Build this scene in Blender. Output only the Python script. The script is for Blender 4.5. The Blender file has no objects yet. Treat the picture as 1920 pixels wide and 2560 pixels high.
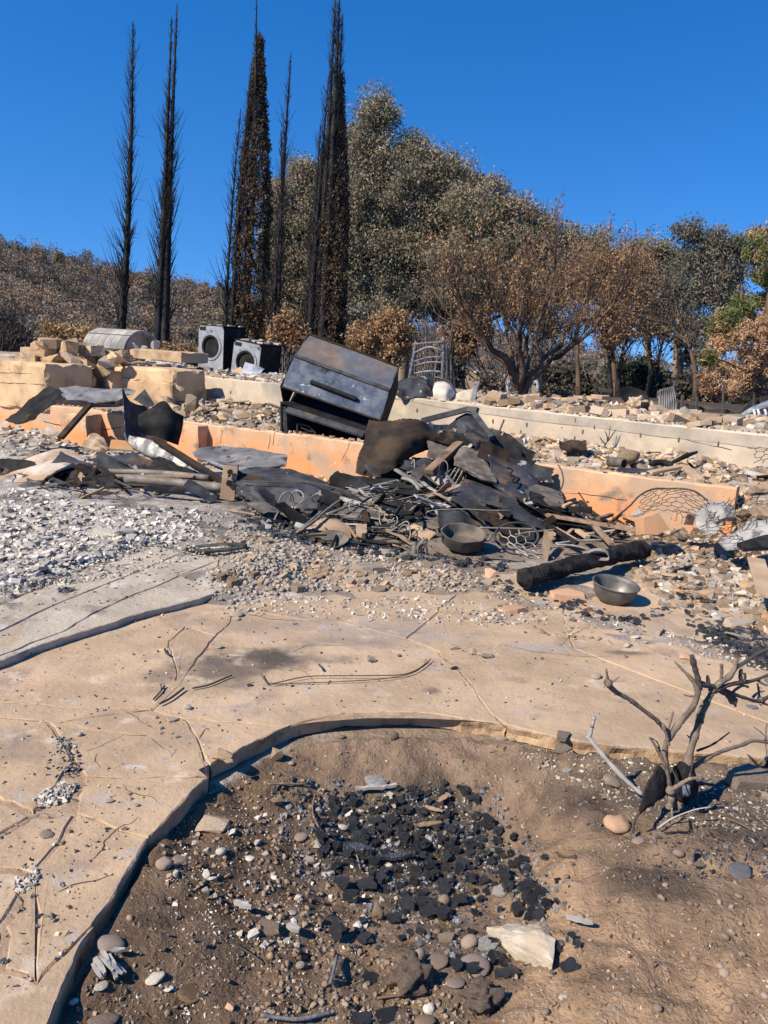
import bpy, math, random
import numpy as np
from mathutils import Vector, Matrix

# ------------------------------------------------------------------ camera, sky, sun
SC = bpy.context.scene
COL = SC.collection
F, CX, CY = 1923.0, 960.0, 1280.0           # focal length and centre, in photo pixels
PITCH, ROLL, EYE = math.radians(11.46), math.radians(2.86), 1.6
fw = np.array([0, math.cos(PITCH), -math.sin(PITCH)])
u0 = np.array([0, math.sin(PITCH), math.cos(PITCH)])
r0 = np.array([1.0, 0, 0])
cr = math.cos(ROLL)*r0 + math.sin(ROLL)*u0
cu = -math.sin(ROLL)*r0 + math.cos(ROLL)*u0
EYEP = np.array([0, 0, EYE])
cam = bpy.data.cameras.new('camera'); camo = bpy.data.objects.new('camera', cam); COL.objects.link(camo)
m = Matrix.Identity(4)
for i in range(3):
    m[i][0], m[i][1], m[i][2], m[i][3] = cr[i], cu[i], -fw[i], EYEP[i]
camo.matrix_world = m
cam.sensor_fit = 'VERTICAL'; cam.sensor_height = 36.0; cam.lens = 36.0*F/2560.0
cam.clip_start = 0.05; cam.clip_end = 3000
SC.camera = camo

SUN_EL = math.radians(42)
SUN_TO = np.array([-0.84*math.cos(SUN_EL), -0.54*math.cos(SUN_EL), math.sin(SUN_EL)])
SUN_TO /= np.linalg.norm(SUN_TO)
w = bpy.data.worlds.new('World'); SC.world = w; w.use_nodes = True
nt = w.node_tree; nt.nodes.clear()
sky = nt.nodes.new('ShaderNodeTexSky'); sky.sky_type = 'NISHITA'; sky.sun_disc = False
sky.sun_elevation = SUN_EL
sky.sun_rotation = math.atan2(SUN_TO[0], SUN_TO[1])
sky.altitude = 300; sky.air_density = 1.0; sky.dust_density = 0.0; sky.ozone_density = 2.0
bgn = nt.nodes.new('ShaderNodeBackground'); bgn.inputs[1].default_value = 0.125
wo = nt.nodes.new('ShaderNodeOutputWorld')
tcw = nt.nodes.new('ShaderNodeTexCoord'); adw = nt.nodes.new('ShaderNodeVectorMath'); adw.operation = 'ADD'; adw.inputs[1].default_value = (0, 0, .2); nmw = nt.nodes.new('ShaderNodeVectorMath'); nmw.operation = 'NORMALIZE'
nt.links.new(tcw.outputs['Generated'], adw.inputs[0]); nt.links.new(adw.outputs[0], nmw.inputs[0]); nt.links.new(nmw.outputs[0], sky.inputs[0])
hsv = nt.nodes.new('ShaderNodeHueSaturation'); hsv.inputs['Saturation'].default_value = 1.42; hsv.inputs['Value'].default_value = 1.12; hsv.inputs['Hue'].default_value = .509
nt.links.new(sky.outputs[0], hsv.inputs['Color']); nt.links.new(hsv.outputs[0], bgn.inputs[0]); nt.links.new(bgn.outputs[0], wo.inputs[0])
sl = bpy.data.lights.new('sun', 'SUN'); sl.energy = 5.0; sl.angle = math.radians(0.53); sl.color = (1.0, 0.90, 0.75)
so = bpy.data.objects.new('sun', sl); COL.objects.link(so)
so.rotation_euler = Vector((-SUN_TO[0], -SUN_TO[1], -SUN_TO[2])).to_track_quat('-Z', 'Y').to_euler()
so.location = (-20, -12, 30)
vs = SC.view_settings
vs.view_transform = 'Standard'; vs.look = 'None'; vs.gamma = 1.0; vs.use_curve_mapping = False; vs.exposure = 0.5
SC.render.engine = 'CYCLES'
SC.cycles.max_bounces = 5; SC.cycles.diffuse_bounces = 2; SC.cycles.transparent_max_bounces = 4

# ------------------------------------------------------------------ pixel <-> world
ZM = {'P': (0, 0, 1.0), 'A': (0, 780, .434), 'B': (650, 800, .434), 'C': (1200, 900, .434), 'D': (0, 1100, .434),
      'E': (600, 1000, .434), 'F': (1200, 1250, .434), 'G': (1300, 1600, .37372), 'H': (0, 0, 1.15732),
      'I': (0, 0, .57866), 'J': (640, 200, .45811), 'K': (1100, 500, .49427), 'L': (0, 1640, .57866),
      'M': (400, 1780, .66305), 'N': (300, 1480, .66305)}
def px(k, x, y):
    a, b, s = ZM[k]; return a+x*s, b+y*s
def ray(k, x, y):
    X, Y = px(k, x, y)
    return fw + cr*(X-CX)/F + cu*(CY-Y)/F
def W(k, x, y, Y):
    d = ray(k, x, y); return EYEP + d*(Y/d[1])
def WZ(k, x, y, z):
    d = ray(k, x, y); return EYEP + d*((z-EYE)/d[2])
def G(k, x, y, n=14):
    d = ray(k, x, y); t = (0.0-EYE)/min(d[2], -.03); zprev = 0
    for _ in range(n):
        p = EYEP + d*t; z = float(gz(np.array([p[0]]), np.array([p[1]]))[0]); zprev = .5*zprev+.5*z
        t = (zprev-EYE)/min(d[2], -.02)
    p = EYEP + d*t; p[2] = float(gz(np.array([p[0]]), np.array([p[1]]))[0]); return p
def GV(Q, n=12):
    """many photo pixels to the ground at once"""
    Q = np.asarray(Q, float); d = fw+np.outer((Q[:, 0]-CX)/F, cr)+np.outer((CY-Q[:, 1])/F, cu); dz = np.minimum(d[:, 2], -.02); z = np.zeros(len(Q))
    for _ in range(n):
        P = EYEP+d*((z-EYE)/dz)[:, None]; z = .5*z+.5*gz(P[:, 0], P[:, 1])
    P = EYEP+d*((z-EYE)/dz)[:, None]; P[:, 2] = gz(P[:, 0], P[:, 1]); return P
def R(k, pts):
    return [W(k, *p) for p in pts]

# ------------------------------------------------------------------ noise
def _h(ix, iy, iz, s):
    n = (ix*73856093) ^ (iy*19349663) ^ (iz*83492791) ^ (s*2654435)
    n = n & 0x7fffffff
    n = (n ^ (n >> 13))*1274126177 & 0x7fffffff
    n = (n ^ (n >> 15))*1103515 & 0x7fffffff
    return ((n ^ (n >> 11)) & 0xffff)/65535.0
def vn(P, f=1.0, s=0):
    P = np.asarray(P, float)*f; i = np.floor(P).astype(np.int64); t = P-i; t = t*t*(3-2*t); r = 0
    for a in (0, 1):
        for b in (0, 1):
            for c in (0, 1):
                wgt = (t[:, 0] if a else 1-t[:, 0])*(t[:, 1] if b else 1-t[:, 1])*(t[:, 2] if c else 1-t[:, 2])
                r = r + wgt*_h(i[:, 0]+a, i[:, 1]+b, i[:, 2]+c, s)
    return r*2-1
def fbm(P, f=1.0, o=3, s=0):
    a, r = 1.0, 0
    for k in range(o):
        r = r + a*vn(P, f, s+k*17); a *= .5; f *= 2.03
    return r
def n2(x, y, f=1.0, o=3, s=0):
    return fbm(np.stack([x, y, np.zeros_like(x)], 1), f, o, s)
def sst(a, b, x):
    t = np.clip((x-a)/(b-a), 0, 1); return t*t*(3-2*t)

# ------------------------------------------------------------------ objects
ORG = {}
def tag(o, label=None, cat=None, group=None, kind=None):
    if label: o['label'] = label
    if cat: o['category'] = cat
    if group: o['group'] = group
    if kind: o['kind'] = kind
    return o
def root(name, loc, label, cat, group=None):
    o = bpy.data.objects.new(name, None); COL.objects.link(o); o.location = loc; o.empty_display_size = .1
    ORG[o.name] = np.array(loc, float); return tag(o, label, cat, group)
def mesh(name, V, Fc, mat, smooth=False):
    me = bpy.data.meshes.new(name); V = np.asarray(V, float)
    if isinstance(Fc, np.ndarray):
        n, k = Fc.shape
        me.vertices.add(len(V)); me.vertices.foreach_set('co', V.ravel())
        me.loops.add(n*k); me.loops.foreach_set('vertex_index', Fc.ravel().astype(np.int32))
        me.polygons.add(n); me.polygons.foreach_set('loop_start', np.arange(0, n*k, k, dtype=np.int32))
        me.update(calc_edges=True); me.validate()
    else:
        me.from_pydata([tuple(v) for v in V], [], [tuple(int(i) for i in f) for f in Fc]); me.update()
    if smooth: me.polygons.foreach_set('use_smooth', np.ones(len(me.polygons), bool))
    if mat: me.materials.append(MAT[mat])
    return me
def mk(name, V, Fc, mat, parent=None, smooth=False, label=None, cat=None, group=None, kind=None, loc=None):
    V = np.asarray(V, float)
    if parent is not None:
        org = ORG[parent.name]
    else:
        org = np.array(loc, float) if loc is not None else np.array([V[:, 0].mean(), V[:, 1].mean(), V[:, 2].min()])
    o = bpy.data.objects.new(name, mesh(name, V-org, Fc, mat, smooth)); COL.objects.link(o)
    if parent is not None: o.parent = parent
    else: o.location = org
    ORG[o.name] = org
    return tag(o, label, cat, group, kind)
class MB:
    def __init__(s): s.v = []; s.f = []; s.n = 0
    def add(s, V, Fc):
        V = np.asarray(V, float); s.v.append(V); s.f += [tuple(int(i)+s.n for i in f) for f in Fc]; s.n += len(V); return s
    def out(s): return np.concatenate(s.v), s.f
    def mk(s, name, mat, parent=None, **k):
        V, Fc = s.out(); return mk(name, V, Fc, mat, parent, **k)
BOXF = [(0, 3, 2, 1), (4, 5, 6, 7), (0, 1, 5, 4), (1, 2, 6, 5), (2, 3, 7, 6), (3, 0, 4, 7)]
def boxv(o, a, b, c):
    o, a, b, c = (np.array(t, float) for t in (o, a, b, c))
    return np.array([o, o+a, o+a+b, o+b, o+c, o+a+c, o+a+b+c, o+b+c])
def chbox(o, a, b, c, bev=.01):
    """box with chamfered edges: origin corner and three edge vectors"""
    o, a, b, c = (np.array(t, float) for t in (o, a, b, c))
    la, lb, lc = (np.linalg.norm(t) for t in (a, b, c)); V = []; idx = {}
    for i in (0, 1):
        for j in (0, 1):
            for k in (0, 1):
                for ax in range(3):
                    e = [bev/la, bev/lb, bev/lc]; e[ax] = 0
                    f = [(q and 1-e[n]) or (not q and e[n]) or 0 for n, q in enumerate((i, j, k))]
                    idx[i, j, k, ax] = len(V); V.append(o+a*f[0]+b*f[1]+c*f[2])
    Fc = []
    for ax in range(3):
        for s in (0, 1):
            def key(p, q):
                t = [0, 0, 0]; t[ax] = s; t[(ax+1) % 3] = p; t[(ax+2) % 3] = q; return tuple(t)
            qd = [idx[key(*pq)+(ax,)] for pq in ((0, 0), (1, 0), (1, 1), (0, 1))]
            Fc.append(qd if s else qd[::-1])
    for ax in range(3):
        b1, b2 = (ax+1) % 3, (ax+2) % 3
        for p in (0, 1):
            for q in (0, 1):
                t0 = [0]*3; t1 = [0]*3; t0[b1] = t1[b1] = p; t0[b2] = t1[b2] = q; t1[ax] = 1
                Fc.append([idx[tuple(t0)+(b1,)], idx[tuple(t1)+(b1,)], idx[tuple(t1)+(b2,)], idx[tuple(t0)+(b2,)]])
    for i in (0, 1):
        for j in (0, 1):
            for k in (0, 1): Fc.append([idx[i, j, k, 0], idx[i, j, k, 1], idx[i, j, k, 2]])
    return np.array(V), Fc
def tubes(polys, sides=6, cap=True):
    """polys: list of (pts Nx3, radii N)"""
    VV = []; FF = []; n0 = 0; ang = np.linspace(0, 2*np.pi, sides, endpoint=False)
    for P, r in polys:
        P = np.asarray(P, float); n = len(P); r = np.broadcast_to(np.asarray(r, float), (n,))
        T = np.gradient(P, axis=0); T /= np.linalg.norm(T, axis=1, keepdims=True)+1e-9
        up = np.array([0, 0, 1.]) if abs(T[0, 2]) < .9 else np.array([1., 0, 0])
        for i in range(n):
            a = up-T[i]*np.dot(up, T[i]); a /= np.linalg.norm(a)+1e-9; up = a; b = np.cross(T[i], a)
            VV.append(P[i]+r[i]*(np.outer(np.cos(ang), a)+np.outer(np.sin(ang), b)))
        for i in range(n-1):
            for j in range(sides):
                k = (j+1) % sides
                FF.append((n0+i*sides+j, n0+i*sides+k, n0+(i+1)*sides+k, n0+(i+1)*sides+j))
        if cap:
            FF.append(tuple(n0+j for j in range(sides))[::-1]); FF.append(tuple(n0+(n-1)*sides+j for j in range(sides)))
        n0 += n*sides
    return np.concatenate(VV), FF
def cr_interp(P, n):
    """Catmull-Rom resample along axis 0"""
    P = np.asarray(P, float); k = len(P)
    if k == 2: t = np.linspace(0, 1, n); return P[0]+(P[1]-P[0])*t.reshape((-1,)+(1,)*(P.ndim-1))
    Q = np.concatenate([[2*P[0]-P[1]], P, [2*P[-1]-P[-2]]]); out = []
    for s in np.linspace(0, k-1, n):
        i = min(int(s), k-2); t = s-i; a, b, c, d = Q[i], Q[i+1], Q[i+2], Q[i+3]
        out.append(.5*((2*b)+(c-a)*t+(2*a-5*b+4*c-d)*t*t+(-a+3*b-3*c+d)*t**3))
    return np.array(out)
def lin_interp(P, n):
    P = np.asarray(P, float); k = len(P); out = []
    for s in np.linspace(0, k-1, n):
        i = min(int(s), k-2); out.append(P[i]+(P[i+1]-P[i])*(s-i))
    return np.array(out)
SEED = [1]
def sheet_geo(rows, nr=12, nc=18, th=.004, amp=.012, fr=4, rag=0.0, sharp=False, seed=None):
    SEED[0] += 1; s = seed or SEED[0]
    P = np.array(rows); g = lin_interp if sharp else cr_interp; nr, nc = int(nr*1.5), int(nc*1.5)
    P = g(P, nr); P = np.swapaxes(g(np.swapaxes(P, 0, 1), nc), 0, 1)
    du = np.gradient(P, axis=1); dv = np.gradient(P, axis=0); N = np.cross(du, dv); N /= np.linalg.norm(N, axis=2, keepdims=True)+1e-9
    if N[..., 1].mean() > 0: N = -N
    flat = P.reshape(-1, 3)
    d = fbm(flat, fr, 2, s)+.9*(.4-np.abs(vn(flat, fr*1.3, s+9)))+.35*np.abs(vn(flat, fr*3.1, s+5))
    P = P+N*(amp*d).reshape(nr, nc, 1)
    if rag:
        for sl_, nb in ((np.s_[0, :], np.s_[1, :]), (np.s_[-1, :], np.s_[-2, :]), (np.s_[:, 0], np.s_[:, 1]), (np.s_[:, -1], np.s_[:, -2])):
            e = P[sl_].copy(); k = np.random.RandomState(s).rand(len(e), 1)
            P[sl_] = e+(P[nb]-e)*np.clip(k*rag, 0, .9)
    B = P-N*th; a = P.reshape(-1, 3); b = B.reshape(-1, 3); n = nr*nc; Fc = []
    for i in range(nr-1):
        for j in range(nc-1):
            q = (i*nc+j, i*nc+j+1, (i+1)*nc+j+1, (i+1)*nc+j); Fc.append(q); Fc.append(tuple(n+t for t in q[::-1]))
    bd = [j for j in range(nc)]+[i*nc+nc-1 for i in range(1, nr)]+[(nr-1)*nc+j for j in range(nc-2, -1, -1)]+[i*nc for i in range(nr-2, 0, -1)]
    for i in range(len(bd)):
        p, q = bd[i], bd[(i+1) % len(bd)]; Fc.append((q, p, n+p, n+q))
    return np.concatenate([a, b]), Fc
def S(name, rows, mat, label=None, cat=None, parent=None, group=None, smooth=True, **k):
    V, Fc = sheet_geo(rows, **k); o = mk(name, V, Fc, mat, parent, smooth=smooth, label=label, cat=cat, group=group)
    try: o.data.set_sharp_from_angle(angle=math.radians(20))
    except Exception: pass
    return o
def T(name, pts, r, mat, label=None, cat=None, parent=None, n=None, sides=7, group=None, wob=0, smooth=True):
    P = cr_interp(pts, n or max(2, len(pts)*4)) if len(pts) > 2 or wob else np.array(pts, float)
    if wob: 
        if len(pts) == 2: P = lin_interp(pts, n or 10)
        SEED[0] += 1; P = P+wob*np.stack([fbm(P, 3, 2, SEED[0]+i*7) for i in range(3)], 1)
    rr = np.interp(np.linspace(0, 1, len(P)), np.linspace(0, 1, len(r)), r) if hasattr(r, '__len__') else r
    V, Fc = tubes([(P, rr)], sides); return mk(name, V, Fc, mat, parent, smooth=smooth, label=label, cat=cat, group=group)
def beam(p, q, w_, h_, up=(0, 0, 1), bev=.003):
    p, q = np.array(p, float), np.array(q, float); d = q-p; a = np.cross(d, up); a /= np.linalg.norm(a); b = np.cross(a, d); b /= np.linalg.norm(b)
    return chbox(p-a*w_/2-b*h_/2, d, a*w_, b*h_, min(bev, w_*.3, h_*.3))
def lathe(c, prof, n=28, M_=None):
    """prof: list of (r,z); closed outline revolve about local z"""
    ang = np.linspace(0, 2*np.pi, n, endpoint=False); V = []; Fc = []
    for r, z in prof: V.append(np.stack([r*np.cos(ang), r*np.sin(ang), np.full(n, z)], 1))
    V = np.concatenate(V)
    if M_ is not None: V = V@np.array(M_).T
    for i in range(len(prof)-1):
        for j in range(n):
            k = (j+1) % n; Fc.append((i*n+j, i*n+k, (i+1)*n+k, (i+1)*n+j))
    return V+np.array(c), Fc
def rotm(rx=0, ry=0, rz=0):
    from mathutils import Euler
    return np.array(Euler((rx, ry, rz)).to_matrix())

def rough_box(o, a, b, c, cuts=9, amp=.008, chip=.03, seed=0):
    """weathered block: faces uneven, edges chipped"""
    o, a, b, c = (np.array(t, float) for t in (o, a, b, c)); V = []; idx = {}; Fc = []; n = cuts
    def vid(i, j, k):
        if (i, j, k) not in idx: idx[i, j, k] = len(V); V.append((i/n, j/n, k/n))
        return idx[i, j, k]
    for ax in range(3):
        for s_ in (0, n):
            for p in range(n):
                for q in range(n):
                    def key(u, v):
                        t = [0, 0, 0]; t[ax] = s_; t[(ax+1) % 3] = u; t[(ax+2) % 3] = v; return vid(*t)
                    f = [key(p, q), key(p+1, q), key(p+1, q+1), key(p, q+1)]; Fc.append(f if s_ else f[::-1])
    V = np.array(V); P = o+V@np.array([a, b, c]); cen = o+(a+b+c)/2
    ext = ((V < 1e-6) | (V > 1-1e-6)).sum(1); la = np.array([np.linalg.norm(t) for t in (a, b, c)]); dirs = np.array([a, b, c])/la[:, None]
    for i in range(3):
        sg = np.where(V[:, i] < 1e-6, 1, np.where(V[:, i] > 1-1e-6, -1, 0)); cn = np.clip(fbm(P, 5, 3, 31+seed+i)+.25, 0, 1.3)*chip*(ext >= 2)
        P = P+dirs[i]*(sg*(cn+.003*(ext >= 2)))[:, None]+dirs[i]*(amp*fbm(P, 4, 3, 71+seed+i))[:, None]
    return P, Fc
# ------------------------------------------------------------------ materials
MAT = {}
def M(name, a, b, sc=4.0, rough=.9, metal=0.0, bump=.3, bsc=40.0, bd=.01, spots=(), var=0.0, zg=None, spec=.25, thr=(.35, .65),
      world=False, attr=None, stains=(), transl=0.0, streak=None):
    """a,b: two base colours mixed by noise; spots: (colour, scale, lo, hi); zg: (colour, z0, z1) real paint/scorch band"""
    mt = bpy.data.materials.new(name); mt.use_nodes = True; t = mt.node_tree; N = t.nodes; L = t.links; N.clear()
    out = N.new('ShaderNodeOutputMaterial'); bs = N.new('ShaderNodeBsdfPrincipled')
    L.new(bs.outputs[0], out.inputs[0])
    bs.inputs['Metallic'].default_value = metal; bs.inputs['Specular IOR Level'].default_value = spec
    if world: co = N.new('ShaderNodeNewGeometry').outputs['Position']
    else:
        tc = N.new('ShaderNodeTexCoord'); oi = N.new('ShaderNodeObjectInfo'); ad = N.new('ShaderNodeVectorMath'); ad.operation = 'MULTIPLY_ADD'
        cb = N.new('ShaderNodeCombineXYZ'); cb.inputs[0].default_value = cb.inputs[1].default_value = cb.inputs[2].default_value = 1
        L.new(oi.outputs['Random'], ad.inputs[0]); ad.inputs[1].default_value = (37, 61, 83); L.new(tc.outputs['Object'], ad.inputs[2]); co = ad.outputs[0]
    if streak:
        mp = N.new('ShaderNodeMapping'); mp.inputs['Scale'].default_value = streak; L.new(co, mp.inputs[0]); cos_ = mp.outputs[0]
    else: cos_ = co
    def noise(scale, detail=5, c=None, rgh=.6):
        n = N.new('ShaderNodeTexNoise'); n.inputs['Scale'].default_value = scale; n.inputs['Detail'].default_value = detail
        n.inputs['Roughness'].default_value = rgh; L.new(c or co, n.inputs['Vector']); return n.outputs['Fac']
    def mrange(x, lo, hi, a0=0., a1=1.):
        n = N.new('ShaderNodeMapRange'); n.interpolation_type = 'SMOOTHSTEP'; L.new(x, n.inputs[0])
        n.inputs[1].default_value = lo; n.inputs[2].default_value = hi; n.inputs[3].default_value = a0; n.inputs[4].default_value = a1; return n.outputs[0]
    def mix(fac, c1, c2, mode='MIX'):
        n = N.new('ShaderNodeMix'); n.data_type = 'RGBA'; n.blend_type = mode
        for s_, v in ((n.inputs[0], fac), (n.inputs[6], c1), (n.inputs[7], c2)):
            if isinstance(v, (int, float)): s_.default_value = v
            elif isinstance(v, tuple): s_.default_value = v+(1,)
            else: L.new(v, s_)
        return n.outputs[2]
    def math_(op, x, y):
        n = N.new('ShaderNodeMath'); n.operation = op
        for i, v in enumerate((x, y)):
            if isinstance(v, (int, float)): n.inputs[i].default_value = v
            else: L.new(v, n.inputs[i])
        return n.outputs[0]
    f = mrange(noise(sc, c=cos_), *thr)
    if attr:
        at = N.new('ShaderNodeAttribute'); at.attribute_name = attr
        k1 = mix(f, a, b); col = mix(1.0, at.outputs['Color'], k1, 'MULTIPLY')
    else: col = mix(f, a, b)
    if zg:
        sp = N.new('ShaderNodeSeparateXYZ'); L.new(N.new('ShaderNodeNewGeometry').outputs['Position'], sp.inputs[0])
        zz = math_('ADD', sp.outputs[2], math_('MULTIPLY', math_('SUBTRACT', noise(2.2, 4), .5), .35))
        col = mix(mrange(zz, zg[1], zg[2]), zg[0], col)
    rg = rough
    for (c, s_, lo, hi) in spots:
        col = mix(mrange(noise(s_, 4), lo, hi), col, c)
    for (cen, rx, ry, c, st) in stains:
        pos = N.new('ShaderNodeNewGeometry').outputs['Position']
        mp = N.new('ShaderNodeMapping'); mp.inputs['Location'].default_value = (-cen[0]/rx, -cen[1]/ry, 0); mp.inputs['Scale'].default_value = (1/rx, 1/ry, 0); L.new(pos, mp.inputs[0])
        ln = N.new('ShaderNodeVectorMath'); ln.operation = 'LENGTH'; L.new(mp.outputs[0], ln.inputs[0])
        dd = math_('ADD', ln.outputs['Value'], math_('MULTIPLY', math_('SUBTRACT', noise(5, 6), .5), 2.2))
        col = mix(mrange(dd, .2, 1.15, st, 0), col, c)
    if var:
        g = N.new('ShaderNodeNewGeometry'); oi = N.new('ShaderNodeObjectInfo')
        rr = math_('FRACT', math_('ADD', g.outputs['Random Per Island'], oi.outputs['Random']), 0)
        hv = N.new('ShaderNodeHueSaturation'); L.new(mrange(rr, 0, 1, 1-var, 1+var), hv.inputs['Value']); L.new(col, hv.inputs['Color'])
        r2 = math_('FRACT', math_('MULTIPLY', rr, 7.31), 0); L.new(mrange(r2, 0, 1, 1-var*.6, 1+var*.3), hv.inputs['Saturation']); col = hv.outputs[0]
    L.new(col, bs.inputs['Base Color'])
    rn = mrange(noise(sc*3, 3), .3, .7, max(rg-.12, .05), min(rg+.1, 1)); L.new(rn, bs.inputs['Roughness'])
    if bump:
        h = math_('ADD', math_('MULTIPLY', noise(bsc*.2, 4), 1.0), math_('MULTIPLY', noise(bsc, 4, rgh=.7), .55))
        bp = N.new('ShaderNodeBump'); bp.inputs['Strength'].default_value = bump; bp.inputs['Distance'].default_value = bd
        L.new(h, bp.inputs['Height']); L.new(bp.outputs[0], bs.inputs['Normal'])
    if transl:
        tr = N.new('ShaderNodeBsdfTranslucent'); L.new(col, tr.inputs[0]); ms = N.new('ShaderNodeMixShader'); ms.inputs[0].default_value = transl
        L.new(bs.outputs[0], ms.inputs[1]); L.new(tr.outputs[0], ms.inputs[2]); L.new(ms.outputs[0], out.inputs[0])
    MAT[name] = mt; return mt
# earth and masonry
M('ground', (.72, .70, .68), (1.15, 1.1, 1.05), 7, .97, bump=.9, bsc=70, bd=.03, attr='zone', spots=(((.05, .045, .04), 38, .66, .74), ((.62, .58, .52), 60, .67, .73)), spec=.05)
M('mortar', (.30, .21, .14), (.42, .30, .20), 20, .97, bump=.8, bsc=90, spots=(((.10, .08, .065), 9, .58, .7),), spec=.05, world=True)
M('weathered_tile', (.43, .31, .20), (.36, .24, .14), 2, .9, bump=.5, bsc=30, var=.1)
M('plaster_orange', (.62, .41, .25), (.54, .33, .19), 3, .93, bump=.45, bsc=35, bd=.012, zg=((.72, .29, .115), .10, .52),
  spots=(((.44, .31, .21), 2.4, .47, .66), ((.25, .19, .14), 4, .58, .74), ((.58, .43, .30), 1.6, .55, .75), ((.13, .10, .08), 1.1, .58, .8), ((.06, .05, .045), 26, .70, .75), ((.60, .52, .42), 17, .68, .74)), spec=.08)
M('concrete_cream', (.56, .46, .33), (.47, .38, .27), 2.2, .93, bump=.45, bsc=40, bd=.01, spots=(((.40, .345, .275), 2.6, .44, .64), ((.30, .26, .215), 1.2, .52, .74), ((.17, .14, .115), 1.0, .56, .8), ((.10, .085, .07), 22, .69, .74), ((.62, .54, .42), 12, .66, .74)), spec=.08)
M('concrete_top', (.46, .39, .30), (.33, .285, .23), 3, .93, bump=.45, bsc=40, bd=.01, spots=(((.10, .09, .08), 18, .72, .78),), spec=.08)
M('block_cream', (.54, .38, .225), (.41, .275, .155), 2.5, .93, bump=.5, bsc=35, bd=.012, spots=(((.20, .145, .10), 2.5, .56, .72), ((.33, .22, .13), 6, .6, .72), ((.05, .045, .04), 1.6, .57, .74)), var=.12, spec=.08)
M('concrete_grey', (.38, .355, .31), (.24, .225, .2), 4, .93, bump=.6, bsc=40, bd=.012, spots=(((.14, .13, .12), 6, .64, .76),), var=.1, spec=.08)
M('tan_rubble', (.44, .32, .205), (.29, .2, .125), 9, .94, bump=.7, bsc=50, var=.42, spec=.06, spots=(((.46, .42, .36), 14, .56, .68), ((.09, .075, .065), 7, .60, .72)))
M('orange_rubble', (.58, .27, .12), (.48, .33, .2), 9, .94, bump=.5, bsc=60, var=.2, spec=.08)
M('white_rubble', (.64, .575, .48), (.42, .37, .30), 8, .94, bump=.5, bsc=60, var=.3, spec=.08, spots=(((.16, .15, .14), 9, .6, .74),))
M('ash_bit', (.52, .46, .375), (.29, .255, .205), 12, .96, bump=.4, bsc=90, var=.35, spec=.05)
M('charcoal', (.016, .016, .017), (.075, .075, .078), 24, .32, bump=1.0, bsc=60, bd=.012, var=.35, spec=.7, spots=(((.20, .195, .19), 30, .62, .72),), streak=(6, 1, 1))
M('dust_clod', (.43, .365, .29), (.31, .26, .20), 12, .97, bump=.6, bsc=70, var=.2, spec=.05)
M('grey_char', (.10, .10, .105), (.26, .26, .265), 20, .8, bump=.6, bsc=90, var=.3)
M('clod', (.19, .13, .085), (.28, .2, .135), 10, .97, bump=.7, bsc=80, var=.4, spec=.05)
M('pebble', (.21, .15, .105), (.29, .215, .155), 12, .85, bump=.25, bsc=60, var=.3, spec=.15, spots=(((.13, .09, .06), 20, .55, .68),))
M('river_stone', (.19, .14, .105), (.26, .195, .15), 14, .7, bump=.12, bsc=60, var=.12)
M('limestone', (.40, .325, .23), (.52, .44, .335), 9, .93, bump=.8, bsc=45, bd=.012, spots=(((.20, .18, .16), 22, .66, .74),))
# metals
M('steel_dark', (.035, .036, .039), (.085, .084, .084), 4, .72, .1, spec=.12, bump=.5, bsc=22, bd=.010, spots=(((.25, .24, .22), 7, .65, .71), ((.15, .10, .065), 3, .58, .74)))
M('steel_black', (.012, .0115, .011), (.03, .028, .026), 4, .8, .0, spec=.10, bump=.5, bsc=22, bd=.006, spots=(((.085, .06, .042), 3, .58, .75),))
M('steel_rustbrown', (.026, .02, .016), (.065, .044, .03), 2.5, .8, .0, spec=.10, bump=.5, bsc=15, bd=.008, spots=(((.015, .014, .014), 4, .56, .7),), streak=(1, 1, 3))
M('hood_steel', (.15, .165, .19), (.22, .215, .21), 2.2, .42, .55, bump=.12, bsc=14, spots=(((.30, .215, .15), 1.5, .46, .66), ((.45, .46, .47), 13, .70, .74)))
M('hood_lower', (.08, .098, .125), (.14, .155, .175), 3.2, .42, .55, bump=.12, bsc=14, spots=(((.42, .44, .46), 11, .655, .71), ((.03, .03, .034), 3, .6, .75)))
M('blister_steel', (.06, .065, .074), (.03, .031, .034), 3.5, .72, .1, spec=.14, bump=.6, bsc=26, bd=.008, spots=(((.34, .33, .31), 6.5, .62, .68), ((.16, .105, .068), 2.5, .55, .7), ((.02, .02, .022), 7, .62, .68)))
M('galv_grey', (.27, .26, .245), (.15, .145, .138), 3.5, .7, .2, bump=.4, bsc=20, bd=.008, spots=(((.38, .29, .2), 4, .56, .7), ((.055, .05, .047), 4, .54, .66)))
M('zinc_flake', (.40, .37, .32), (.15, .15, .15), 3.0, .6, .3, bump=.4, bsc=24, bd=.008, spots=(((.075, .078, .085), 4.5, .52, .6), ((.46, .40, .33), 6, .66, .72)), thr=(.45, .55))
M('rust_white', (.56, .47, .37), (.40, .27, .16), 2.2, .7, .15, bump=.35, bsc=20, bd=.008, spots=(((.36, .17, .075), 3.2, .56, .68), ((.13, .14, .17), 3.6, .58, .68)), streak=(1.2, 1.2, 4))
M('rust_brown', (.15, .095, .06), (.26, .18, .12), 6, .85, .15, bump=.4, bsc=40, spots=(((.06, .05, .045), 5, .56, .7),))
M('pipe_grey', (.26, .22, .18), (.16, .135, .11), 5, .75, .25, bump=.3, bsc=40, spots=(((.06, .055, .05), 8, .6, .7),), streak=(1, 1, 1))
M('tan_metal', (.42, .29, .18), (.30, .20, .13), 4, .75, .15, bump=.3, bsc=30, spots=(((.10, .085, .075), 5, .6, .72),))
M('pan_iron', (.19, .155, .12), (.085, .074, .064), 7, .78, .15, bump=.3, bsc=40, spots=(((.05, .046, .042), 6, .56, .7),))
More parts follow.
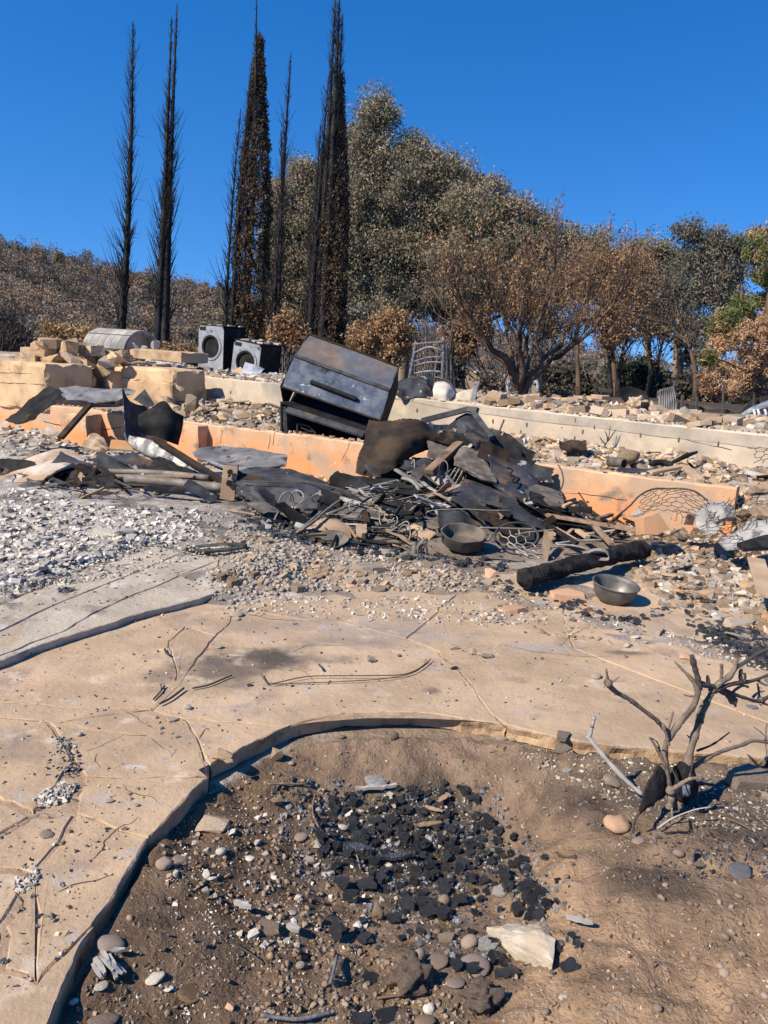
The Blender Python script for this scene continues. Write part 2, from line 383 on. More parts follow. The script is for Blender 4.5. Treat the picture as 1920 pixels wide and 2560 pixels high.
M('bowl_steel', (.20, .185, .165), (.11, .103, .095), 7, .6, .5, bump=.12, bsc=40, spots=(((.36, .34, .31), 7, .66, .75), ((.06, .055, .05), 4, .6, .72)))
M('washer_steel', (.27, .28, .295), (.38, .38, .375), 3.5, .55, .4, bump=.15, bsc=30, spots=(((.07, .07, .072), 4, .58, .7), ((.40, .33, .25), 9, .68, .75)))
M('wire_pale', (.36, .33, .29), (.22, .20, .175), 20, .7, .3, bump=0)
M('wire_rust', (.12, .085, .06), (.07, .055, .045), 20, .8, .2, bump=0)
M('wire_grey', (.13, .125, .12), (.08, .078, .075), 20, .7, .3, bump=0)
M('white_metal', (.58, .60, .62), (.42, .44, .46), 3, .55, .15, bump=.25, bsc=20, spots=(((.2, .2, .2), 6, .64, .72),))
M('white_enamel', (.60, .55, .47), (.46, .40, .32), 3, .6, bump=.2, bsc=30, spots=(((.25, .2, .15), 5, .64, .75),))
M('soot', (.008, .008, .008), (.018, .017, .016), 10, .85, bump=.3)
M('rubber', (.025, .025, .026), (.05, .05, .05), 10, .6, bump=.3)
M('tan_board', (.47, .34, .22), (.36, .25, .15), 4, .9, bump=.4, bsc=40, spots=(((.10, .08, .065), 3, .6, .74),))
M('grey_board', (.40, .38, .35), (.27, .255, .235), 5, .92, bump=.4, bsc=40, spots=(((.12, .11, .1), 6, .62, .74),), streak=(4, 1, 1))
M('brown_board', (.22, .145, .09), (.33, .23, .15), 5, .9, bump=.4, bsc=40, spots=(((.05, .045, .04), 4, .58, .72),), streak=(4, 1, 1))
M('char_wood', (.012, .0115, .011), (.03, .028, .027), 12, .85, spec=.12, bump=.9, bsc=50, bd=.01)
# plants
M('burnt_bark', (.014, .013, .013), (.035, .032, .03), 3, .8, bump=.4, bsc=12, bd=.02, spots=(((.16, .15, .14), 2.2, .68, .76),))
M('grey_bark', (.23, .175, .13), (.125, .095, .072), 12, .92, spec=.1, bump=1.0, bsc=90, bd=.006, spots=(((.06, .055, .05), 9, .56, .68), ((.32, .26, .2), 30, .6, .72)))
M('brown_bark', (.17, .11, .07), (.085, .058, .042), 1.2, .9, bump=.4, bsc=10, bd=.03, spots=(((.02, .018, .017), .7, .54, .66),))
M('euc_bark', (.36, .27, .19), (.20, .15, .11), 1.0, .9, bump=.3, bsc=6, bd=.03, spots=(((.04, .036, .033), .6, .58, .7),))
M('twig_grey', (.16, .13, .11), (.09, .075, .065), 2, .9, bump=0)
M('twig_dark', (.05, .043, .04), (.09, .077, .068), 2, .9, bump=0)
def leafm(n, a, b, var=.2, sc=.8): M(n, a, b, sc, .65, bump=0, var=var, world=True, spec=.3, transl=.22, thr=(.4, .6))
leafm('leaf_euc', (.20, .185, .11), (.32, .25, .16)); leafm('leaf_euc_dark', (.12, .125, .085), (.20, .175, .12))
leafm('leaf_brown', (.40, .25, .12), (.31, .18, .085)); leafm('leaf_orange', (.36, .205, .095), (.23, .14, .075))
leafm('leaf_cypress', (.135, .085, .045), (.075, .052, .03)); leafm('leaf_tan', (.40, .27, .12), (.30, .19, .085))
leafm('leaf_green', (.045, .06, .03), (.075, .08, .045)); leafm('leaf_pine', (.155, .175, .055), (.22, .19, .08)); leafm('leaf_pinebrown', (.52, .33, .18), (.42, .25, .13))
leafm('leaf_hill', (.36, .225, .13), (.21, .165, .115), .2, .14); leafm('leaf_hilldark', (.11, .10, .065), (.075, .07, .052), .2, .1); leafm('leaf_hillgrey', (.20, .17, .13), (.14, .12, .095), .2, .14)
M('bone_grey', (.38, .35, .31), (.27, .25, .22), 5, .8, bump=.2)
M('orange_stone', (.44, .265, .15), (.35, .215, .125), 9, .85, bump=.3, bsc=60, var=.08, spots=(((.5, .38, .27), 14, .6, .72),))
# ------------------------------------------------------------------ ground
W1A, W1B = WZ('P', -500, 997-.1216*500, .54), WZ('P', 1842, 1221, .54)     # lower wall top line
W2A, W2B = W('P', 434, 932, 14.7), W('P', 1920, 1087, 8.4)                   # upper wall top line
W2C = W2B+(W2B-W2A)*.35
def nrm2(a, b):
    d = b[:2]-a[:2]; d = d/np.linalg.norm(d); return np.array([-d[1], d[0]])
N1, N2 = nrm2(W1A, W1B), nrm2(W2A, W2B)                                      # point away from the camera
PITH = [(90, 2260), (108, 2212), (160, 2100), (230, 1980), (290, 1850), (370, 1750), (448, 1683), (470, 1668), (505, 1648), (560, 1610), (628, 1580), (700, 1571),
        (800, 1564), (900, 1564), (1000, 1567), (1090, 1577), (1160, 1596), (1250, 1609), (1400, 1622), (1659, 1642), (1900, 1660), (2360, 1697)]
PITW = np.array([WZ('H', x, y, 0)[:2] for x, y in PITH])
PIT = np.concatenate([[[PITW[0][0]-.1, .2]], PITW, [[4.5, PITW[-1][1]], [4.5, .2]]])
def inpoly(x, y, P):
    ins = np.zeros(len(x), bool); j = len(P)-1
    for i in range(len(P)):
        xi, yi = P[i]; xj, yj = P[j]
        c = ((yi > y) != (yj > y)) & (x < (xj-xi)*(y-yi)/(yj-yi+1e-12)+xi); ins ^= c; j = i
    return ins
def distline(x, y, P):
    d = np.full(len(x), 1e9)
    for a, b in zip(P[:-1], P[1:]):
        ab = b-a; t = np.clip(((x-a[0])*ab[0]+(y-a[1])*ab[1])/(ab@ab+1e-12), 0, 1)
        d = np.minimum(d, np.hypot(x-a[0]-t*ab[0], y-a[1]-t*ab[1]))
    return d
DEB = np.array([WZ('H', x, y, 0)[:2] for x, y in [(-300, 1330), (0, 1300), (250, 1270), (480, 1275), (600, 1300), (800, 1320), (1000, 1330), (1200, 1370), (1400, 1420), (1560, 1470), (1659, 1500), (1900, 1560)]])
PC = WZ('H', 870, 1830, -.17); PC2 = W('P', 1180, 1200, 7.7)
SLB = np.array([WZ('D', x, y, .05)[:2] for x, y in [(-400, 1000), (-120, 950), (300, 790), (640, 670), (900, 590), (1050, 625), (1262, 690), (1400, 830)]]); SLB = SLB[np.argsort(SLB[:, 0])]; SLE = WZ('D', 1310, 830, .05)
U_R = np.array([-1.2, -.5, -.35, -.2, -.1, 0, .15, .25, .33, .41, .6, 1.2]); E_R = np.array([.13, .104, .086, .064, .055, .045, .034, .024, .011, .003, .001, .006])
def gz(x, y):
    x = np.asarray(x, float); y = np.asarray(y, float)
    z = np.full(len(x), -.075)
    # rubble strip between the paving and the lower wall
    yl = np.interp(x, DEB[:, 0], DEB[:, 1]); d = y-yl+.16*n2(x, y, 1.7, 3, 3)
    lo = sst(-.1, .35, d); z = z+lo*(.085+.025*n2(x, y, 2.2, 4, 5)+.0*d)
    dsl = y-np.interp(x, SLB[:, 0], SLB[:, 1]); back = sst(.1, .5, dsl+.1*n2(x, y, 2, 2, 4))*sst(.6, .0, x+.9)*sst(2.2, .9, dsl); z = z+.06*back
    z = z+.12*np.exp(-((x-SLE[0])/.36)**2-((y-SLE[1])/.42)**2)
    z = z+.34*np.exp(-((x-PC2[0])/.85)**2-((y-PC2[1])/.65)**2)
    # terraces
    d1 = (x-W1A[0])*N1[0]+(y-W1A[1])*N1[1]; d2 = (x-W2A[0])*N2[0]+(y-W2A[1])*N2[1]
    t1 = sst(.06, .14, d1); zt = .47+.05*n2(x, y, 1.1, 4, 8)+.16*sst(.5, 2.0, d1)
    z = z*(1-t1)+zt*t1
    al = np.clip(((x-W2A[0])*(W2B-W2A)[0]+(y-W2A[1])*(W2B-W2A)[1])/np.dot((W2B-W2A)[:2], (W2B-W2A)[:2]), -.6, 1.6)
    zt2 = W2A[2]+(W2B[2]-W2A[2])*al+.02+.03*n2(x, y, .9, 4, 11)
    t2 = sst(.06, .14, d2); z = z*(1-t2)+zt2*t2
    zf = np.interp(y, [10, 16, 22, 32, 60, 100, 400], [1.05, .95, .68, .1, -1.0, -1.6, -2.0])+.12*n2(x, y, .15, 3, 21)
    tf = sst(2.0, 6.0, d2); z = z*(1-tf)+zf*tf
    # hillside
    u = x/np.maximum(y, 1.0); r = np.hypot(x, y); el = np.interp(u, U_R, E_R)
    hz = el*262*(1+.10*n2(x, y, .02, 3, 31))*sst(95, 262, r); z = np.where(y > 40, z+hz*(1-.25*sst(270, 420, r)), z)
    # planting bed
    near = (y < 4.2) & (x > -2.2)
    if near.any():
        xn, yn = x[near], y[near]; ins = inpoly(xn, yn, PIT); de = distline(xn, yn, PITW)
        rt = sst(.35, 1.0, xn)
        zb = -.038*(1-rt)-.024*rt-.08*sst(0, .5, de)*(1-rt)
        zb = zb-.13*np.exp(-((xn-PC[0]-.03)/.62)**2-((yn-PC[1]-.08)/.5)**2)
        zb = zb+.034*n2(xn, yn, 3.2, 5, 41)+.028*np.abs(n2(xn, yn, 7, 4, 43))-.008+.009*n2(xn, yn, 26, 2, 45)
        zb = np.minimum(zb, -.014-.014*(1-rt))
        zz = z[near]; e = sst(-.01, .02, np.where(ins, de, -de)); z[near] = zz*(1-e)+zb*e
    return z
def grow(a, b, s0, k):
    o = [a]; s = s0
    while o[-1] < b: s *= k; o.append(o[-1]+s)
    return o
xs = np.array([-v for v in grow(2.4, 420, .03, 1.085)][::-1][:-1]+list(np.arange(-2.4, 2.4, .026))+grow(2.4, 420, .03, 1.085))
ys = np.array([-60, -20, -6, -2, 0, .5]+list(np.arange(.8, 4.0, .024))+list(np.arange(4.0, 9.5, .045))+grow(9.5, 900, .05, 1.035))
GX, GY = np.meshgrid(xs, ys); gx, gy = GX.ravel(), GY.ravel(); gzv = gz(gx, gy)
gz_exact = gz; GZ2 = gzv.reshape(GX.shape)
def gz(x, y):
    """height of the built ground mesh"""
    x = np.asarray(x, float); y = np.asarray(y, float)
    j = np.clip(np.searchsorted(xs, x)-1, 0, len(xs)-2); i = np.clip(np.searchsorted(ys, y)-1, 0, len(ys)-2)
    a = np.clip((x-xs[j])/(xs[j+1]-xs[j]), 0, 1); b = np.clip((y-ys[i])/(ys[i+1]-ys[i]), 0, 1)
    return GZ2[i, j]*(1-a)*(1-b)+GZ2[i, j+1]*a*(1-b)+GZ2[i+1, j]*(1-a)*b+GZ2[i+1, j+1]*a*b
nx, ny = len(xs), len(ys); ii = np.arange((ny-1)*(nx-1)); rr_, cc_ = ii//(nx-1), ii % (nx-1); b0 = rr_*nx+cc_
GF = np.stack([b0, b0+1, b0+nx+1, b0+nx], 1)
ground = mk('ground', np.stack([gx, gy, gzv], 1), GF, 'ground', smooth=True, kind='structure', loc=(0, 0, 0))
# earth types
def lerp(c, k, m_): return c*(1-m_[:, None])+np.array(k)*m_[:, None]
c = np.tile(np.array([.30, .235, .175]), (len(gx), 1))
d1 = (gx-W1A[0])*N1[0]+(gy-W1A[1])*N1[1]; d2 = (gx-W2A[0])*N2[0]+(gy-W2A[1])*N2[1]
nz = n2(gx, gy, 1.3, 4, 51); nzf = n2(gx, gy, 4, 4, 53)
lf = sst(.3, -1.6, gx-.12*gy+.6+.5*nz)
c = lerp(c, (.40, .36, .31), .7*sst(-.2, .8, nz)); c = lerp(c, (.50, .465, .41), lf*.85)
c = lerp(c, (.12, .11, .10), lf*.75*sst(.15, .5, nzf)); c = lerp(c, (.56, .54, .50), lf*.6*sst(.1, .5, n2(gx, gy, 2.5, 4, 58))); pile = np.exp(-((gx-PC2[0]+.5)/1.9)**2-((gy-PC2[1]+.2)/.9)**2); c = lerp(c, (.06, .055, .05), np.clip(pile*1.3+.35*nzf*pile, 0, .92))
lp = np.exp(-((gx+2.8)/1.6)**2-((gy-8.9)/.55)**2); c = lerp(c, (.07, .062, .055), np.clip(lp*1.2+.3*nzf*lp, 0, .9))
CHR = np.array([WZ('F', x, y, 0)[:2] for x, y in [(250, 520), (700, 640), (1100, 600), (1300, 740), (1500, 830), (1700, 960)]])
chd = distline(gx, gy, CHR); c = lerp(c, (.035, .033, .032), .9*sst(.25, .03, chd+.18*nzf))
tr = sst(.1, .3, d1); c = lerp(c, (.37, .30, .225), tr); c = lerp(c, (.45, .42, .37), tr*.7*sst(0, .6, n2(gx, gy, 1.9, 4, 57)))
far = sst(1.5, 7, d2); c = lerp(c, (.15, .115, .08), far); c = lerp(c, (.08, .068, .055), far*sst(0, .5, n2(gx, gy, .12, 4, 59)))
fld = sst(55, 70, gy)*sst(150, 120, gy)*sst(.02, .06, gx/np.maximum(gy, 1)); c = lerp(c, (.34, .235, .14), fld*.9)
hl = sst(110, 160, np.hypot(gx, gy)); c = lerp(c, (.085, .075, .062), hl*.85)
nr_ = (gy < 4.2) & (gx > -2.2); ins = np.zeros(len(gx), bool); ins[nr_] = inpoly(gx[nr_], gy[nr_], PIT)
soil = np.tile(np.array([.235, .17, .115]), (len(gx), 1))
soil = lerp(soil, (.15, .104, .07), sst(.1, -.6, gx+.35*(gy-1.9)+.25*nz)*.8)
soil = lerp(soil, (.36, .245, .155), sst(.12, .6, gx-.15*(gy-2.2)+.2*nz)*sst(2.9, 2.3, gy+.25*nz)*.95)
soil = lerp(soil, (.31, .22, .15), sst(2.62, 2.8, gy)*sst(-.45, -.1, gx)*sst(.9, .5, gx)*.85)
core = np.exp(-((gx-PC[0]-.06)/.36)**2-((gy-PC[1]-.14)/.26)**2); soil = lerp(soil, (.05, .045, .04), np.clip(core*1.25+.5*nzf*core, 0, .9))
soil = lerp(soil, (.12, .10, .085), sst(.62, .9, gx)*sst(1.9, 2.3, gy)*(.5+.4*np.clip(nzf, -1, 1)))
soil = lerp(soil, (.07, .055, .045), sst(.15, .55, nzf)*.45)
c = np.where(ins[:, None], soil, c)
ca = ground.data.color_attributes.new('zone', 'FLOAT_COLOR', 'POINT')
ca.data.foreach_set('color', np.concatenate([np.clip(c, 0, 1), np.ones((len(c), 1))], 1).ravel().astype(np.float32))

# ------------------------------------------------------------------ paving
STAINS = [(WZ('N', 560, 245, 0), .4, .16, (.06, .052, .048), .92), (WZ('N', 380, 300, 0), .28, .26, (.08, .068, .06), .75), (WZ('N', 150, 330, 0), .12, .2, (.10, .085, .075), .5),
          (WZ('N', 900, 190, 0), .3, .12, (.17, .14, .12), .5), (WZ('N', 1180, 370, 0), .05, .04, (.06, .05, .05), .6), (WZ('F', 870, 880, 0), .16, .05, (.07, .06, .055), .7),
          (WZ('N', 1000, 150, 0), .6, .2, (.30, .27, .24), .6), (WZ('F', 300, 850, 0), .3, .1, (.32, .31, .29), .55), (WZ('N', 470, 130, 0), .5, .18, (.24, .185, .145), .5),
          (WZ('N', 440, 238, 0), .07, .018, (.5, .45, .39), .8), (WZ('L', 560, 640, 0), .08, .05, (.30, .27, .25), .45), (WZ('L', 580, 480, 0), .06, .02, (.55, .53, .5), .6)]
M('flagstone', (.485, .348, .222), (.37, .262, .165), 2.2, .9, bump=.8, bsc=28, bd=.012, world=True, stains=STAINS, var=.05, spec=.12,
  spots=(((.29, .215, .16), 3.0, .52, .72), ((.40, .33, .27), 7.0, .56, .72), ((.55, .43, .31), 5, .58, .74), ((.13, .10, .085), 38, .675, .72), ((.62, .54, .44), 50, .69, .73)))
M('flagstone_edge', (.48, .335, .20), (.37, .24, .14), 6, .95, bump=.9, bsc=50, bd=.012, world=True, spots=(((.22, .15, .095), 12, .56, .68),), spec=.06)
M('grey_slab', (.46, .39, .30), (.36, .30, .23), 2.6, .92, bump=.9, bsc=30, bd=.014, world=True, spec=.08,
  spots=(((.40, .30, .20), 2.2, .60, .74), ((.52, .48, .42), 6, .58, .72), ((.20, .175, .145), 4, .58, .72), ((.10, .09, .08), 30, .66, .71)))
M('mortar_dark', (.10, .07, .05), (.16, .11, .075), 20, .97, bump=.3, world=True, spec=.03)
PV = {}
def pv(i, k, x, y, z=0.0): PV[i] = WZ(k, x, y, z)[:2]
PP = {  # joint vertices, zoom letter and pixel
 1: ('L', -250, 160), 2: ('L', 0, 200), 3: ('L', 300, 222), 4: ('L', 655, 232), 5: ('L', 800, 270), 6: ('L', 1075, 290), 7: ('L', 1245, 300),
 8: ('L', 905, 470), 9: ('L', 850, 350), 10: ('L', 900, 522), 11: ('L', 640, 780), 12: ('L', 400, 1165), 13: ('L', 215, 1590), 14: ('L', 120, 1750),
 15: ('L', -250, 250), 16: ('L', 0, 262), 17: ('L', 215, 285), 18: ('L', 330, 460), 19: ('L', 372, 520), 20: ('L', 330, 680), 21: ('L', 270, 800), 22: ('L', 150, 945), 23: ('L', 0, 1170), 24: ('L', -300, 1420),
 25: ('L', -200, 560), 26: ('L', 0, 628), 27: ('L', 140, 690), 28: ('L', -200, 830), 29: ('L', 0, 775), 30: ('L', -200, 890), 31: ('L', 0, 925), 32: ('L', 160, 1415), 33: ('L', 0, 1360), 34: ('L', -300, 1250), 35: ('L', -300, 1800),
 40: ('N', 120, 440), 41: ('N', 220, 350), 42: ('N', 280, 270), 43: ('N', 360, 165), 44: ('N', 415, 115), 45: ('N', 440, 60), 46: ('N', 185, 185), 47: ('N', 245, 132), 48: ('N', 212, 280),
 50: ('N', 620, 508), 51: ('N', 850, 455), 52: ('N', 1000, 448), 53: ('N', 1150, 455), 54: ('N', 1290, 478), 55: ('N', 1460, 500), 56: ('N', 1400, 460), 57: ('N', 1320, 340), 58: ('N', 1200, 225), 59: ('N', 1080, 175), 60: ('N', 850, 120), 61: ('N', 640, 95),
 62: ('H', 1250, 1602), 63: ('H', 1400, 1616), 64: ('H', 1659, 1636), 65: ('H', 2350, 1690), 66: ('H', 2350, 1450), 67: ('H', 1659, 1390), 68: ('H', 1240, 1400), 69: ('H', 1195, 1240), 70: ('H', 900, 1235), 71: ('H', 640, 1230), 72: ('H', 480, 1262),
 73: ('H', 500, 1272), 74: ('H', 250, 1318), 75: ('H', 0, 1420), 76: ('H', -200, 1490), 77: ('H', 1420, 1470), 78: ('H', 1659, 1560), 79: ('H', 1600, 1250),
 90: ('L', 862, 492), 91: ('L', 900, 540), 80: ('L', 415, 420), 81: ('L', 550, 335), 82: ('H', 1040, 1240)}
for k_, (a_, b_, c_) in PP.items(): pv(k_, a_, b_, c_)
STONES = [  # polygons, shared vertices
 [1, 2, 3, 4, 41, 48, 46, 47, 43, 44, 45, 73, 74, 75, 76], [46, 48, 41, 4, 42, 43, 47],
 [4, 5, 6, 7, 50, 51, 52, 53, 54, 55, 56, 57, 58, 59, 60, 61, 45, 44, 43, 42], [45, 61, 60, 59, 82, 70, 71, 72, 73],
 [59, 58, 57, 77, 68, 69, 82], [57, 56, 55, 62, 63, 64, 78, 77], [77, 78, 65, 66, 67, 68], [68, 67, 66, 79, 69],
 [15, 16, 17, 4, 3, 2, 1], [17, 81, 9, 5, 4], [5, 9, 8, 7, 6], [18, 19, 20, 11, 10, 8, 9, 81, 17, 80][:0] or [17, 18, 19, 10, 90, 8, 9, 81], [19, 20, 11, 10],
 [20, 21, 22, 32, 12, 11], [15, 25, 26, 27, 18, 17, 16], [26, 25, 28, 29, 27], [29, 28, 30, 31, 22, 21, 20, 27], [31, 30, 24, 23, 22], [22, 23, 33, 32], [23, 24, 34, 33], [33, 34, 35, 14, 13, 12, 32]]
STONES = [s for s in STONES if s]
EDGE = {}
def epts(a, b):
    key = (min(a, b), max(a, b))
    if key not in EDGE:
        A, B = PV[key[0]], PV[key[1]]; L_ = np.linalg.norm(B-A); PE_ = {13, 12, 11, 10, 8, 7, 50, 51, 52, 53, 54, 55, 62, 63, 64}; pe = key[0] in PE_ and key[1] in PE_; n = max(1, int(L_/(.018 if pe else .035))); t = np.arange(1, n)/n
        P = A+(B-A)*t[:, None]; nn = np.array([-(B-A)[1], (B-A)[0]])/max(L_, 1e-6)
        if len(P):
            o_ = (n2(P[:, 0], P[:, 1], 4, 3, 71)*.010+n2(P[:, 0], P[:, 1], 30, 2, 73)*.0025 if pe else n2(P[:, 0], P[:, 1], 6, 3, 71)*.012)*np.minimum(1, np.minimum(t, 1-t)*6); P = P+nn*o_[:, None]
        EDGE[key] = P
    return EDGE[key] if a < b else EDGE[key][::-1]
def ring(s):
    P = []
    for a, b in zip(s, s[1:]+s[:1]): P.append([PV[a]]); P.append(epts(a, b))
    return np.concatenate([p for p in P if len(p)])
def slab(name, P, z, th, gap, mat, emat, parent, seed=0, zfun=None, bev=.005):
    A = .5*np.sum(P[:, 0]*np.roll(P[:, 1], -1)-np.roll(P[:, 0], -1)*P[:, 1])
    if A < 0: P = P[::-1]
    t = np.roll(P, -1, 0)-np.roll(P, 1, 0); t /= np.linalg.norm(t, axis=1, keepdims=True)+1e-9; inn = np.stack([-t[:, 1], t[:, 0]], 1)
    def rg(off, zz, jit):
        q = P+inn*(off+jit*n2(P[:, 0]+off*9, P[:, 1], 14, 2, 81+seed))[:, None]
        base = zfun(q[:, 0], q[:, 1]) if zfun else z
        return np.stack([q[:, 0], q[:, 1], np.zeros(len(q))+base+zz+(.0015 if zz > -.01 else .004)*n2(q[:, 0], q[:, 1], 15, 2, 91)], 1)
    L = [rg(gap+bev, 0, .003), rg(gap+bev*.25, -.004, .003), rg(gap, -.012, .005), rg(gap+.006, -th*.6, .008), rg(gap+.003, -th, .006)]
    n = len(P); V = np.concatenate(L); Fc = [tuple(range(n))]
    for k in range(4):
        for j in range(n):
            q = (j+1) % n; Fc.append(((k+1)*n+j, (k+1)*n+q, k*n+q, k*n+j))
    o = mk(name, V, Fc, mat, parent); o.data.materials.append(MAT[emat])
    mi = np.ones(len(Fc), np.int32); mi[0] = 0; mi[1:n+1] = 0; o.data.polygons.foreach_set('material_index', mi); return o
patio = bpy.data.objects.new('patio', None); COL.objects.link(patio); ORG['patio'] = np.zeros(3); tag(patio, kind='structure')
rs = np.random.RandomState(5)
for i, s in enumerate(STONES):
    slab('flagstone', ring(s), rs.uniform(-.0015, .0015), .07, .002 if i not in (14, 15, 16, 17, 18, 19) else .013, 'flagstone', 'flagstone_edge', patio, i)
bed_poly = [1, 4, 7, 55, 64, 65, 79, 82, 73, 76]
mo = np.array([PV[i] for i in [15, 1, 76, 75, 74, 73, 72, 71, 70, 69, 79, 66, 65]]+[p+(p-PC[:2])/np.linalg.norm(p-PC[:2])*.07 for p in PITW[::-1][1:]]+[PV[35]])
mk('mortar_bed', np.column_stack([mo, np.full(len(mo), -.0065)]), [tuple(range(len(mo)))], 'mortar', patio)
# little joint crumbs where the stones have opened
# raised grey slab of stamped boards at the left
gp = bpy.data.objects.new('grey_pavement', None); COL.objects.link(gp); ORG['grey_pavement'] = np.zeros(3); tag(gp, kind='structure')
GL = [[(-120, 1315), (0, 1272), (120, 1225), (230, 1182), (380, 1132), (520, 1090), (660, 1050), (740, 1022), (850, 988), (1000, 950), (1130, 920), (1245, 885)],
      [(-120, 1290), (0, 1240), (120, 1198), (200, 1160), (370, 1100), (470, 1040), (560, 985), (670, 935), (800, 880), (950, 822), (1100, 755), (1262, 690)],
      [(-120, 1165), (0, 1102), (120, 1040), (200, 1000), (320, 948), (400, 912), (480, 880), (580, 840), (680, 800), (800, 755), (920, 705), (1050, 650)],
      [(-120, 1010), (0, 948), (100, 905), (200, 868), (300, 830), (400, 795), (480, 765), (560, 735), (640, 705), (720, 676), (800, 645), (900, 612)],
      [(-120, 860), (0, 800), (100, 765), (200, 735), (300, 700), (400, 668), (480, 640), (560, 612), (640, 585), (720, 560), (800, 535), (900, 500)]]
ZG = .04
for i in range(3):
    a = np.array([WZ('D', x, y, ZG)[:2] for x, y in GL[i]]); b = np.array([WZ('D', x, y, ZG)[:2] for x, y in GL[i+1]])
    P = np.concatenate([lin_interp(a, 70), lin_interp(b, 70)[::-1]]); P = P+.006*np.stack([n2(P[:, 0], P[:, 1], 8, 3, 5), n2(P[:, 0], P[:, 1], 8, 3, 6)], 1)
    slab('pavement_board', P, ZG, .09, .004, 'grey_slab', 'grey_slab', gp, 40+i)
# a wedge that carries the boards on to the rubble
# ------------------------------------------------------------------ low walls
def wall(name, A, B, zb, th, mat, label, nseg=60, top_mat=None, notch=()):
    """wall whose front top edge is the line A-B, thickness away from the camera"""
    N = np.array([*nrm2(A, B), 0]); r = root(name, ((A+B)/2)*[1, 1, 0]+[0, 0, zb], label, 'wall')
    t = np.linspace(0, 1, nseg); P = A+(B-A)*t[:, None]; hz = P[:, 2]+.012*n2(P[:, 0], P[:, 1], 5, 4, 7)-sum(d_*np.exp(-((t-c_)/w_)**2) for c_, w_, d_ in notch) if notch else P[:, 2]+.012*n2(P[:, 0], P[:, 1], 5, 4, 7)
    rows = []
    rows.append(np.column_stack([P[:, :2]+N[:2]*th, np.full(nseg, zb)])); rows.append(np.column_stack([P[:, :2]+N[:2]*th, hz]))
    rows.append(np.column_stack([P[:, :2]+N[:2]*.02, hz+.002])); rows.append(np.column_stack([P[:, :2], hz-.018]))
    for k in range(1, 7):
        z = (hz-.018)*(1-k/6)+zb*k/6; q = P[:, :2]-N[:2]*(.004*n2(P[:, 0]*1.0, z, 5, 3, 9))[:, None]; rows.append(np.column_stack([q, z]))
    V = np.concatenate(rows); Fc = []
    for k in range(len(rows)-1):
        for j in range(nseg-1): Fc.append((k*nseg+j, k*nseg+j+1, (k+1)*nseg+j+1, (k+1)*nseg+j))
    Fc.append(tuple(k*nseg for k in range(len(rows)))); Fc.append(tuple(k*nseg+nseg-1 for k in range(len(rows)))[::-1])
    mk('wall_face', V, Fc, mat, r); return r, N
low, NW1 = wall('retaining_wall', W1A, W1B, -.12, .2, 'plaster_orange', 'low orange scorched plaster wall running behind the metal pile', 240)
up, NW2 = wall('retaining_wall', W2A, W2C, .3, .2, 'concrete_cream', 'long cream concrete wall edging the upper terrace', 240)
def on_wall(A, N, k, x, y):
    """where a pixel's ray meets the wall face"""
    d = ray(k, x, y); n = np.array([N[0], N[1], 0]); t = np.dot(A-EYEP, n)/np.dot(d, n); return EYEP+d*t
def crack(A, N, k, pts, parent, r=.0022):
    P = np.array([on_wall(A, N, k, *p) for p in pts]); P = lin_interp(P, len(P)*6); SEED[0] += 1
    P = P+.008*np.stack([fbm(P, 12, 2, SEED[0]+i) for i in range(3)], 1)*[1, 1, 1]; P = P-N*.002-N*(np.dot(P-A, N)/1)[:, None]
    V, Fc = tubes([(P, r)], 4); mk('crack', V, Fc, 'soot', parent)
crack(W1A, NW1, 'C', [(460, 765), (600, 770), (700, 785), (850, 810)], low, .003); crack(W1A, NW1, 'A', [(250, 630), (400, 665), (500, 675)], low, .006); crack(W1A, NW1, 'A', [(510, 672), (600, 678), (700, 662)], low, .006)
crack(W1A, NW1, 'B', [(520, 700), (500, 760), (470, 810)], low); crack(W1A, NW1, 'B', [(85, 640), (75, 720)], low); crack(W1A, NW1, 'A', [(1280, 680), (1270, 760)], low); crack(W1A, NW1, 'A', [(1560, 705), (1545, 790)], low)
crack(W2A, NW2, 'C', [(870, 380), (960, 400), (1060, 430), (1120, 445), (1300, 485), (1450, 520)], up, .004); crack(W2A, NW2, 'C', [(1120, 440), (1350, 440), (1560, 500)], up, .003)
crack(W2A, NW2, 'A', [(1130, 365), (1145, 410), (1160, 430)], up, .005)
for k_, x_, y_ in [('C', 75, 352), ('C', 235, 415), ('C', 270, 372), ('C', 550, 345), ('C', 592, 412), ('C', 660, 385), ('C', 925, 430), ('C', 1145, 458), ('C', 1373, 480), ('C', 545, 450), ('B', 880, 455), ('B', 905, 520), ('A', 1330, 462)]:
    p = on_wall(W2A, NW2, k_, x_, y_); dv_ = (W2B-W2A)/np.linalg.norm(W2B-W2A)
    V, Fc = beam(p+NW2*.01, p-NW2*.014, .016, .05); mk('form_tie', V, Fc, 'rust_brown', up)
# upper greyer cast band of the terrace wall and the form-board ledge
bandA, bandB = on_wall(W2A, NW2, 'C', 0, 340)-NW2*.004, on_wall(W2A, NW2, 'C', 1659, 492)-NW2*.004
bandB2 = bandB+(bandB-bandA)*.3
d_ = W2C-W2A; ta = [np.dot(b_-W2A, d_)/np.dot(d_, d_) for b_ in (bandA, bandB2)]
tt = np.linspace(max(ta[0]-.12, 0), .999, 60); Pt = W2A+d_*tt[:, None]-NW2*.006-[0, 0, .02]; hgt = np.interp(tt, [ta[0]-.1, ta[0], ta[1]], [.03, .10, .15])+.006*np.sin(tt*60)
V = np.concatenate([Pt, Pt-hgt[:, None]*[0, 0, 1], Pt-hgt[:, None]*[0, 0, 1]+NW2*.01, Pt+NW2*.01]); n = 60
Fc = [(k*n+j, k*n+j+1, ((k+1) % 4)*n+j+1, ((k+1) % 4)*n+j) for k in range(4) for j in range(n-1)]
mk('upper_band', V, Fc, 'concrete_top', up)
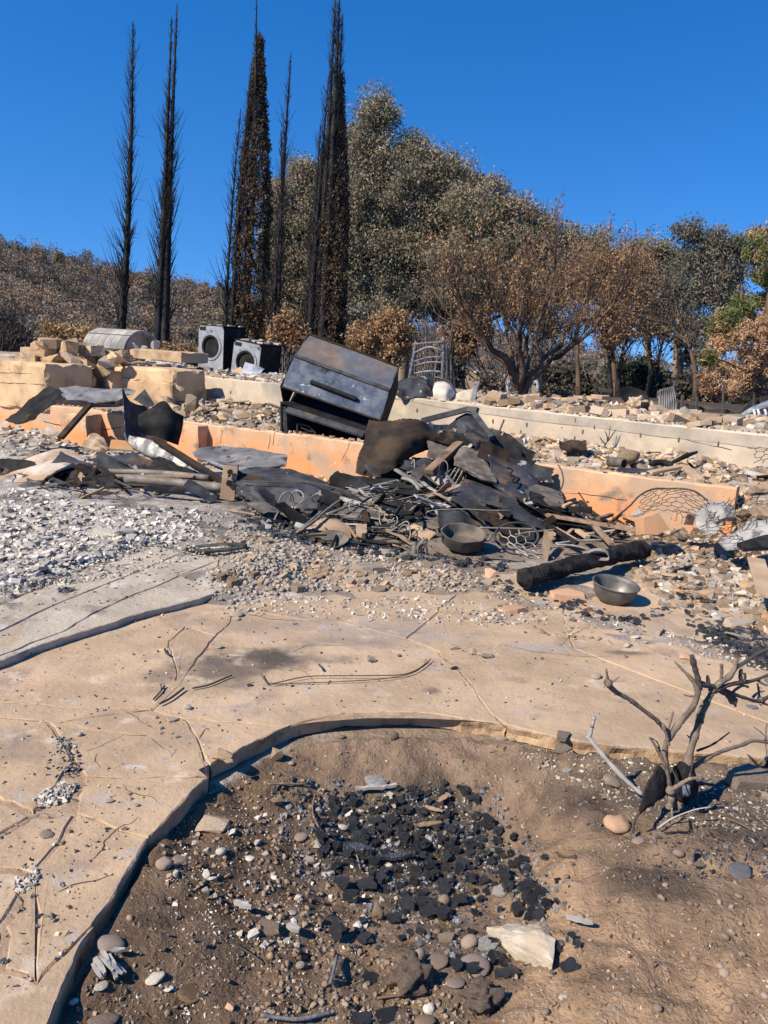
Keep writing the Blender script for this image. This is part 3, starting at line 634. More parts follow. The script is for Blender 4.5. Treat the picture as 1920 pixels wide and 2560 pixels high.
# pier of the orange wall, proud of it
def pier(k, pts, proud, parent):
    q = [on_wall(W1A, NW1, k, *p) for p in pts]; a = q[0]; b = q[1]
    dd = (W1B-W1A)/np.linalg.norm(W1B-W1A); L_ = np.dot(b-a, dd); z1 = a[2]+.004; o_ = a.copy(); o_[2] = -.1
    V, Fc = rough_box(o_-NW1*proud-dd*0, dd*L_, NW1*(proud+.02), [0, 0, z1+.1], 10, .004, .015, len(pts)); mk('pier', V, Fc, 'plaster_orange', parent)
pier('A', [(440, 572), (590, 590)], .3, low); pier('A', [(1085, 640), (1200, 660)], .2, low)

# hairline cracks in the paving
for i, (k, pts) in enumerate([('L', [(20, 390), (60, 430), (110, 470), (160, 530), (190, 572)]), ('L', [(410, 420), (415, 455), (440, 488)]), ('L', [(375, 412), (430, 392), (480, 368), (545, 337)]), ('L', [(530, 550), (545, 580), (600, 598), (650, 606), (700, 640)]), ('L', [(395, 888), (440, 835), (452, 790), (500, 748), (560, 725), (600, 690)]), ('L', [(830, 375), (850, 400), (880, 470), (905, 520)]), ('L', [(860, 360), (885, 310)]), ('L', [(545, 340), (640, 345), (700, 395), (750, 420)]), ('L', [(235, 600), (230, 640)]), ('N', [(870, 200), (700, 200), (640, 235)]), ('N', [(880, 130), (1000, 140), (1150, 155)]), ('N', [(1400, 460), (1440, 500), (1465, 520)]), ('N', [(1190, 220), (1300, 320), (1370, 410)]), ('N', [(430, 70), (560, 100), (700, 110)]), ('N', [(500, 200), (560, 260), (700, 300), (760, 370)]), ('F', [(460, 850), (520, 780), (640, 720)]), ('F', [(100, 830), (300, 870), (560, 900), (760, 905)]), ('N', [(0, 440), (60, 470), (130, 520)]), ('L', [(740, 440), (745, 425), (770, 400)]), ('L', [(60, 1020), (100, 1060), (90, 1110)]), ('L', [(250, 1020), (330, 985), (480, 950)])]):
    P = np.array([WZ(k, x, y, .0005) for x, y in pts]); P = lin_interp(P, len(P)*8); P[:, :2] += .006*np.stack([n2(P[:, 0], P[:, 1], 22, 3, 200+i), n2(P[:, 0], P[:, 1], 22, 3, 300+i)], 1)
    rr = .0022*np.sin(np.linspace(.25, np.pi-.15, len(P))); V, Fc = tubes([(P, rr)], 4); V[:, 2] = np.clip(V[:, 2], -.004, .0014); mk('crack', V, Fc, 'mortar_dark', patio)
# ------------------------------------------------------------------ rubble pieces
import bmesh
def hull(pts):
    bm = bmesh.new()
    for p in pts: bm.verts.new(p)
    r = bmesh.ops.convex_hull(bm, input=bm.verts)
    bmesh.ops.delete(bm, geom=[g for g in r['geom_interior'] if isinstance(g, bmesh.types.BMVert)], context='VERTS')
    bmesh.ops.dissolve_limit(bm, angle_limit=.12, verts=bm.verts, edges=bm.edges)
    bm.verts.index_update(); V = np.array([v.co[:] for v in bm.verts]); Fc = [tuple(v.index for v in f.verts) for f in bm.faces]; bm.free()
    V = (V-(V.max(0)+V.min(0))/2)/((V.max(0)-V.min(0))/2); return V, Fc
def ico(sub, seed, amp=.18, fr=1.2):
    bm = bmesh.new(); bmesh.ops.create_icosphere(bm, subdivisions=sub, radius=1); bm.verts.index_update()
    V = np.array([v.co[:] for v in bm.verts]); Fc = [tuple(v.index for v in f.verts) for f in bm.faces]; bm.free()
    return V*(1+amp*fbm(V+seed*3.1, fr, 2, seed))[:, None], Fc
PR = np.random.RandomState(11); PIECE = {}
def mkp():
    L = []
    for i in range(10):
        p = PR.uniform(-1, 1, (11, 3)); p /= np.abs(p).max(1, keepdims=True)**.7; L.append(hull(p))
    PIECE['ang'] = L; L = []
    for i in range(9):
        k = PR.randint(4, 7); a = np.sort(PR.uniform(0, 2*np.pi, k)+0)+0; a = (np.arange(k)+PR.uniform(-.3, .3, k))*2*np.pi/k; r = PR.uniform(.65, 1.05, k)
        t = np.stack([r*np.cos(a), r*np.sin(a), 1+PR.uniform(-.2, .2, k)], 1); b = t*[1.03, 1.03, 1]+PR.uniform(-.07, .07, (k, 3)); b[:, 2] = -1+PR.uniform(-.2, .2, k); L.append(hull(np.concatenate([t, b])))
    PIECE['plate'] = L; L = []
    for i in range(8):
        V, Fc = ico(2, 100+i, .0); V = np.sign(V)*np.abs(V)**.65; V = V*(1+.42*fbm(V+i*5.3, 2.1, 3, 100+i))[:, None]; V[:, :1] += .12*np.sign(vn(V, 6, i))[:, None]; V = V*[1, .8, .75]; V = V/np.abs(V).max(0); L.append((V, Fc))
    PIECE['char'] = L
    PIECE['peb'] = [(lambda v: (v[0]/np.abs(v[0]).max(0), v[1]))(ico(2, 200+i, .16, .9)) for i in range(8)]
    PIECE['clod'] = [(lambda v: (v[0]/np.abs(v[0]).max(0), v[1]))(ico(2, 300+i, .75, 3.0)) for i in range(8)]
    PIECE['chip'] = [hull(PR.uniform(-1, 1, (6, 3))) for i in range(8)]
    PIECE['boulder'] = [(lambda v: (v[0]/np.abs(v[0]).max(0), v[1]))(ico(3, 400+i, .2, 1.3)) for i in range(6)]
    PIECE['lump'] = [(lambda v: (v[0]/np.abs(v[0]).max(0), v[1]))(ico(4, 500+i, .5, 2.6)) for i in range(4)]
mkp()
SMOOTHK = {'peb', 'clod', 'boulder', 'lump'}
SHARED = {}
def piece_mesh(kind, i, mat):
    key = (kind, i, mat)
    if key not in SHARED:
        V, Fc = PIECE[kind][i]; SHARED[key] = mesh(kind+'_piece', V, Fc, mat, kind in SMOOTHK)
    return SHARED[key]
def put(name, kind, mat, pos, size, rot, label=None, cat=None, group=None, i=None, parent=None):
    i = PR.randint(len(PIECE[kind])) if i is None else i % len(PIECE[kind])
    o = bpy.data.objects.new(name, piece_mesh(kind, i, mat)); COL.objects.link(o)
    if parent is not None: o.parent = parent; pos = np.array(pos)-ORG[parent.name]
    o.location = pos; o.scale = size; o.rotation_euler = rot; ORG[o.name] = np.array(pos, float)
    return tag(o, label, cat, group)
def stuffmesh(name, items, mat, label, cat=None, smooth=False, parent=None):
    """items: (kind, i, pos, size, rot)"""
    by = {}
    for it in items: by.setdefault((it[0], it[1]), []).append(it)
    VV, FF, n0 = [], [], 0
    for (kd, i), L in by.items():
        V, Fc = PIECE[kd][i]; nv = len(V)
        for _, _, p, s, r in L:
            VV.append((V*np.array(s))@rotm(*r).T+np.array(p)); FF += [tuple(q+n0 for q in f) for f in Fc]; n0 += nv
    o = mk(name, np.concatenate(VV), FF, mat, parent, smooth=smooth, label=label, cat=cat, kind='stuff'); return o
def rock(k, x, y, wpx, hpx, kind, mat, label, name='rock', cat='rock', depth=None, sink=.4, rot=None, i=None, group=None, tilt=.12):
    """a stone standing on the ground: x,y is its visible centre, wpx,hpx its visible size in zoom pixels"""
    s = ZM[k][2]; p = G(k, x, y+hpx*.42); dist = np.linalg.norm(p-EYEP); mp = dist/F
    w_ = wpx*s*mp/2; h_ = hpx*s*mp/2; dp = depth or w_*.8
    el = math.asin(min(1, (EYE-p[2])/dist)); hh = max(.3*h_, (h_-dp*math.sin(el))/max(math.cos(el), .3)) if hpx*s*mp > 0 else h_
    hh = min(max(hh, .25*w_), h_*1.4)
    if kind == 'plate': hh = min(hh, .22*w_)
    pos = p+np.array([0, dp*.3, hh*(1-sink)]); r = rot if rot is not None else (PR.uniform(-tilt, tilt), PR.uniform(-tilt, tilt), PR.uniform(0, .5))
    return put(name, kind, mat, pos, (w_, dp, hh), r, label, cat, group, i)
def chunk(name, kind, mat, k, x, y, rx, ry, Y, label=None, cat=None, group=None, parent=None, dp=None, i=None, rot=None):
    s = ZM[k][2]; p = W(k, x, y, Y); mp = np.linalg.norm(p-EYEP)/F*s
    return put(name, kind, mat, p, (rx*mp, dp or max(rx, ry)*mp*.7, ry*mp), rot or (PR.uniform(-.15, .15), PR.uniform(-.2, .2), PR.uniform(-.5, .5)), label, cat, group, i, parent)
def scatter(poly_k, poly, n, kind, mat, smin, smax, flat=(.4, .8), name='rubble_piece', label=None, cat='rubble', group=None, keep=60, stuff=None, power=2.2, lift=.3, mask=None, tilt=.35, seed=0, slabz=None, stufflabel=None):
    """pieces strewn on the ground inside a traced area; the largest are individual objects, the rest one mesh of stuff"""
    R_ = np.random.RandomState(1000+seed); P = np.array([px(poly_k, *p) for p in poly]); lo, hi = P.min(0), P.max(0)
    W0 = []
    while len(W0) < n:
        q = R_.uniform(lo, hi, (n*2, 2)); q = q[inpoly(q[:, 0], q[:, 1], P)]
        W0 += list(q)
        if len(q) == 0: break
    its = []
    for p in GV(np.array(W0[:n])):
        if slabz is not None: p[2] = max(p[2], slabz)
        s = smin+(smax-smin)*R_.rand()**power; fl = R_.uniform(*flat); a = R_.uniform(.6, 1)
        its.append((kind, R_.randint(len(PIECE[kind])), p+[0, 0, s*fl*lift], (s, s*a, s*fl), (R_.uniform(-tilt, tilt), R_.uniform(-tilt, tilt), R_.uniform(0, 6.28)), s/np.linalg.norm(p-EYEP)))
    its.sort(key=lambda t: -t[5])
    for t in its[:keep]: put(name, kind, mat, t[2], t[3], t[4], label, cat, group, t[1])
    if its[keep:]: stuffmesh(stuff or name+'s', [t[:5] for t in its[keep:]], mat, stufflabel, None, kind in SMOOTHK)
# ------------------------------------------------------------------ ruins on the left
DD = (W1B-W1A)*[1, 1, 0]; DD /= np.linalg.norm(DD)
def blk(k, xL, xR, yT, Y, zb, depth, mat, parent, name='block', bev=.015):
    pL = W(k, xL, yT, Y); pr = on_wall(pL, NW1, k, xR, yT); L_ = np.dot(pr-pL, DD); o_ = pL.copy(); o_[2] = zb
    V, Fc = rough_box(o_, DD*L_, NW1*depth, [0, 0, pL[2]-zb], 14, .01, .05, int(abs(xL)) % 40); return mk(name, V, Fc, mat, parent), pL, L_
rw = root('broken_block_wall', W('A', 265, 420, 13.6)*[1, 1, 0]+[0, 0, .5], 'stepped cream block wall with broken top at left edge', 'wall')
blk('A', -200, 262, 262, 13.9, .4, .9, 'block_cream', rw)
blk('A', 112, 205, 198, 14.0, W('A', 112, 262, 14.0)[2]-.01, .35, 'block_cream', rw, 'cap_block')
blk('A', 262, 322, 322, 13.4, .4, 1.3, 'block_cream', rw); blk('A', 485, 640, 330, 13.9, .4, .6, 'block_cream', rw); blk('A', 640, 1003, 306, 13.9, .4, .75, 'block_cream', rw); blk('A', 640, 990, 376, 13.82, .4, .3, 'block_cream', rw, 'ledge_block')
for k_, (pp, par) in enumerate([([(0, 350), (120, 353), (255, 358)], rw), ([(0, 408), (140, 412), (258, 418)], rw)]):
    A_ = W('A', -200, 262, 13.9); crack(A_, NW1, 'A', pp, par, .004)
BS = [(290, 178, 62, 22), (285, 240, 78, 42), (402, 215, 46, 52), (205, 272, 28, 38), (505, 255, 52, 38), (500, 292, 42, 20), (455, 195, 48, 14), (620, 245, 36, 22), (628, 285, 55, 30), (692, 243, 46, 18), (568, 335, 30, 48), (520, 392, 36, 36), (470, 222, 30, 22), (565, 205, 42, 13), (240, 190, 30, 16), (350, 300, 40, 30), (580, 385, 28, 45), (440, 285, 30, 26), (250, 215, 70, 30), (340, 205, 70, 34), (420, 265, 60, 34), (540, 225, 60, 26), (600, 265, 60, 30), (660, 260, 60, 24), (470, 330, 46, 40), (395, 330, 46, 34), (300, 290, 50, 34), (720, 262, 40, 16), (180, 240, 40, 30), (610, 330, 40, 34), (450, 380, 40, 40), (690, 300, 50, 14)]
for i, (x, y, rx, ry) in enumerate(BS):
    chunk('broken_stone', 'ang' if i % 3 else 'plate', 'block_cream' if i % 4 else 'tan_rubble', 'A', x, y, rx*1.05, ry*1.1, 13.75+.25*math.sin(i*2.1), 'broken tan facing stone heaped on the cream block wall', 'stone', 'facing stones heaped on block wall', i=i)
for i, (x, y, rx, ry) in enumerate([(1040, 440, 25, 22), (1100, 520, 45, 45), (1075, 560, 30, 40), (1160, 560, 40, 14), (960, 500, 40, 20), (1240, 620, 24, 26), (1480, 545, 25, 18), (1420, 600, 40, 25), (1545, 580, 30, 18), (1310, 600, 30, 22)]):
    chunk('fallen_stone', 'ang', 'tan_rubble', 'A', x, y, rx, ry, 11.6+.3*math.sin(i), 'tan stone among rubble on the terrace left of the grill', 'stone', 'stones on the terrace left of the grill', i=i)
# barrel of tiled concrete
bt = root('concrete_barrel', W('A', 700, 230, 16.2), 'fallen half-round grey concrete barrel faced with tiles', 'ruin')
b0_, b1_ = W('A', 575, 205, 16.3), W('A', 815, 222, 15.9); ax = b1_-b0_; L_ = np.linalg.norm(ax); ax /= L_; upv = np.array([0, 0, 1.]); sd = np.cross(upv, ax); sd /= np.linalg.norm(sd); upv = np.cross(ax, sd); Rb = .40
for i in range(6):
    for j in range(4):
        a0, a1 = np.pi*(j+.03)/4, np.pi*(j+.97)/4; t0, t1 = L_*(i+.02)/6, L_*(i+.98)/6; V = []
        for tt_ in (t0, t1):
            for rr in (Rb, Rb-.06):
                for q in range(5): an = a0+(a1-a0)*q/4; V.append(b0_+ax*(tt_+.09*(an-1.2))+(-sd*math.cos(an)*1.0+upv*math.sin(an))*rr)
        Fc = []
        for q in range(4): Fc += [(q, q+1, 11+q, 10+q), (5+q, 15+q, 16+q, 6+q), (q, 5+q, 6+q, q+1), (10+q, 11+q, 16+q, 15+q)]
        Fc += [(0, 10, 15, 5), (4, 9, 19, 14)]
        mk('facing_tile', V, Fc, 'concrete_grey', bt)
cv = []; 
V, Fc = tubes([(np.array([b0_+ax*.05, b1_-ax*.08]), Rb-.05)], 20); V[:, 2] = np.maximum(V[:, 2], b0_[2]-.02); mk('core', V, Fc, 'concrete_top', bt)
V, Fc = rough_box(W('A', 745, 268, 15.4), DD*1.45+[0, 0, -.02], NW1*.7, [0, 0, .2], 12, .008, .04, 3); mk('concrete_footing', V, Fc, 'block_cream', label='low flat concrete footing in front of the tiled barrel', cat='footing')
for i, (x, y, rx, ry) in enumerate([(790, 205, 28, 22), (830, 212, 22, 18), (895, 195, 26, 30), (770, 225, 20, 12)]):
    chunk('concrete_lump', 'ang', 'concrete_grey', 'A', x, y, rx, ry, 15.5, 'broken grey lump at the open end of the tiled barrel', 'rubble', 'lumps beside the barrel', i=i)
for i, (x, y, rx, ry) in enumerate([(60, 255, 45, 8), (800, 290, 70, 10), (930, 300, 60, 14), (1010, 330, 60, 12), (870, 285, 40, 12), (1090, 350, 50, 9), (730, 285, 60, 9)]):
    chunk('mortar_lump', 'clod', 'ash_bit', 'A', x, y, rx, ry, 14.3, 'pale crumbled mortar lump on the block wall ledge', 'rubble', 'mortar lumps on block wall', i=i)

# ------------------------------------------------------------------ washing machines
def washer(c0, yaw, tilt, w_, h_, d_, label, front_mat='washer_steel', crescent=True, top=True):
    r = root('washing_machine', c0, label, 'washing machine', 'burnt washing machines'); Q = rotm(0, tilt, yaw)
    def X(P): return np.asarray(P, float)@Q.T+c0
    # local: x right, y depth (front at -d/2), z up
    V, Fc = chbox((-w_/2, -d_/2+.03, 0), (w_, 0, 0), (0, d_-.03, 0), (0, 0, h_), .02); mk('body', X(V), Fc, 'steel_black', r)
    # front plate with a round opening
    n = 40; an = np.linspace(0, 2*np.pi, n, endpoint=False); zc = h_*.56; ro = .235
    sq = []
    for a in an:
        cx_, sx_ = math.cos(a), math.sin(a); k = min(w_/2/max(abs(cx_), 1e-6), (h_-zc if sx_ > 0 else zc)/max(abs(sx_), 1e-6)); sq.append((cx_*k, -d_/2, zc+sx_*k))
    ci = [(ro*math.cos(a), -d_/2, zc+ro*math.sin(a)) for a in an]; bk = [(x*.97, -d_/2+.028, z) for x, _, z in sq]; ib = [(x, -d_/2+.1, z) for x, _, z in ci]
    V = np.array(sq+ci+bk+ib); Fc = []
    for j in range(n):
        q = (j+1) % n; Fc += [(j, q, n+q, n+j), (2*n+j, 2*n+q, q, j), (n+j, n+q, 3*n+q, 3*n+j)]
    fp = mk('front_panel', X(V), Fc, front_mat, r)
    def ringm(nm, r1, r2, y0, y1, mat, par=r):
        V, Fc = lathe((0, 0, 0), [(r1, 0), (r2, 0), (r2, y1-y0), (r1, y1-y0), (r1, 0)], 40); V = np.stack([V[:, 0], y0+V[:, 2]*1.0, zc+V[:, 1]], 1); return mk(nm, X(V), Fc, mat, par, smooth=False)
    ringm('door_ring', ro+.055, ro+.008, -d_/2-.018, -d_/2+.004, 'washer_steel', fp); ringm('door_seal', ro+.004, ro-.03, -d_/2-.008, -d_/2+.05, 'steel_black', fp)
    # drum: open cylinder with back
    V, Fc = lathe((0, 0, 0), [(ro-.02, .0), (ro+.01, .06), (ro+.01, .34), (0.001, .34)], 36); V = np.stack([V[:, 0], -d_/2+.03+V[:, 2], zc+V[:, 1]], 1); mk('drum', X(V), Fc, 'galv_grey' if crescent else 'steel_black', r, smooth=True)
    V, Fc = chbox((-w_/2+.03, -d_/2-.012, h_-.10), (.17, 0, 0), (0, .02, 0), (0, 0, .075), .006); mk('drawer_slot', X(V), Fc, 'soot', fp)
    V, Fc = chbox((-w_/2-.005, -d_/2-.005, h_), (w_+.01, 0, 0), (0, d_+.01, 0), (0, 0, .025), .006); mk('top_plate', X(V), Fc, 'steel_black', r)
    for sx in (-1, 1):
        V, Fc = chbox((sx*(w_/2-.05)-.02, -d_/2-.006, .05), (.04, 0, 0), (0, .01, 0), (0, 0, .05), .004); mk('foot_plate', X(V), Fc, 'rust_brown', r)
    return r, X
wc = W('A', 1285, 345, 17.0); yaw_w = math.atan2(-DD[1], DD[0])
w1, X1 = washer(wc+[-.10, .30, -.02], -.50, .03, .70, .98, .74, 'taller scorched washing machine with open round drum on upper terrace')
wc2 = W('A', 1480, 400, 16.5)
w2, X2 = washer(wc2+[-.12, .30, -.12], -.46, .13, .70, .92, .78, 'lower washing machine with rubble on its lid beside the taller one', crescent=False)
WT = [(X1((x, y, 1.01)), s) for x, y, s in [(-.15, .1, .09), (.05, .2, .07), (.2, 0, .08), (.1, -.2, .06), (-.25, -.1, .05), (.28, .25, .06)]]
for i, (p, s) in enumerate(WT): put('ash_flake', 'plate', 'ash_bit', p, (s, s*.8, .018), (.05, .05, i), 'pale ash flake lying on the taller washing machine', 'debris', 'ash on taller washing machine', i)
for i, (x, y, s, z) in enumerate([(-.2, -.2, .12, .955), (.0, -.1, .14, .96), (.2, 0, .12, .957), (.1, .25, .13, .96), (-.15, .2, .12, .957), (.28, .28, .09, .96), (.0, .1, .1, .99), (.22, -.25, .08, .957)]):
    put('ceiling_flake', 'plate', 'white_rubble' if i % 2 else 'tan_rubble', X2((x, y, z)), (s, s*.7, .02), (.08, -.06, i*1.3), 'broken ceiling flake heaped on the lower washing machine', 'debris', 'flakes on lower washing machine', i)
S('tan_plate', [R('A', [(1315, 350, 15.6), (1385, 315, 15.7)]), R('A', [(1350, 378, 15.5), (1420, 352, 15.55)])], 'orange_rubble', 'small ribbed orange tile leaning below the washing machines', 'tile', amp=.004, th=.02, nr=5, nc=5)
S('white_sheet_scrap', [R('A', [(1412, 288, 15.6), (1470, 305, 15.6), (1522, 330, 15.7)]), R('A', [(1395, 335, 15.5), (1450, 345, 15.5), (1510, 340, 15.6)]), R('A', [(1365, 380, 15.4), (1440, 372, 15.4), (1500, 352, 15.5)])], 'white_metal', 'creased white metal scrap in front of the lower washing machine', 'scrap', amp=.02)

# ------------------------------------------------------------------ grill
gb = root('barbecue_grill', W('B', 350, 660, 10.4), 'large blackened steel grill with tilted slotted hood on the terrace', 'grill')
TL, TR, BR, BL = R('B', [(278, 82, 10.75), (800, 270, 10.45), (692, 582, 9.95), (120, 386, 10.2)])
c1, c2 = TL+(BL-TL)*.48, TR+(BR-TR)*.5; nh = np.cross(TR-TL, BL-TL); nh /= np.linalg.norm(nh); nh = -nh if nh[1] > 0 else nh
c1 = c1+nh*.07; c2 = c2+nh*.07
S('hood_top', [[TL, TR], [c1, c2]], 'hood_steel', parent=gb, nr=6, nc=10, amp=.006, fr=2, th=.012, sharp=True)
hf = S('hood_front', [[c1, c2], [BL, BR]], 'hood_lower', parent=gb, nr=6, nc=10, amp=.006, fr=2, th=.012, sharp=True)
V, Fc = beam(c1+nh*.008, c2+nh*.008, .05, .02, up=nh); mk('hood_crease', V, Fc, 'steel_dark', hf)
s0, s1 = W('B', 292, 360, 9.8), W('B', 558, 462, 9.75)
def onhood(k, x, y):
    d = ray(k, x, y); n_ = np.cross(c2-c1, BL-c1); t = np.dot(c1-EYEP, n_)/np.dot(d, n_); return EYEP+d*t
s0, s1 = onhood('B', 290, 360), onhood('B', 560, 462)
V, Fc = beam(s0+nh*.02, s1+nh*.02, .055, .05, up=nh, bev=.012); mk('handle', V, Fc, 'soot', hf)
bkv = -nh*.55
S('hood_side', [[TR, TR+bkv], [c2, c2+bkv], [BR, BR+bkv]], 'steel_black', parent=gb, nr=5, nc=5, amp=.004, th=.012, sharp=True)
S('hood_side', [[TL, TL+bkv], [c1, c1+bkv], [BL, BL+bkv]], 'steel_black', parent=gb, nr=5, nc=5, amp=.004, th=.012, sharp=True)
S('hood_back', [[TL+bkv, TR+bkv], [BL+bkv, BR+bkv]], 'steel_black', parent=gb, nr=5, nc=5, amp=.004, th=.012, sharp=True)
for a_, b_, nm in ((TL, TR, 'rim'), (TL, BL, 'rim'), (TR, BR, 'rim'), (BL, BR, 'rim')):
    V, Fc = tubes([(np.array([a_+nh*.012, b_+nh*.012]), .013)], 6); mk(nm, V, Fc, 'steel_rustbrown', hf)
# cabinet under the hood
k0, k1 = W('B', 120, 655, 10.15), W('B', 640, 730, 9.75); t0, t1 = W('B', 122, 470, 10.15), W('B', 640, 655, 9.75); dpt = NW1*.7
S('cabinet_side', [[t0, t0+dpt], [k0, k0+dpt]], 'steel_dark', parent=gb, nr=5, nc=5, amp=.006, th=.02, sharp=True)
S('cabinet_side', [[t1, t1+dpt], [k1, k1+dpt]], 'steel_black', parent=gb, nr=5, nc=5, amp=.006, th=.02, sharp=True)
S('cabinet_back', [[t0+dpt, t1+dpt], [k0+dpt, k1+dpt]], 'soot', parent=gb, nr=5, nc=5, amp=.006, th=.02, sharp=True)
S('cabinet_floor', [[k0, k1], [k0+dpt, k1+dpt]], 'soot', parent=gb, nr=5, nc=5, amp=.006, th=.02, sharp=True)
S('cook_surface', [[t0, t1], [t0+dpt, t1+dpt]], 'steel_black', parent=gb, nr=5, nc=5, amp=.008, th=.02, sharp=True)
V, Fc = beam(W('B', 152, 515, 9.98), W('B', 600, 660, 9.6), .10, .035, up=(0, -.5, .8)); mk('front_ledge', V, Fc, 'steel_dark', gb)
V, Fc = beam(W('B', 142, 500, 10.1), W('B', 150, 650, 10.1), .05, .05, up=(0, 1, 0)); mk('corner_post', V, Fc, 'steel_dark', gb)
dr = mk('burner_door', *tubes([(np.array(R('B', [(215, 595, 10.05), (215, 655, 10.05)])), .012), (np.array(R('B', [(215, 597, 10.05), (285, 612, 9.98), (320, 655, 9.96)])), .014), (np.array(R('B', [(235, 620, 10.03), (300, 645, 9.98)])), .008)], 6), 'steel_dark', gb)

# ------------------------------------------------------------------ things on the upper terrace
cf = root('metal_chair_frame', W('B', 960, 440, 12.2), 'charred ladder-back metal frame standing on the upper terrace', 'chair frame')
def ctube(nm, pts, r, par, mat): V, Fc = tubes([(cr_interp(np.array(pts), 10), r)], 7); return mk(nm, V, Fc, mat, par, smooth=True)
ctube('post', R('B', [(845, 420, 12.2), (868, 300, 12.25), (888, 190, 12.3), (900, 122, 12.3)]), .029, cf, 'grey_char'); ctube('post', R('B', [(1045, 420, 12.0), (1052, 300, 12.0), (1056, 190, 12.05), (1056, 98, 12.05)]), .029, cf, 'grey_char')
ctube('post', R('B', [(892, 330, 12.9), (893, 260, 12.9), (895, 185, 12.9)]), .024, cf, 'steel_dark'); ctube('post', R('B', [(1072, 400, 12.8), (1078, 280, 12.8), (1076, 140, 12.8)]), .022, cf, 'steel_dark'); ctube('post', R('B', [(1100, 400, 12.6), (1102, 300, 12.6), (1100, 200, 12.6)]), .022, cf, 'steel_dark')
for yl, yr, sag in [(140, 130, -4), (188, 176, -26), (243, 215, -14), (268, 245, -12), (310, 300, -10), (330, 335, -6)]:
    ctube('rung', R('B', [(880 if yl > 200 else 893, yl, 12.28), (970, (yl+yr)/2+sag, 12.1), (1052, yr, 12.03)]), .015, cf, 'grey_char')
V, Fc = tubes([(cr_interp(np.array(R('B', [(1000, 150, 12.15), (1030, 132, 12.1), (1050, 118, 12.05)])), 5), .02)], 6); mk('rung', V, Fc, 'grey_char', cf)
S('crumpled_sheet', [R('B', [(760, 400, 11.9), (860, 350, 12.0), (930, 318, 12.1), (1000, 345, 12.0)]), R('B', [(800, 415, 11.5), (880, 390, 11.6), (940, 370, 11.55), (1000, 400, 11.7)]), R('B', [(770, 430, 11.3), (860, 445, 11.3), (940, 455, 11.3), (1000, 460, 11.4)])], 'blister_steel', 'crumpled grey metal sheet in front of the ladder-back frame', 'sheet metal', amp=.07, fr=3.5, nr=16, nc=20)
S('white_tub_shell', [R('B', [(1003, 365, 11.6), (1040, 346, 11.8), (1080, 350, 11.8), (1118, 390, 11.7)]), R('B', [(1000, 410, 11.2), (1040, 395, 11.1), (1085, 395, 11.1), (1130, 425, 11.4)]), R('B', [(1003, 462, 11.2), (1045, 465, 11.0), (1085, 465, 11.0), (1125, 440, 11.3)])], 'white_enamel', 'rounded pale enamel shell beside the crumpled grey sheet', 'tub', amp=.012, nr=14, nc=16)
T('tub_rim', R('B', [(1020, 350, 11.5), (1060, 347, 11.55), (1100, 370, 11.4), (1135, 430, 11.3)]), .016, 'steel_dark', 'thin dark metal hoop round the pale enamel shell', 'hoop')
S('cream_slab', [R('B', [(1095, 468, 11.2), (1130, 425, 11.3), (1225, 398, 11.3)]), R('B', [(1096, 472, 11.0), (1150, 478, 10.9), (1210, 482, 10.9)])], 'limestone', 'cream stone slab leaning left of the upright grey slat', 'slab', th=.06, amp=.01, nr=6, nc=10)
V, Fc = chbox(*[p for p in (lambda a, b, c: (a, b-a, np.array([.0, .04, 0]), c-a))(W('B', 1205, 482, 10.9), W('B', 1235, 485, 10.9), W('B', 1238, 350, 11.1))], .006); mk('metal_strip', V, Fc, 'galv_grey', label='single upright grey metal slat standing on the cream wall', cat='slat')
# rubble, dish and panels to the right
TER2 = [(1200, 1010), (1215, 985), (1400, 985), (1500, 1000), (1650, 1020), (1800, 1050), (1960, 1070), (1960, 1082), (1750, 1062), (1500, 1038), (1300, 1015)]
S('tan_wall_sheet', [R('C', [(430, 285, 12.0), (475, 225, 12.3), (560, 240, 12.3), (640, 235, 12.2), (740, 212, 12.2)]), R('C', [(440, 292, 11.6), (500, 262, 11.7), (580, 270, 11.6), (660, 268, 11.6), (745, 240, 11.7)]), R('C', [(445, 292, 11.4), (520, 290, 11.4), (600, 300, 11.3), (680, 295, 11.3), (720, 270, 11.4)])], 'tan_board', 'curled tan wallboard sheet lying in the upper terrace rubble', 'wallboard', amp=.05, fr=2.5, th=.015)
S('orange_board_scrap', [R('C', [(432, 290, 11.5), (470, 252, 11.6), (545, 270, 11.6)]), R('C', [(450, 292, 11.4), (500, 290, 11.4), (550, 288, 11.4)])], 'orange_rubble', 'small rust orange panel below the curled tan wallboard', 'panel', amp=.02)
T('bent_stick', R('C', [(580, 308, 11.2), (612, 250, 11.25), (600, 215, 11.3), (606, 195, 11.3)]), [.035, .03, .015], 'grey_bark', 'bent grey stick rising from rubble left of the dish', 'stick')
T('dark_pole', R('C', [(600, 300, 11.0), (680, 280, 11.2), (745, 232, 11.4)]), .03, 'rust_brown', 'dark leaning pole on the upper terrace rubble', 'pole')
S('white_tile', [R('C', [(715, 245, 11.6), (760, 238, 11.6)]), R('C', [(712, 295, 11.4), (765, 285, 11.4)])], 'white_enamel', 'larger white board scrap left of the black dish', 'board', amp=.01, th=.02, nr=6, nc=6)
S('white_tile', [R('C', [(768, 258, 11.3), (790, 238, 11.3)]), R('C', [(785, 288, 11.2), (812, 280, 11.2)])], 'white_enamel', 'small bright white scrap right below the black dish', 'board', amp=.01, th=.02, nr=6, nc=6)
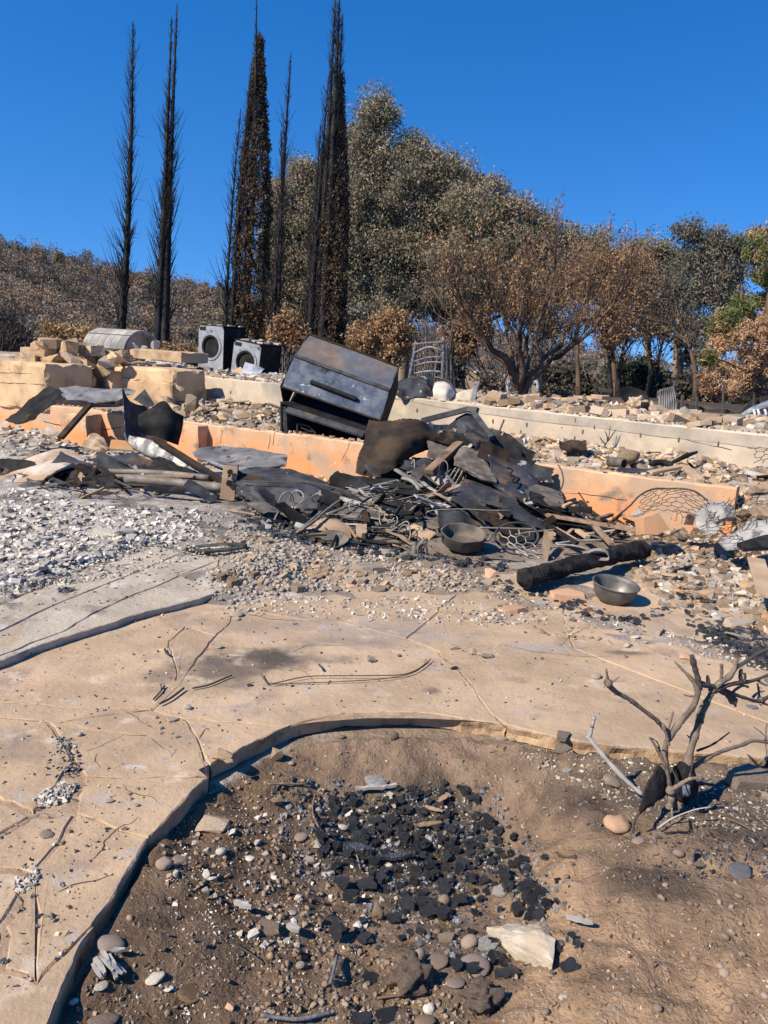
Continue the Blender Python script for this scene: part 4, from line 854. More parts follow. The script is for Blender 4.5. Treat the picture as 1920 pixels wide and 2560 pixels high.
# black dish, tipped towards the camera
dp_ = W('C', 885, 205, 11.7); Q = rotm(.55, .05, 0); prof = [(x*.455, z*.455) for x, z in [(.001, -.22), (.2, -.21), (.38, -.12), (.475, .0), (.50, .012), (.485, .02), (.455, .0), (.36, -.1), (.2, -.185), (.001, -.195)]]
V, Fc = lathe(dp_, prof, 36, Q); mk('black_dish', V, Fc, 'steel_black', label='big black round dish tipped on a rubble mound', cat='dish', smooth=True)
for i, (x, y, rx, ry, kd) in enumerate([(900, 265, 70, 60, 'lump'), (960, 300, 45, 45, 'lump'), (860, 310, 50, 35, 'ang'), (990, 270, 18, 35, 'ang')]):
    chunk('mortar_mound', kd, 'tan_rubble', 'C', x, y, rx, ry, 11.25, 'clotted tan mortar mound under the black dish', 'rubble', 'mortar under the black dish', i=i)
V, Fc = chbox(W('C', 928, 345, 10.95), (.09, 0, 0), (0, .1, 0), (0, 0, .25), .01); mk('charred_block', V, Fc, 'char_wood', label='upright charred block below the black dish', cat='block')
def plank(nm, k, p, q, Y0, Y1, w_, h_, mat, label, cat='plank', up=(0, 0, 1), parent=None):
    V, Fc = beam(W(k, *p, Y0), W(k, *q, Y1), w_, h_, up); return mk(nm, V, Fc, mat, parent, label=label, cat=cat)
plank('tan_plank', 'C', (995, 285), (1140, 345), 11.2, 10.8, .1, .03, 'tan_board', 'tan plank sloping down right of the black dish')
S('orange_board', [R('C', [(1000, 320, 11.0), (1050, 335, 11.0), (1110, 360, 10.9)]), R('C', [(1010, 352, 10.8), (1050, 362, 10.8), (1085, 366, 10.8)])], 'orange_rubble', 'orange board scrap at the wall edge right of the dish', 'board', th=.03, nr=5, nc=8)
pf = root('framed_panel', W('C', 1180, 350, 11.0), 'pale grey framed panel propped up on the upper terrace', 'panel')
S('panel_face', [R('C', [(1155, 293, 11.4), (1252, 292, 11.5)]), R('C', [(1125, 345, 11.0), (1205, 350, 11.0)])], 'grey_board', parent=pf, amp=.004, th=.02, nr=5, nc=5)
for a_, b_ in (((1150, 293), (1252, 290)), ((1252, 290), (1205, 352)), ((1180, 288), (1205, 352)), ((1120, 347), (1205, 352))): plank('frame_bar', 'C', a_, b_, 11.2, 11.2, .03, .03, 'white_enamel', None, None, parent=pf)
for i, (x, y, rx, ry) in enumerate([(1110, 330, 25, 14), (1360, 380, 30, 10), (1440, 388, 30, 8)]): chunk('white_scrap', 'plate', 'white_enamel', 'C', x, y, rx, ry, 11.0, 'crumpled white scrap along the far end of the wall', 'scrap', 'white scraps on the wall', i=i)
# fluted white beam at the right edge
wb = root('white_beam', W('C', 1500, 380, 11.2), 'torn fluted white metal roofing strip at the right edge', 'roofing')
for j in range(5):
    f_ = j/4; S('flute', [R('C', [(1400+f_*25, 362-f_*2-14, 11.2+f_*.3), (1480+f_*12, 322+f_*10, 11.3+f_*.3), (1570, 270+f_*12, 11.4+f_*.3), (1690, 222+f_*20, 11.5+f_*.3)]), R('C', [(1408+f_*25, 364-f_*2-8, 11.2+f_*.3), (1488+f_*12, 332+f_*10, 11.3+f_*.3), (1576, 282+f_*12, 11.4+f_*.3), (1690, 242+f_*20, 11.5+f_*.3)])], 'white_metal', parent=wb, nr=5, nc=24, amp=.025, fr=5, rag=.3)
V, Fc = beam(W('C', 1480, 372, 11.2), W('C', 1510, 400, 11.0), .12, .06); mk('bracket', V, Fc, 'galv_grey', wb)
for x in (1575, 1600, 1640): T('roof_tatter', R('C', [(x, 285, 11.4), (x+8, 310, 11.35), (x+4, 322, 11.3)]), .02, 'white_metal', None, None, wb)
# corrugated panel
rows = []
for y, Y in ((150, 14.0), (230, 14.0), (310, 13.9)):
    row = []
    for i in range(25):
        f_ = i/24; x = 1035+f_*80+(0 if y < 200 else (-8+f_*25)); yy = y+(20 if y == 150 else 0)*(1-f_); row.append(W('C', x, yy, Y+.03*math.sin(i*2.1)))
    rows.append(row)
S('corrugated_panel', rows, 'grey_board', 'upright corrugated grey panel leaning on the fence', 'panel', nr=8, nc=49, amp=.01, th=.004)
# mesh fence
fe = root('mesh_fence', W('C', 1400, 380, 14.5), 'sagging dark mesh fence with thin posts behind the far rubble', 'fence')
for x, y0, y1 in ((1165, 200, 340), (1250, 215, 350), (1312, 285, 385), (1405, 125, 360), (1580, 190, 400), (1120, 120, 300), (1735, 160, 400)):
    V, Fc = tubes([(np.array([W('C', x, y0, 14.4), W('C', x-12, y1+25, 14.4)]), .022)], 6); mk('post', V, Fc, 'twig_dark', fe)
top = cr_interp(np.array(R('C', [(1140, 245, 14.5), (1250, 262, 14.5), (1312, 285, 14.5), (1405, 282, 14.5), (1490, 300, 14.5), (1570, 230, 14.5), (1690, 200, 14.5)])), 150)
pl = []
for j in range(0, 150, 1): b_ = top[j].copy(); b_[2] = .55; pl.append((np.array([top[j], b_]), .005))
for h in np.linspace(0, 1, 26): q = top.copy(); q[:, 2] = q[:, 2]*(1-h)+.6*h; pl.append((q[::3], .005))
V, Fc = tubes(pl, 3, False); mk('mesh', V, Fc, 'twig_dark', fe)
for x0, y0, x1, y1 in ((665, 130, 670, 205), (670, 172, 760, 178)): plank('far_rail', 'C', (x0, y0), (x1, y1), 18, 18, .08, .08, 'twig_dark', 'dark gate rail among the trees behind the rubble' if x0 == 670 else 'dark gate post among the trees behind the rubble', 'rail', up=(0, 1, 0))
# ------------------------------------------------------------------ left group of bent metal
S('bent_roof_sheet', [R('A', [(30, 625, 11.2), (120, 555, 11.3), (210, 480, 11.4), (282, 424, 11.5), (352, 452, 11.3)]), R('A', [(70, 640, 11.0), (150, 590, 11.1), (230, 530, 11.2), (300, 475, 11.25), (372, 490, 11.1)]), R('A', [(90, 652, 10.9), (190, 620, 10.95), (215, 590, 11.0), (290, 545, 11.0), (378, 492, 11.0)])], 'steel_black', 'black torn sheet folded over the left end of the orange wall', 'sheet metal', amp=.03, nr=14, nc=26, rag=.5)
S('pale_roof_sheet', [R('A', [(340, 450, 11.45), (420, 432, 11.7), (520, 436, 11.8), (650, 448, 11.7), (785, 456, 11.5)]), R('A', [(352, 470, 11.2), (440, 470, 11.3), (540, 480, 11.3), (640, 485, 11.2), (730, 490, 11.1)]), R('A', [(372, 488, 11.0), (450, 500, 10.95), (545, 522, 10.9), (620, 520, 10.9), (705, 516, 10.9)])], 'galv_grey', 'pale grey crumpled sheet lying across the orange wall at left', 'sheet metal', amp=.04, fr=3, nr=14, nc=28)
plank('rusted_strut', 'A', (348, 726), (512, 540), 10.2, 10.9, .085, .05, 'steel_rustbrown', 'dark ragged strut leaning from the pale sheet to the ground', 'strut')
plank('rusted_rail', 'A', (500, 545), (660, 520), 10.9, 10.95, .06, .05, 'steel_rustbrown', 'short dark rail under the pale grey sheet', 'rail')
S('spiked_sheet', [R('A', [(706, 425, 9.7), (722, 470, 9.75), (740, 510, 9.8), (790, 535, 10.0), (850, 548, 10.2)]), R('A', [(710, 580, 9.6), (735, 590, 9.65), (760, 605, 9.75), (800, 620, 9.9), (845, 625, 10.1)]), R('A', [(718, 715, 9.5), (745, 712, 9.55), (780, 715, 9.65), (815, 718, 9.75), (840, 720, 9.9)])], 'steel_dark', 'tall spike-cornered dark sheet standing at the left of the pile', 'sheet metal', amp=.025, nr=16, nc=16)
S('grey_flap', [R('A', [(770, 505, 10.1), (835, 446, 10.2)]), R('A', [(850, 552, 10.0), (892, 532, 10.1)])], 'steel_dark', 'small grey flap of sheet behind the black folded box', 'sheet metal', amp=.01, nr=6, nc=6)
S('folded_box_sheet', [R('A', [(800, 600, 9.5), (860, 560, 9.5), (945, 516, 9.55), (995, 572, 9.5), (1056, 600, 9.6)]), R('A', [(802, 650, 9.35), (860, 640, 9.3), (940, 620, 9.3), (1000, 650, 9.35), (1045, 680, 9.5)]), R('A', [(832, 702, 9.4), (890, 715, 9.3), (940, 735, 9.25), (990, 755, 9.3), (1026, 768, 9.4)])], 'steel_black', 'black folded box of sheet metal beside the spiked sheet', 'sheet metal', amp=.02, fr=3, nr=14, nc=20)
S('curved_trough', [R('A', [(715, 620, 9.45), (738, 705, 9.4), (860, 735, 9.2), (980, 800, 9.0), (1120, 880, 8.8), (1290, 960, 8.55)]), R('A', [(716, 700, 9.35), (755, 770, 9.3), (860, 815, 9.1), (980, 865, 8.9), (1120, 915, 8.72), (1285, 992, 8.5)]), R('A', [(725, 745, 9.4), (780, 795, 9.35), (880, 850, 9.15), (1000, 893, 8.95), (1130, 930, 8.8), (1275, 1000, 8.55)])], 'zinc_flake', 'long curved metal strip with flaking pale coating', 'sheet metal', amp=.012, nr=12, nc=34)
V, Fc = MB().add(*beam(W('A', 885, 722, 9.1), W('A', 1290, 975, 8.4), .075, .012, up=(0, -.4, 1))).add(*beam(W('A', 885, 738, 9.06), W('A', 1290, 990, 8.36), .012, .06, up=(0, -.4, 1))).out(); mk('angle_iron', V, Fc, 'steel_rustbrown', label='dark angle iron lying along the curved flaking strip', cat='angle iron')
S('flattened_pan_sheet', [R('A', [(1110, 812, 9.2), (1235, 768, 9.5), (1350, 780, 9.5), (1500, 800, 9.3), (1655, 830, 9.1)]), R('A', [(1130, 835, 9.0), (1240, 835, 9.05), (1350, 850, 9.0), (1500, 850, 8.9), (1655, 850, 8.85)]), R('A', [(1190, 855, 8.8), (1280, 885, 8.7), (1380, 905, 8.65), (1480, 892, 8.6), (1640, 880, 8.65)]), R('A', [(1195, 868, 8.85), (1280, 905, 8.75), (1390, 915, 8.68), (1555, 912, 8.62), (1630, 900, 8.7)])], 'galv_grey', 'flattened grey metal pan with curled rim on the pile', 'sheet metal', amp=.03, fr=3, nr=20, nc=28, th=.008)
S('rusty_white_panel', [R('D', [(-40, 190, 9.2), (120, 128, 9.4), (240, 75, 9.6), (340, 55, 9.6), (440, 72, 9.5), (492, 108, 9.3)]), R('D', [(-40, 225, 8.8), (100, 195, 8.9), (200, 150, 9.0), (300, 125, 9.0), (400, 118, 9.0), (480, 120, 9.05)]), R('D', [(-40, 245, 8.5), (80, 235, 8.5), (160, 225, 8.5), (250, 205, 8.55), (330, 175, 8.65), (440, 135, 8.85)]), R('D', [(-40, 258, 8.55), (80, 258, 8.5), (180, 254, 8.5), (285, 244, 8.5), (300, 205, 8.6), (420, 150, 8.85)])], 'rust_white', 'buckled rust-streaked white panel at the left edge', 'panel', amp=.025, fr=3, nr=20, nc=30, th=.012)
S('charred_heap_sheet', [R('D', [(330, 235, 8.7), (430, 185, 8.9), (480, 158, 9.0), (585, 158, 9.0), (640, 215, 8.7)]), R('D', [(220, 285, 8.4), (340, 262, 8.5), (440, 235, 8.6), (560, 230, 8.6), (700, 280, 8.4)]), R('D', [(140, 300, 8.2), (280, 315, 8.2), (400, 325, 8.2), (540, 330, 8.2), (740, 310, 8.3)])], 'steel_rustbrown', 'charred brown crumpled sheet below the rust-streaked panel', 'sheet metal', amp=.07, fr=4, nr=18, nc=26, rag=.4)
S('charred_heap_sheet', [R('D', [(470, 165, 8.75), (540, 180, 8.7), (600, 210, 8.6), (690, 260, 8.4)]), R('D', [(470, 240, 8.3), (540, 270, 8.25), (620, 290, 8.2), (720, 310, 8.2)]), R('D', [(450, 300, 8.1), (540, 345, 8.0), (620, 365, 7.95), (660, 355, 8.0)])], 'steel_black', 'black crumpled sheet at the middle of the left debris', 'sheet metal', amp=.09, fr=5, nr=18, nc=20, rag=.4)
S('burnt_cushion_shell', [R('D', [(620, 102, 9.4), (690, 92, 9.5), (735, 108, 9.4)]), R('D', [(615, 135, 9.1), (680, 130, 9.0), (742, 140, 9.1)]), R('D', [(640, 162, 9.1), (690, 166, 9.05), (738, 160, 9.1)])], 'steel_dark', 'small rounded burnt shell behind the long pipes', 'shell', amp=.01, nr=12, nc=12, th=.02)
S('blue_grey_sheet', [R('D', [(530, 140, 9.3), (610, 100, 9.5)]), R('D', [(600, 175, 9.1), (660, 165, 9.2)])], 'steel_dark', 'dark blue-grey flap left of the rounded burnt shell', 'sheet metal', amp=.02, nr=6, nc=6)
T('long_pipe', R('D', [(725, 222, 8.35), (1000, 245, 8.25), (1290, 276, 8.1)]), .05, 'pipe_grey', 'thick brown-grey pipe lying left of the drilled post', 'pipe', sides=14, n=14)
T('long_pipe', R('D', [(600, 182, 8.8), (900, 190, 8.7), (1205, 218, 8.5)]), .036, 'pipe_grey', 'thinner grey pipe behind the thick brown-grey pipe', 'pipe', sides=12, n=14)
plank('long_lath', 'D', (600, 205), (1120, 210), 8.6, 8.5, .1, .02, 'brown_board', 'flat brown lath between the two long pipes', 'lath')
po = root('drilled_post', W('D', 1335, 340, 8.0), 'upright rusty tan post with drilled holes', 'post')
pA, pB = W('D', 1308, 345, 8.0), W('D', 1330, 150, 8.05); V, Fc = beam(pA, pB, .02, .155, up=(1, 0, 0)); mk('flange', V, Fc, 'tan_metal', po)
V, Fc = beam(W('D', 1345, 330, 8.08), W('D', 1370, 142, 8.12), .12, .02, up=(1, .1, 0)); mk('flange', V, Fc, 'rust_brown', po)
for x, y in ((1325, 185), (1320, 207), (1318, 250)):
    c_ = W('D', x, y, 7.985); V, Fc = tubes([(np.array([c_+[0, .02, 0], c_-[0, .012, 0]]), .028 if y != 207 else .014)], 12); mk('bolt_hole', V, Fc, 'soot', po)
for x, y in ((1365, 200),):
    c_ = W('D', x, y, 8.04); V, Fc = tubes([(np.array([c_+[0, .02, 0], c_-[0, .01, 0]]), .018)], 10); mk('bolt_hole', V, Fc, 'soot', po)
tr_ = root('charred_tray', W('D', 1030, 515, 7.35), 'small black charred tray standing on white rubble', 'tray')
S('tray_floor', [R('D', [(1000, 395, 7.7), (1068, 400, 7.65)]), R('D', [(985, 500, 7.4), (1072, 505, 7.35)])], 'char_wood', parent=tr_, amp=.012, nr=8, nc=8, th=.02)
for a_, b_ in (((990, 395), (980, 515)), ((1075, 400), (1078, 515)), ((980, 514), (1078, 514))): plank('tray_rim', 'D', a_, b_, 7.5, 7.33, .035, .07, 'char_wood', None, None, parent=tr_)
lp = np.array([G('D', 1255+158*math.cos(a), 642+34*math.sin(a))+[0, 0, .03+.03*math.sin(a*1.0+.5)] for a in np.linspace(0, 2*np.pi, 29)])
T('rubber_hose_loop', lp, .017, 'rubber', 'black rubber hose loop lying on the ashy ground', 'hose', n=60)
T('hose_tail', [lp[13]+[0, 0, .01], lp[14]+[-.02, -.03, .0], G('D', 1150, 650)+[0, 0, .015], G('D', 1230, 672)+[0, 0, .015]], .014, 'rubber', 'short rubber tail inside the black hose loop', 'hose')
S('black_sheet_corner', [R('D', [(-60, 430, 7.4), (0, 430, 7.4), (60, 470, 7.3)]), R('D', [(-60, 500, 7.1), (0, 500, 7.1), (55, 520, 7.1)])], 'steel_black', 'black metal corner sticking in at the left edge', 'sheet metal', amp=.03, nr=8, nc=10)
chunk('plaster_boulder', 'boulder', 'white_rubble', 'D', 20, 645, 75, 50, 6.5, 'rounded whitish plaster boulder at the left edge', 'boulder', i=1)
rock('D', 708, 525, 120, 66, 'ang', 'concrete_grey', 'largest pale grey concrete chunk in the white rubble', 'concrete_chunk', 'chunk', i=2); rock('D', 620, 535, 170, 50, 'plate', 'white_rubble', 'flat cream plaster chunk left of the largest concrete chunk', 'plaster_chunk', 'chunk', i=4)
S('mortar_clump', [R('D', [(1190, 470, 7.4), (1300, 380, 7.7), (1400, 390, 7.7), (1510, 440, 7.5)]), R('D', [(1200, 520, 7.1), (1300, 470, 7.2), (1400, 480, 7.2), (1510, 480, 7.2)]), R('D', [(1190, 552, 7.0), (1310, 500, 7.05), (1400, 500, 7.05), (1500, 490, 7.1)])], 'tan_rubble', 'crusty tan mortar clump at the foot of the drilled post', 'mortar', amp=.05, fr=6, nr=20, nc=22, th=.04)
plank('scorched_channel', 'D', (1400, 300), (1600, 430), 7.6, 7.1, .06, .04, 'steel_dark', 'dark scorched metal channel right of the drilled post', 'channel')
T('twisted_strip', R('D', [(1510, 430, 7.2), (1570, 500, 7.0), (1640, 560, 6.8), (1620, 600, 6.7)]), .022, 'zinc_flake', 'twisted flaking strip at the left of the frying pan', 'strip')
S('crate_frame', [R('A', [(640, 735, 10.0), (760, 745, 10.0)]), R('A', [(630, 790, 9.7), (765, 800, 9.7)])], 'orange_rubble', 'small tan box frame below the orange wall at left', 'frame', amp=.01, th=.03, nr=5, nc=5)
S('tan_wedge', [R('A', [(500, 735, 10.1), (560, 720, 10.2), (640, 775, 10.0)]), R('A', [(480, 790, 9.8), (560, 800, 9.7), (600, 815, 9.7)])], 'tan_board', 'crumpled tan board wedge left of the curved strip', 'board', amp=.05, fr=5, th=.03)

# ------------------------------------------------------------------ central pile
S('curved_black_sheet', [R('E', [(738, 106, 8.75), (850, 118, 8.6), (950, 108, 8.5), (1050, 132, 8.5), (1140, 190, 8.55), (1232, 244, 8.6)]), R('E', [(705, 235, 8.6), (800, 240, 8.3), (900, 215, 8.15), (1000, 195, 8.2), (1110, 225, 8.35), (1215, 252, 8.5)]), R('E', [(688, 330, 8.5), (760, 350, 8.2), (860, 320, 8.05), (960, 280, 8.1), (1080, 262, 8.3), (1205, 258, 8.5)]), R('E', [(662, 420, 8.4), (740, 445, 8.15), (850, 420, 8.0), (945, 345, 8.1), (1070, 290, 8.3), (1200, 268, 8.5)])], 'steel_rustbrown', 'big curved brown-black sheet standing up in the pile', 'sheet metal', amp=.03, fr=3.0, nr=24, nc=36, rag=.6, th=.008)
af = root('collapsed_stand', W('B', 1200, 640, 8.6), 'bent dark angle frame rising behind the pile', 'frame')
for a_, b_, y0, y1 in (((930, 582), (1205, 512), 8.8, 8.8), ((1195, 515), (1255, 520), 8.8, 8.7), ((1215, 515), (1335, 680), 8.8, 8.2)): plank('frame_bar', 'B', a_, b_, y0, y1, .06, .05, 'steel_dark', None, None, parent=af, up=(0, -1, .3))
S('frame_web', [R('B', [(1130, 560, 8.85), (1200, 535, 8.85), (1250, 590, 8.75)]), R('B', [(1050, 640, 8.6), (1150, 620, 8.6), (1265, 605, 8.6)])], 'blister_steel', parent=af, amp=.02)
S('cream_cloth_lump', [R('B', [(1075, 660, 8.7), (1150, 645, 8.8), (1240, 655, 8.7)]), R('B', [(1110, 690, 8.4), (1170, 690, 8.4), (1250, 700, 8.4)]), R('B', [(1120, 720, 8.3), (1180, 735, 8.2), (1250, 720, 8.3)])], 'white_rubble', 'whitish crumpled ash slab under the bent frame', 'slab', amp=.04, fr=5, th=.03)
S('long_cabinet_side', [R('E', [(-20, 402, 8.6), (150, 385, 8.6), (290, 395, 8.5), (440, 450, 8.2), (600, 515, 7.9), (760, 600, 7.6), (1000, 700, 7.2)]), R('E', [(-20, 470, 8.0), (150, 490, 7.9), (290, 520, 7.75), (430, 560, 7.5), (580, 615, 7.2), (780, 680, 7.0), (1130, 790, 6.7)]), R('E', [(-20, 545, 7.9), (150, 580, 7.75), (290, 620, 7.6), (430, 670, 7.35), (580, 700, 7.1), (780, 760, 6.9), (1000, 830, 6.65)])], 'steel_dark', 'long dark cabinet side lying across the front of the pile', 'cabinet panel', amp=.012, fr=2.5, nr=15, nc=40, th=.012, sharp=True)
S('tan_edge_panel', [R('E', [(655, 585, 7.3), (800, 640, 7.1), (950, 690, 6.9), (1135, 768, 6.65)]), R('E', [(680, 625, 7.2), (800, 680, 7.0), (950, 745, 6.8), (1090, 805, 6.6)]), R('E', [(690, 640, 7.18), (800, 700, 6.98), (960, 770, 6.75), (1085, 832, 6.55)])], 'tan_metal', 'long tan metal edge panel below the oven rack', 'panel', amp=.008, nr=10, nc=26, th=.01)
orr = root('oven_rack', W('E', 850, 600, 7.2), 'pale wire oven rack lying on the pile', 'oven rack')
q00, q10, q11, q01 = R('E', [(690, 512, 7.6), (905, 462, 7.9), (1060, 608, 7.3), (830, 648, 7.05)])
def bil(u, v): return q00*(1-u)*(1-v)+q10*u*(1-v)+q11*u*v+q01*(1-u)*v
for i in range(13):
    v = (i+.5)/13; V, Fc = tubes([(np.array([bil(u, v)+[0, 0, .01*math.sin(u*5+i)] for u in np.linspace(0, 1, 7)]), .0075)], 5); mk('rack_wire', V, Fc, 'wire_pale', orr)
for u in (0, .5, 1): V, Fc = tubes([(np.array([bil(u, v)-[0, 0, .008] for v in np.linspace(-.02, 1.02, 6)]), .016)], 6); mk('rack_rail', V, Fc, 'wire_pale', orr)
for v in (.0, 1.0): V, Fc = tubes([(np.array([bil(u, v)-[0, 0, .004] for u in np.linspace(0, 1, 6)]), .014)], 6); mk('rack_rail', V, Fc, 'wire_pale', orr)
S('black_flap', [R('E', [(820, 582, 7.25), (950, 585, 7.2), (1082, 632, 7.0)]), R('E', [(815, 620, 7.0), (880, 650, 6.95), (920, 660, 6.9)])], 'steel_black', 'black triangular flap in front of the oven rack', 'sheet metal', amp=.01, nr=8, nc=12)
S('tan_blister_plate', [R('E', [(880, 655, 7.1), (1060, 610, 7.3), (1280, 630, 7.3)]), R('E', [(960, 700, 6.9), (1080, 685, 6.95), (1240, 665, 7.0)]), R('E', [(1080, 735, 6.75), (1135, 745, 6.75), (1180, 725, 6.8)])], 'pan_iron', 'grey-tan wrinkled plate between the rack and the round pan', 'sheet metal', amp=.02)
S('black_box_wall', [R('E', [(655, 455, 8.0), (780, 452, 8.0), (930, 458, 7.9)]), R('E', [(655, 495, 7.8), (780, 500, 7.8), (920, 500, 7.7)])], 'steel_black', 'black box wall behind the oven rack', 'panel', amp=.008, nr=6, nc=12, th=.02)
S('black_box_wall', [R('E', [(940, 530, 7.6), (1060, 520, 7.6), (1185, 490, 7.7)]), R('E', [(990, 580, 7.35), (1090, 585, 7.35), (1185, 570, 7.4)])], 'steel_black', 'black panel right of the oven rack', 'panel', amp=.012, nr=6, nc=12, th=.012)
plank('scorched_beam', 'E', (920, 358), (1200, 485), 8.3, 7.7, .09, .07, 'grey_board', 'grey scorched beam sloping down behind the oven rack', 'beam')
plank('scorched_beam', 'E', (1090, 415), (1265, 250), 7.8, 8.3, .1, .06, 'rust_brown', 'brown beam propped up towards the bent frame', 'beam')
plank('flat_bar', 'E', (735, 375), (800, 450), 8.2, 8.0, .07, .03, 'steel_dark', 'short grey flat bar in front of the curved black sheet', 'bar'); plank('flat_bar', 'E', (705, 410), (860, 400), 8.2, 8.3, .06, .03, 'steel_dark', 'thin dark bar under the curved black sheet', 'bar')
S('dark_tent_plate', [R('E', [(755, 400, 8.25), (840, 405, 8.3)]), R('E', [(790, 455, 8.0), (870, 450, 8.1)])], 'rust_brown', 'small brown plate leaning under the curved black sheet', 'sheet metal', amp=.01, nr=6, nc=6)
plank('thin_bar', 'E', (845, 410), (960, 365), 8.1, 8.4, .035, .02, 'galv_grey', 'thin pale bar right of the small brown plate', 'bar'); plank('thin_bar', 'E', (895, 400), (1060, 500), 8.0, 7.7, .05, .025, 'galv_grey', 'pale grey strip crossing above the oven rack', 'bar'); plank('thin_bar', 'E', (1175, 425), (1240, 500), 7.9, 7.6, .05, .02, 'galv_grey', 'short pale strip beside the blistered rounded plate', 'bar')
T('curved_bar', R('E', [(935, 450, 7.9), (985, 465, 7.8), (1020, 500, 7.7), (1045, 540, 7.6)]), .02, 'galv_grey', 'curved pale bar behind the oven rack', 'bar'); T('curved_bar', R('E', [(960, 430, 8.0), (1010, 450, 7.9), (1060, 500, 7.75)]), .014, 'galv_grey', 'thin second curved bar behind the oven rack', 'bar')
T('charred_rod', R('E', [(740, 565, 7.5), (900, 545, 7.5), (1060, 520, 7.5), (1180, 495, 7.6)]), .015, 'char_wood', 'charred rod laid over the oven rack', 'rod', wob=.02)
# right hand plates
S('large_blue_panel', [R('C', [(40, 500, 8.2), (130, 560, 8.1), (230, 620, 8.0), (332, 690, 7.9)]), R('C', [(60, 600, 7.8), (150, 660, 7.7), (240, 720, 7.6), (335, 790, 7.5)]), R('C', [(80, 720, 7.45), (160, 775, 7.35), (250, 850, 7.2), (346, 938, 7.1)])], 'blister_steel', 'large blue-black steel panel sloping down the right of the pile', 'panel', amp=.02, fr=2.5, nr=18, nc=20, th=.012)
T('squiggle_wire', [p+np.array([0, -.03, .015]) for p in R('C', [(150, 625, 7.7), (185, 640, 7.7), (170, 665, 7.6), (200, 680, 7.6), (180, 705, 7.5), (205, 712, 7.5)])], .009, 'soot', 'squiggled black wire on the large blue-black panel', 'wire')
S('blistered_plate', [R('B', [(1120, 792, 8.0), (1155, 738, 8.1), (1205, 738, 8.1), (1262, 752, 8.1)]), R('B', [(1118, 815, 7.8), (1185, 810, 7.85), (1250, 820, 7.85), (1320, 850, 7.8)]), R('B', [(1135, 835, 7.7), (1210, 870, 7.6), (1280, 905, 7.5), (1362, 925, 7.5)]), R('B', [(1150, 850, 7.72), (1220, 890, 7.6), (1290, 930, 7.5), (1350, 945, 7.5)])], 'pan_iron', 'blistered grey rounded plate on the right of the pile', 'sheet metal', amp=.014, fr=6, nr=16, nc=20, th=.03)
S('scorched_metal_sheet', [R('E', [(1290, 455, 7.6), (1400, 490, 7.55), (1520, 540, 7.4), (1690, 620, 7.2)]), R('E', [(1250, 510, 7.4), (1380, 545, 7.3), (1500, 590, 7.2), (1690, 650, 7.1)]), R('E', [(1188, 555, 7.25), (1330, 560, 7.2), (1500, 610, 7.1), (1680, 668, 7.0)])], 'blister_steel', 'scorched brown-streaked panel under the large blue-black one', 'panel', amp=.02, nr=14, nc=22, th=.01)
S('pale_front_plate', [R('E', [(1190, 560, 7.2), (1320, 572, 7.15), (1450, 625, 7.05), (1562, 690, 6.95)]), R('E', [(1230, 580, 7.1), (1330, 600, 7.05), (1430, 660, 6.95), (1535, 728, 6.85)])], 'zinc_flake', 'bluish pale plate with dark spots at the front of the pile', 'sheet metal', amp=.012, nr=8, nc=20, th=.01)
S('brown_end_plate', [R('C', [(260, 700, 7.8), (360, 725, 7.7), (470, 762, 7.6)]), R('C', [(300, 780, 7.4), (390, 790, 7.3), (480, 800, 7.3)]), R('C', [(322, 835, 7.2), (400, 838, 7.15), (488, 842, 7.15)])], 'pan_iron', 'brown-grey plate at the right end of the pile', 'sheet metal', amp=.015, nr=12, nc=14, th=.012)
plank('rib_bar', 'C', (240, 695), (310, 820), 7.85, 7.25, .05, .03, 'steel_dark', 'dark rib lying over the large blue-black panel', 'bar')
S('back_plate', [R('C', [(0, 440, 8.4), (120, 455, 8.5), (245, 490, 8.4)]), R('C', [(60, 500, 8.2), (150, 540, 8.2), (240, 560, 8.1)])], 'steel_black', 'black scrap plate at the back right of the pile', 'sheet metal', amp=.05, fr=5, nr=12, nc=16, rag=.4)
S('back_plate', [R('C', [(180, 590, 8.2), (250, 615, 8.2), (325, 665, 8.0)]), R('C', [(240, 660, 7.9), (290, 690, 7.9), (330, 700, 7.85)])], 'rust_brown', 'narrow brown scrap over the top of the blue-black panel', 'sheet metal', amp=.02, nr=8, nc=10)
S('scrap_fold', [R('C', [(0, 590, 7.9), (40, 570, 8.0), (90, 690, 7.7)]), R('C', [(0, 690, 7.6), (50, 690, 7.6), (80, 712, 7.5)])], 'pan_iron', 'grey fold of scrap left of the blue-black panel', 'sheet metal', amp=.02)
BARS = [('C', (340, 855), (645, 862), 7.2, 7.1, .06, .05, 'char_wood', 'black charred lath under the right end of the pile'), ('C', (380, 892), (1055, 1008), 7.0, 6.55, .085, .025, 'brown_board', 'long brown-grey plank reaching right from the pile'), ('C', (430, 970), (550, 1040), 6.7, 6.5, .045, .03, 'tan_board', 'short tan stick beside the pointed stake'), ('C', (480, 845), (525, 825), 7.1, 7.2, .04, .03, 'tan_board', 'tiny tan stick at the orange wall'), ('C', (680, 915), (760, 890), 6.9, 7.1, .04, .03, 'rust_brown', 'small brown stick lying before the orange wall'), ('F', (560, 175), (620, 215), 6.7, 6.5, .05, .03, 'tan_board', 'short pale board end above the striped strap'),
        ('F', (660, 150), (760, 255), 6.8, 6.3, .05, .03, 'brown_board', 'brown slat sloping to the charred log'), ('F', (380, 140), (560, 250), 6.7, 6.3, .04, .03, 'char_wood', 'charred slat behind the pointed stake'), ('C', (90, 850), (180, 900), 7.0, 6.8, .05, .03, 'char_wood', 'charred stick under the pale spotted plate'), ('E', (715, 640), (735, 710), 7.0, 6.75, .05, .03, 'steel_rustbrown', 'small upright dark strap on the cabinet side'), ('E', (560, 560), (700, 600), 7.3, 7.1, .05, .03, 'grey_board', 'grey stick below the pale wire coils')]
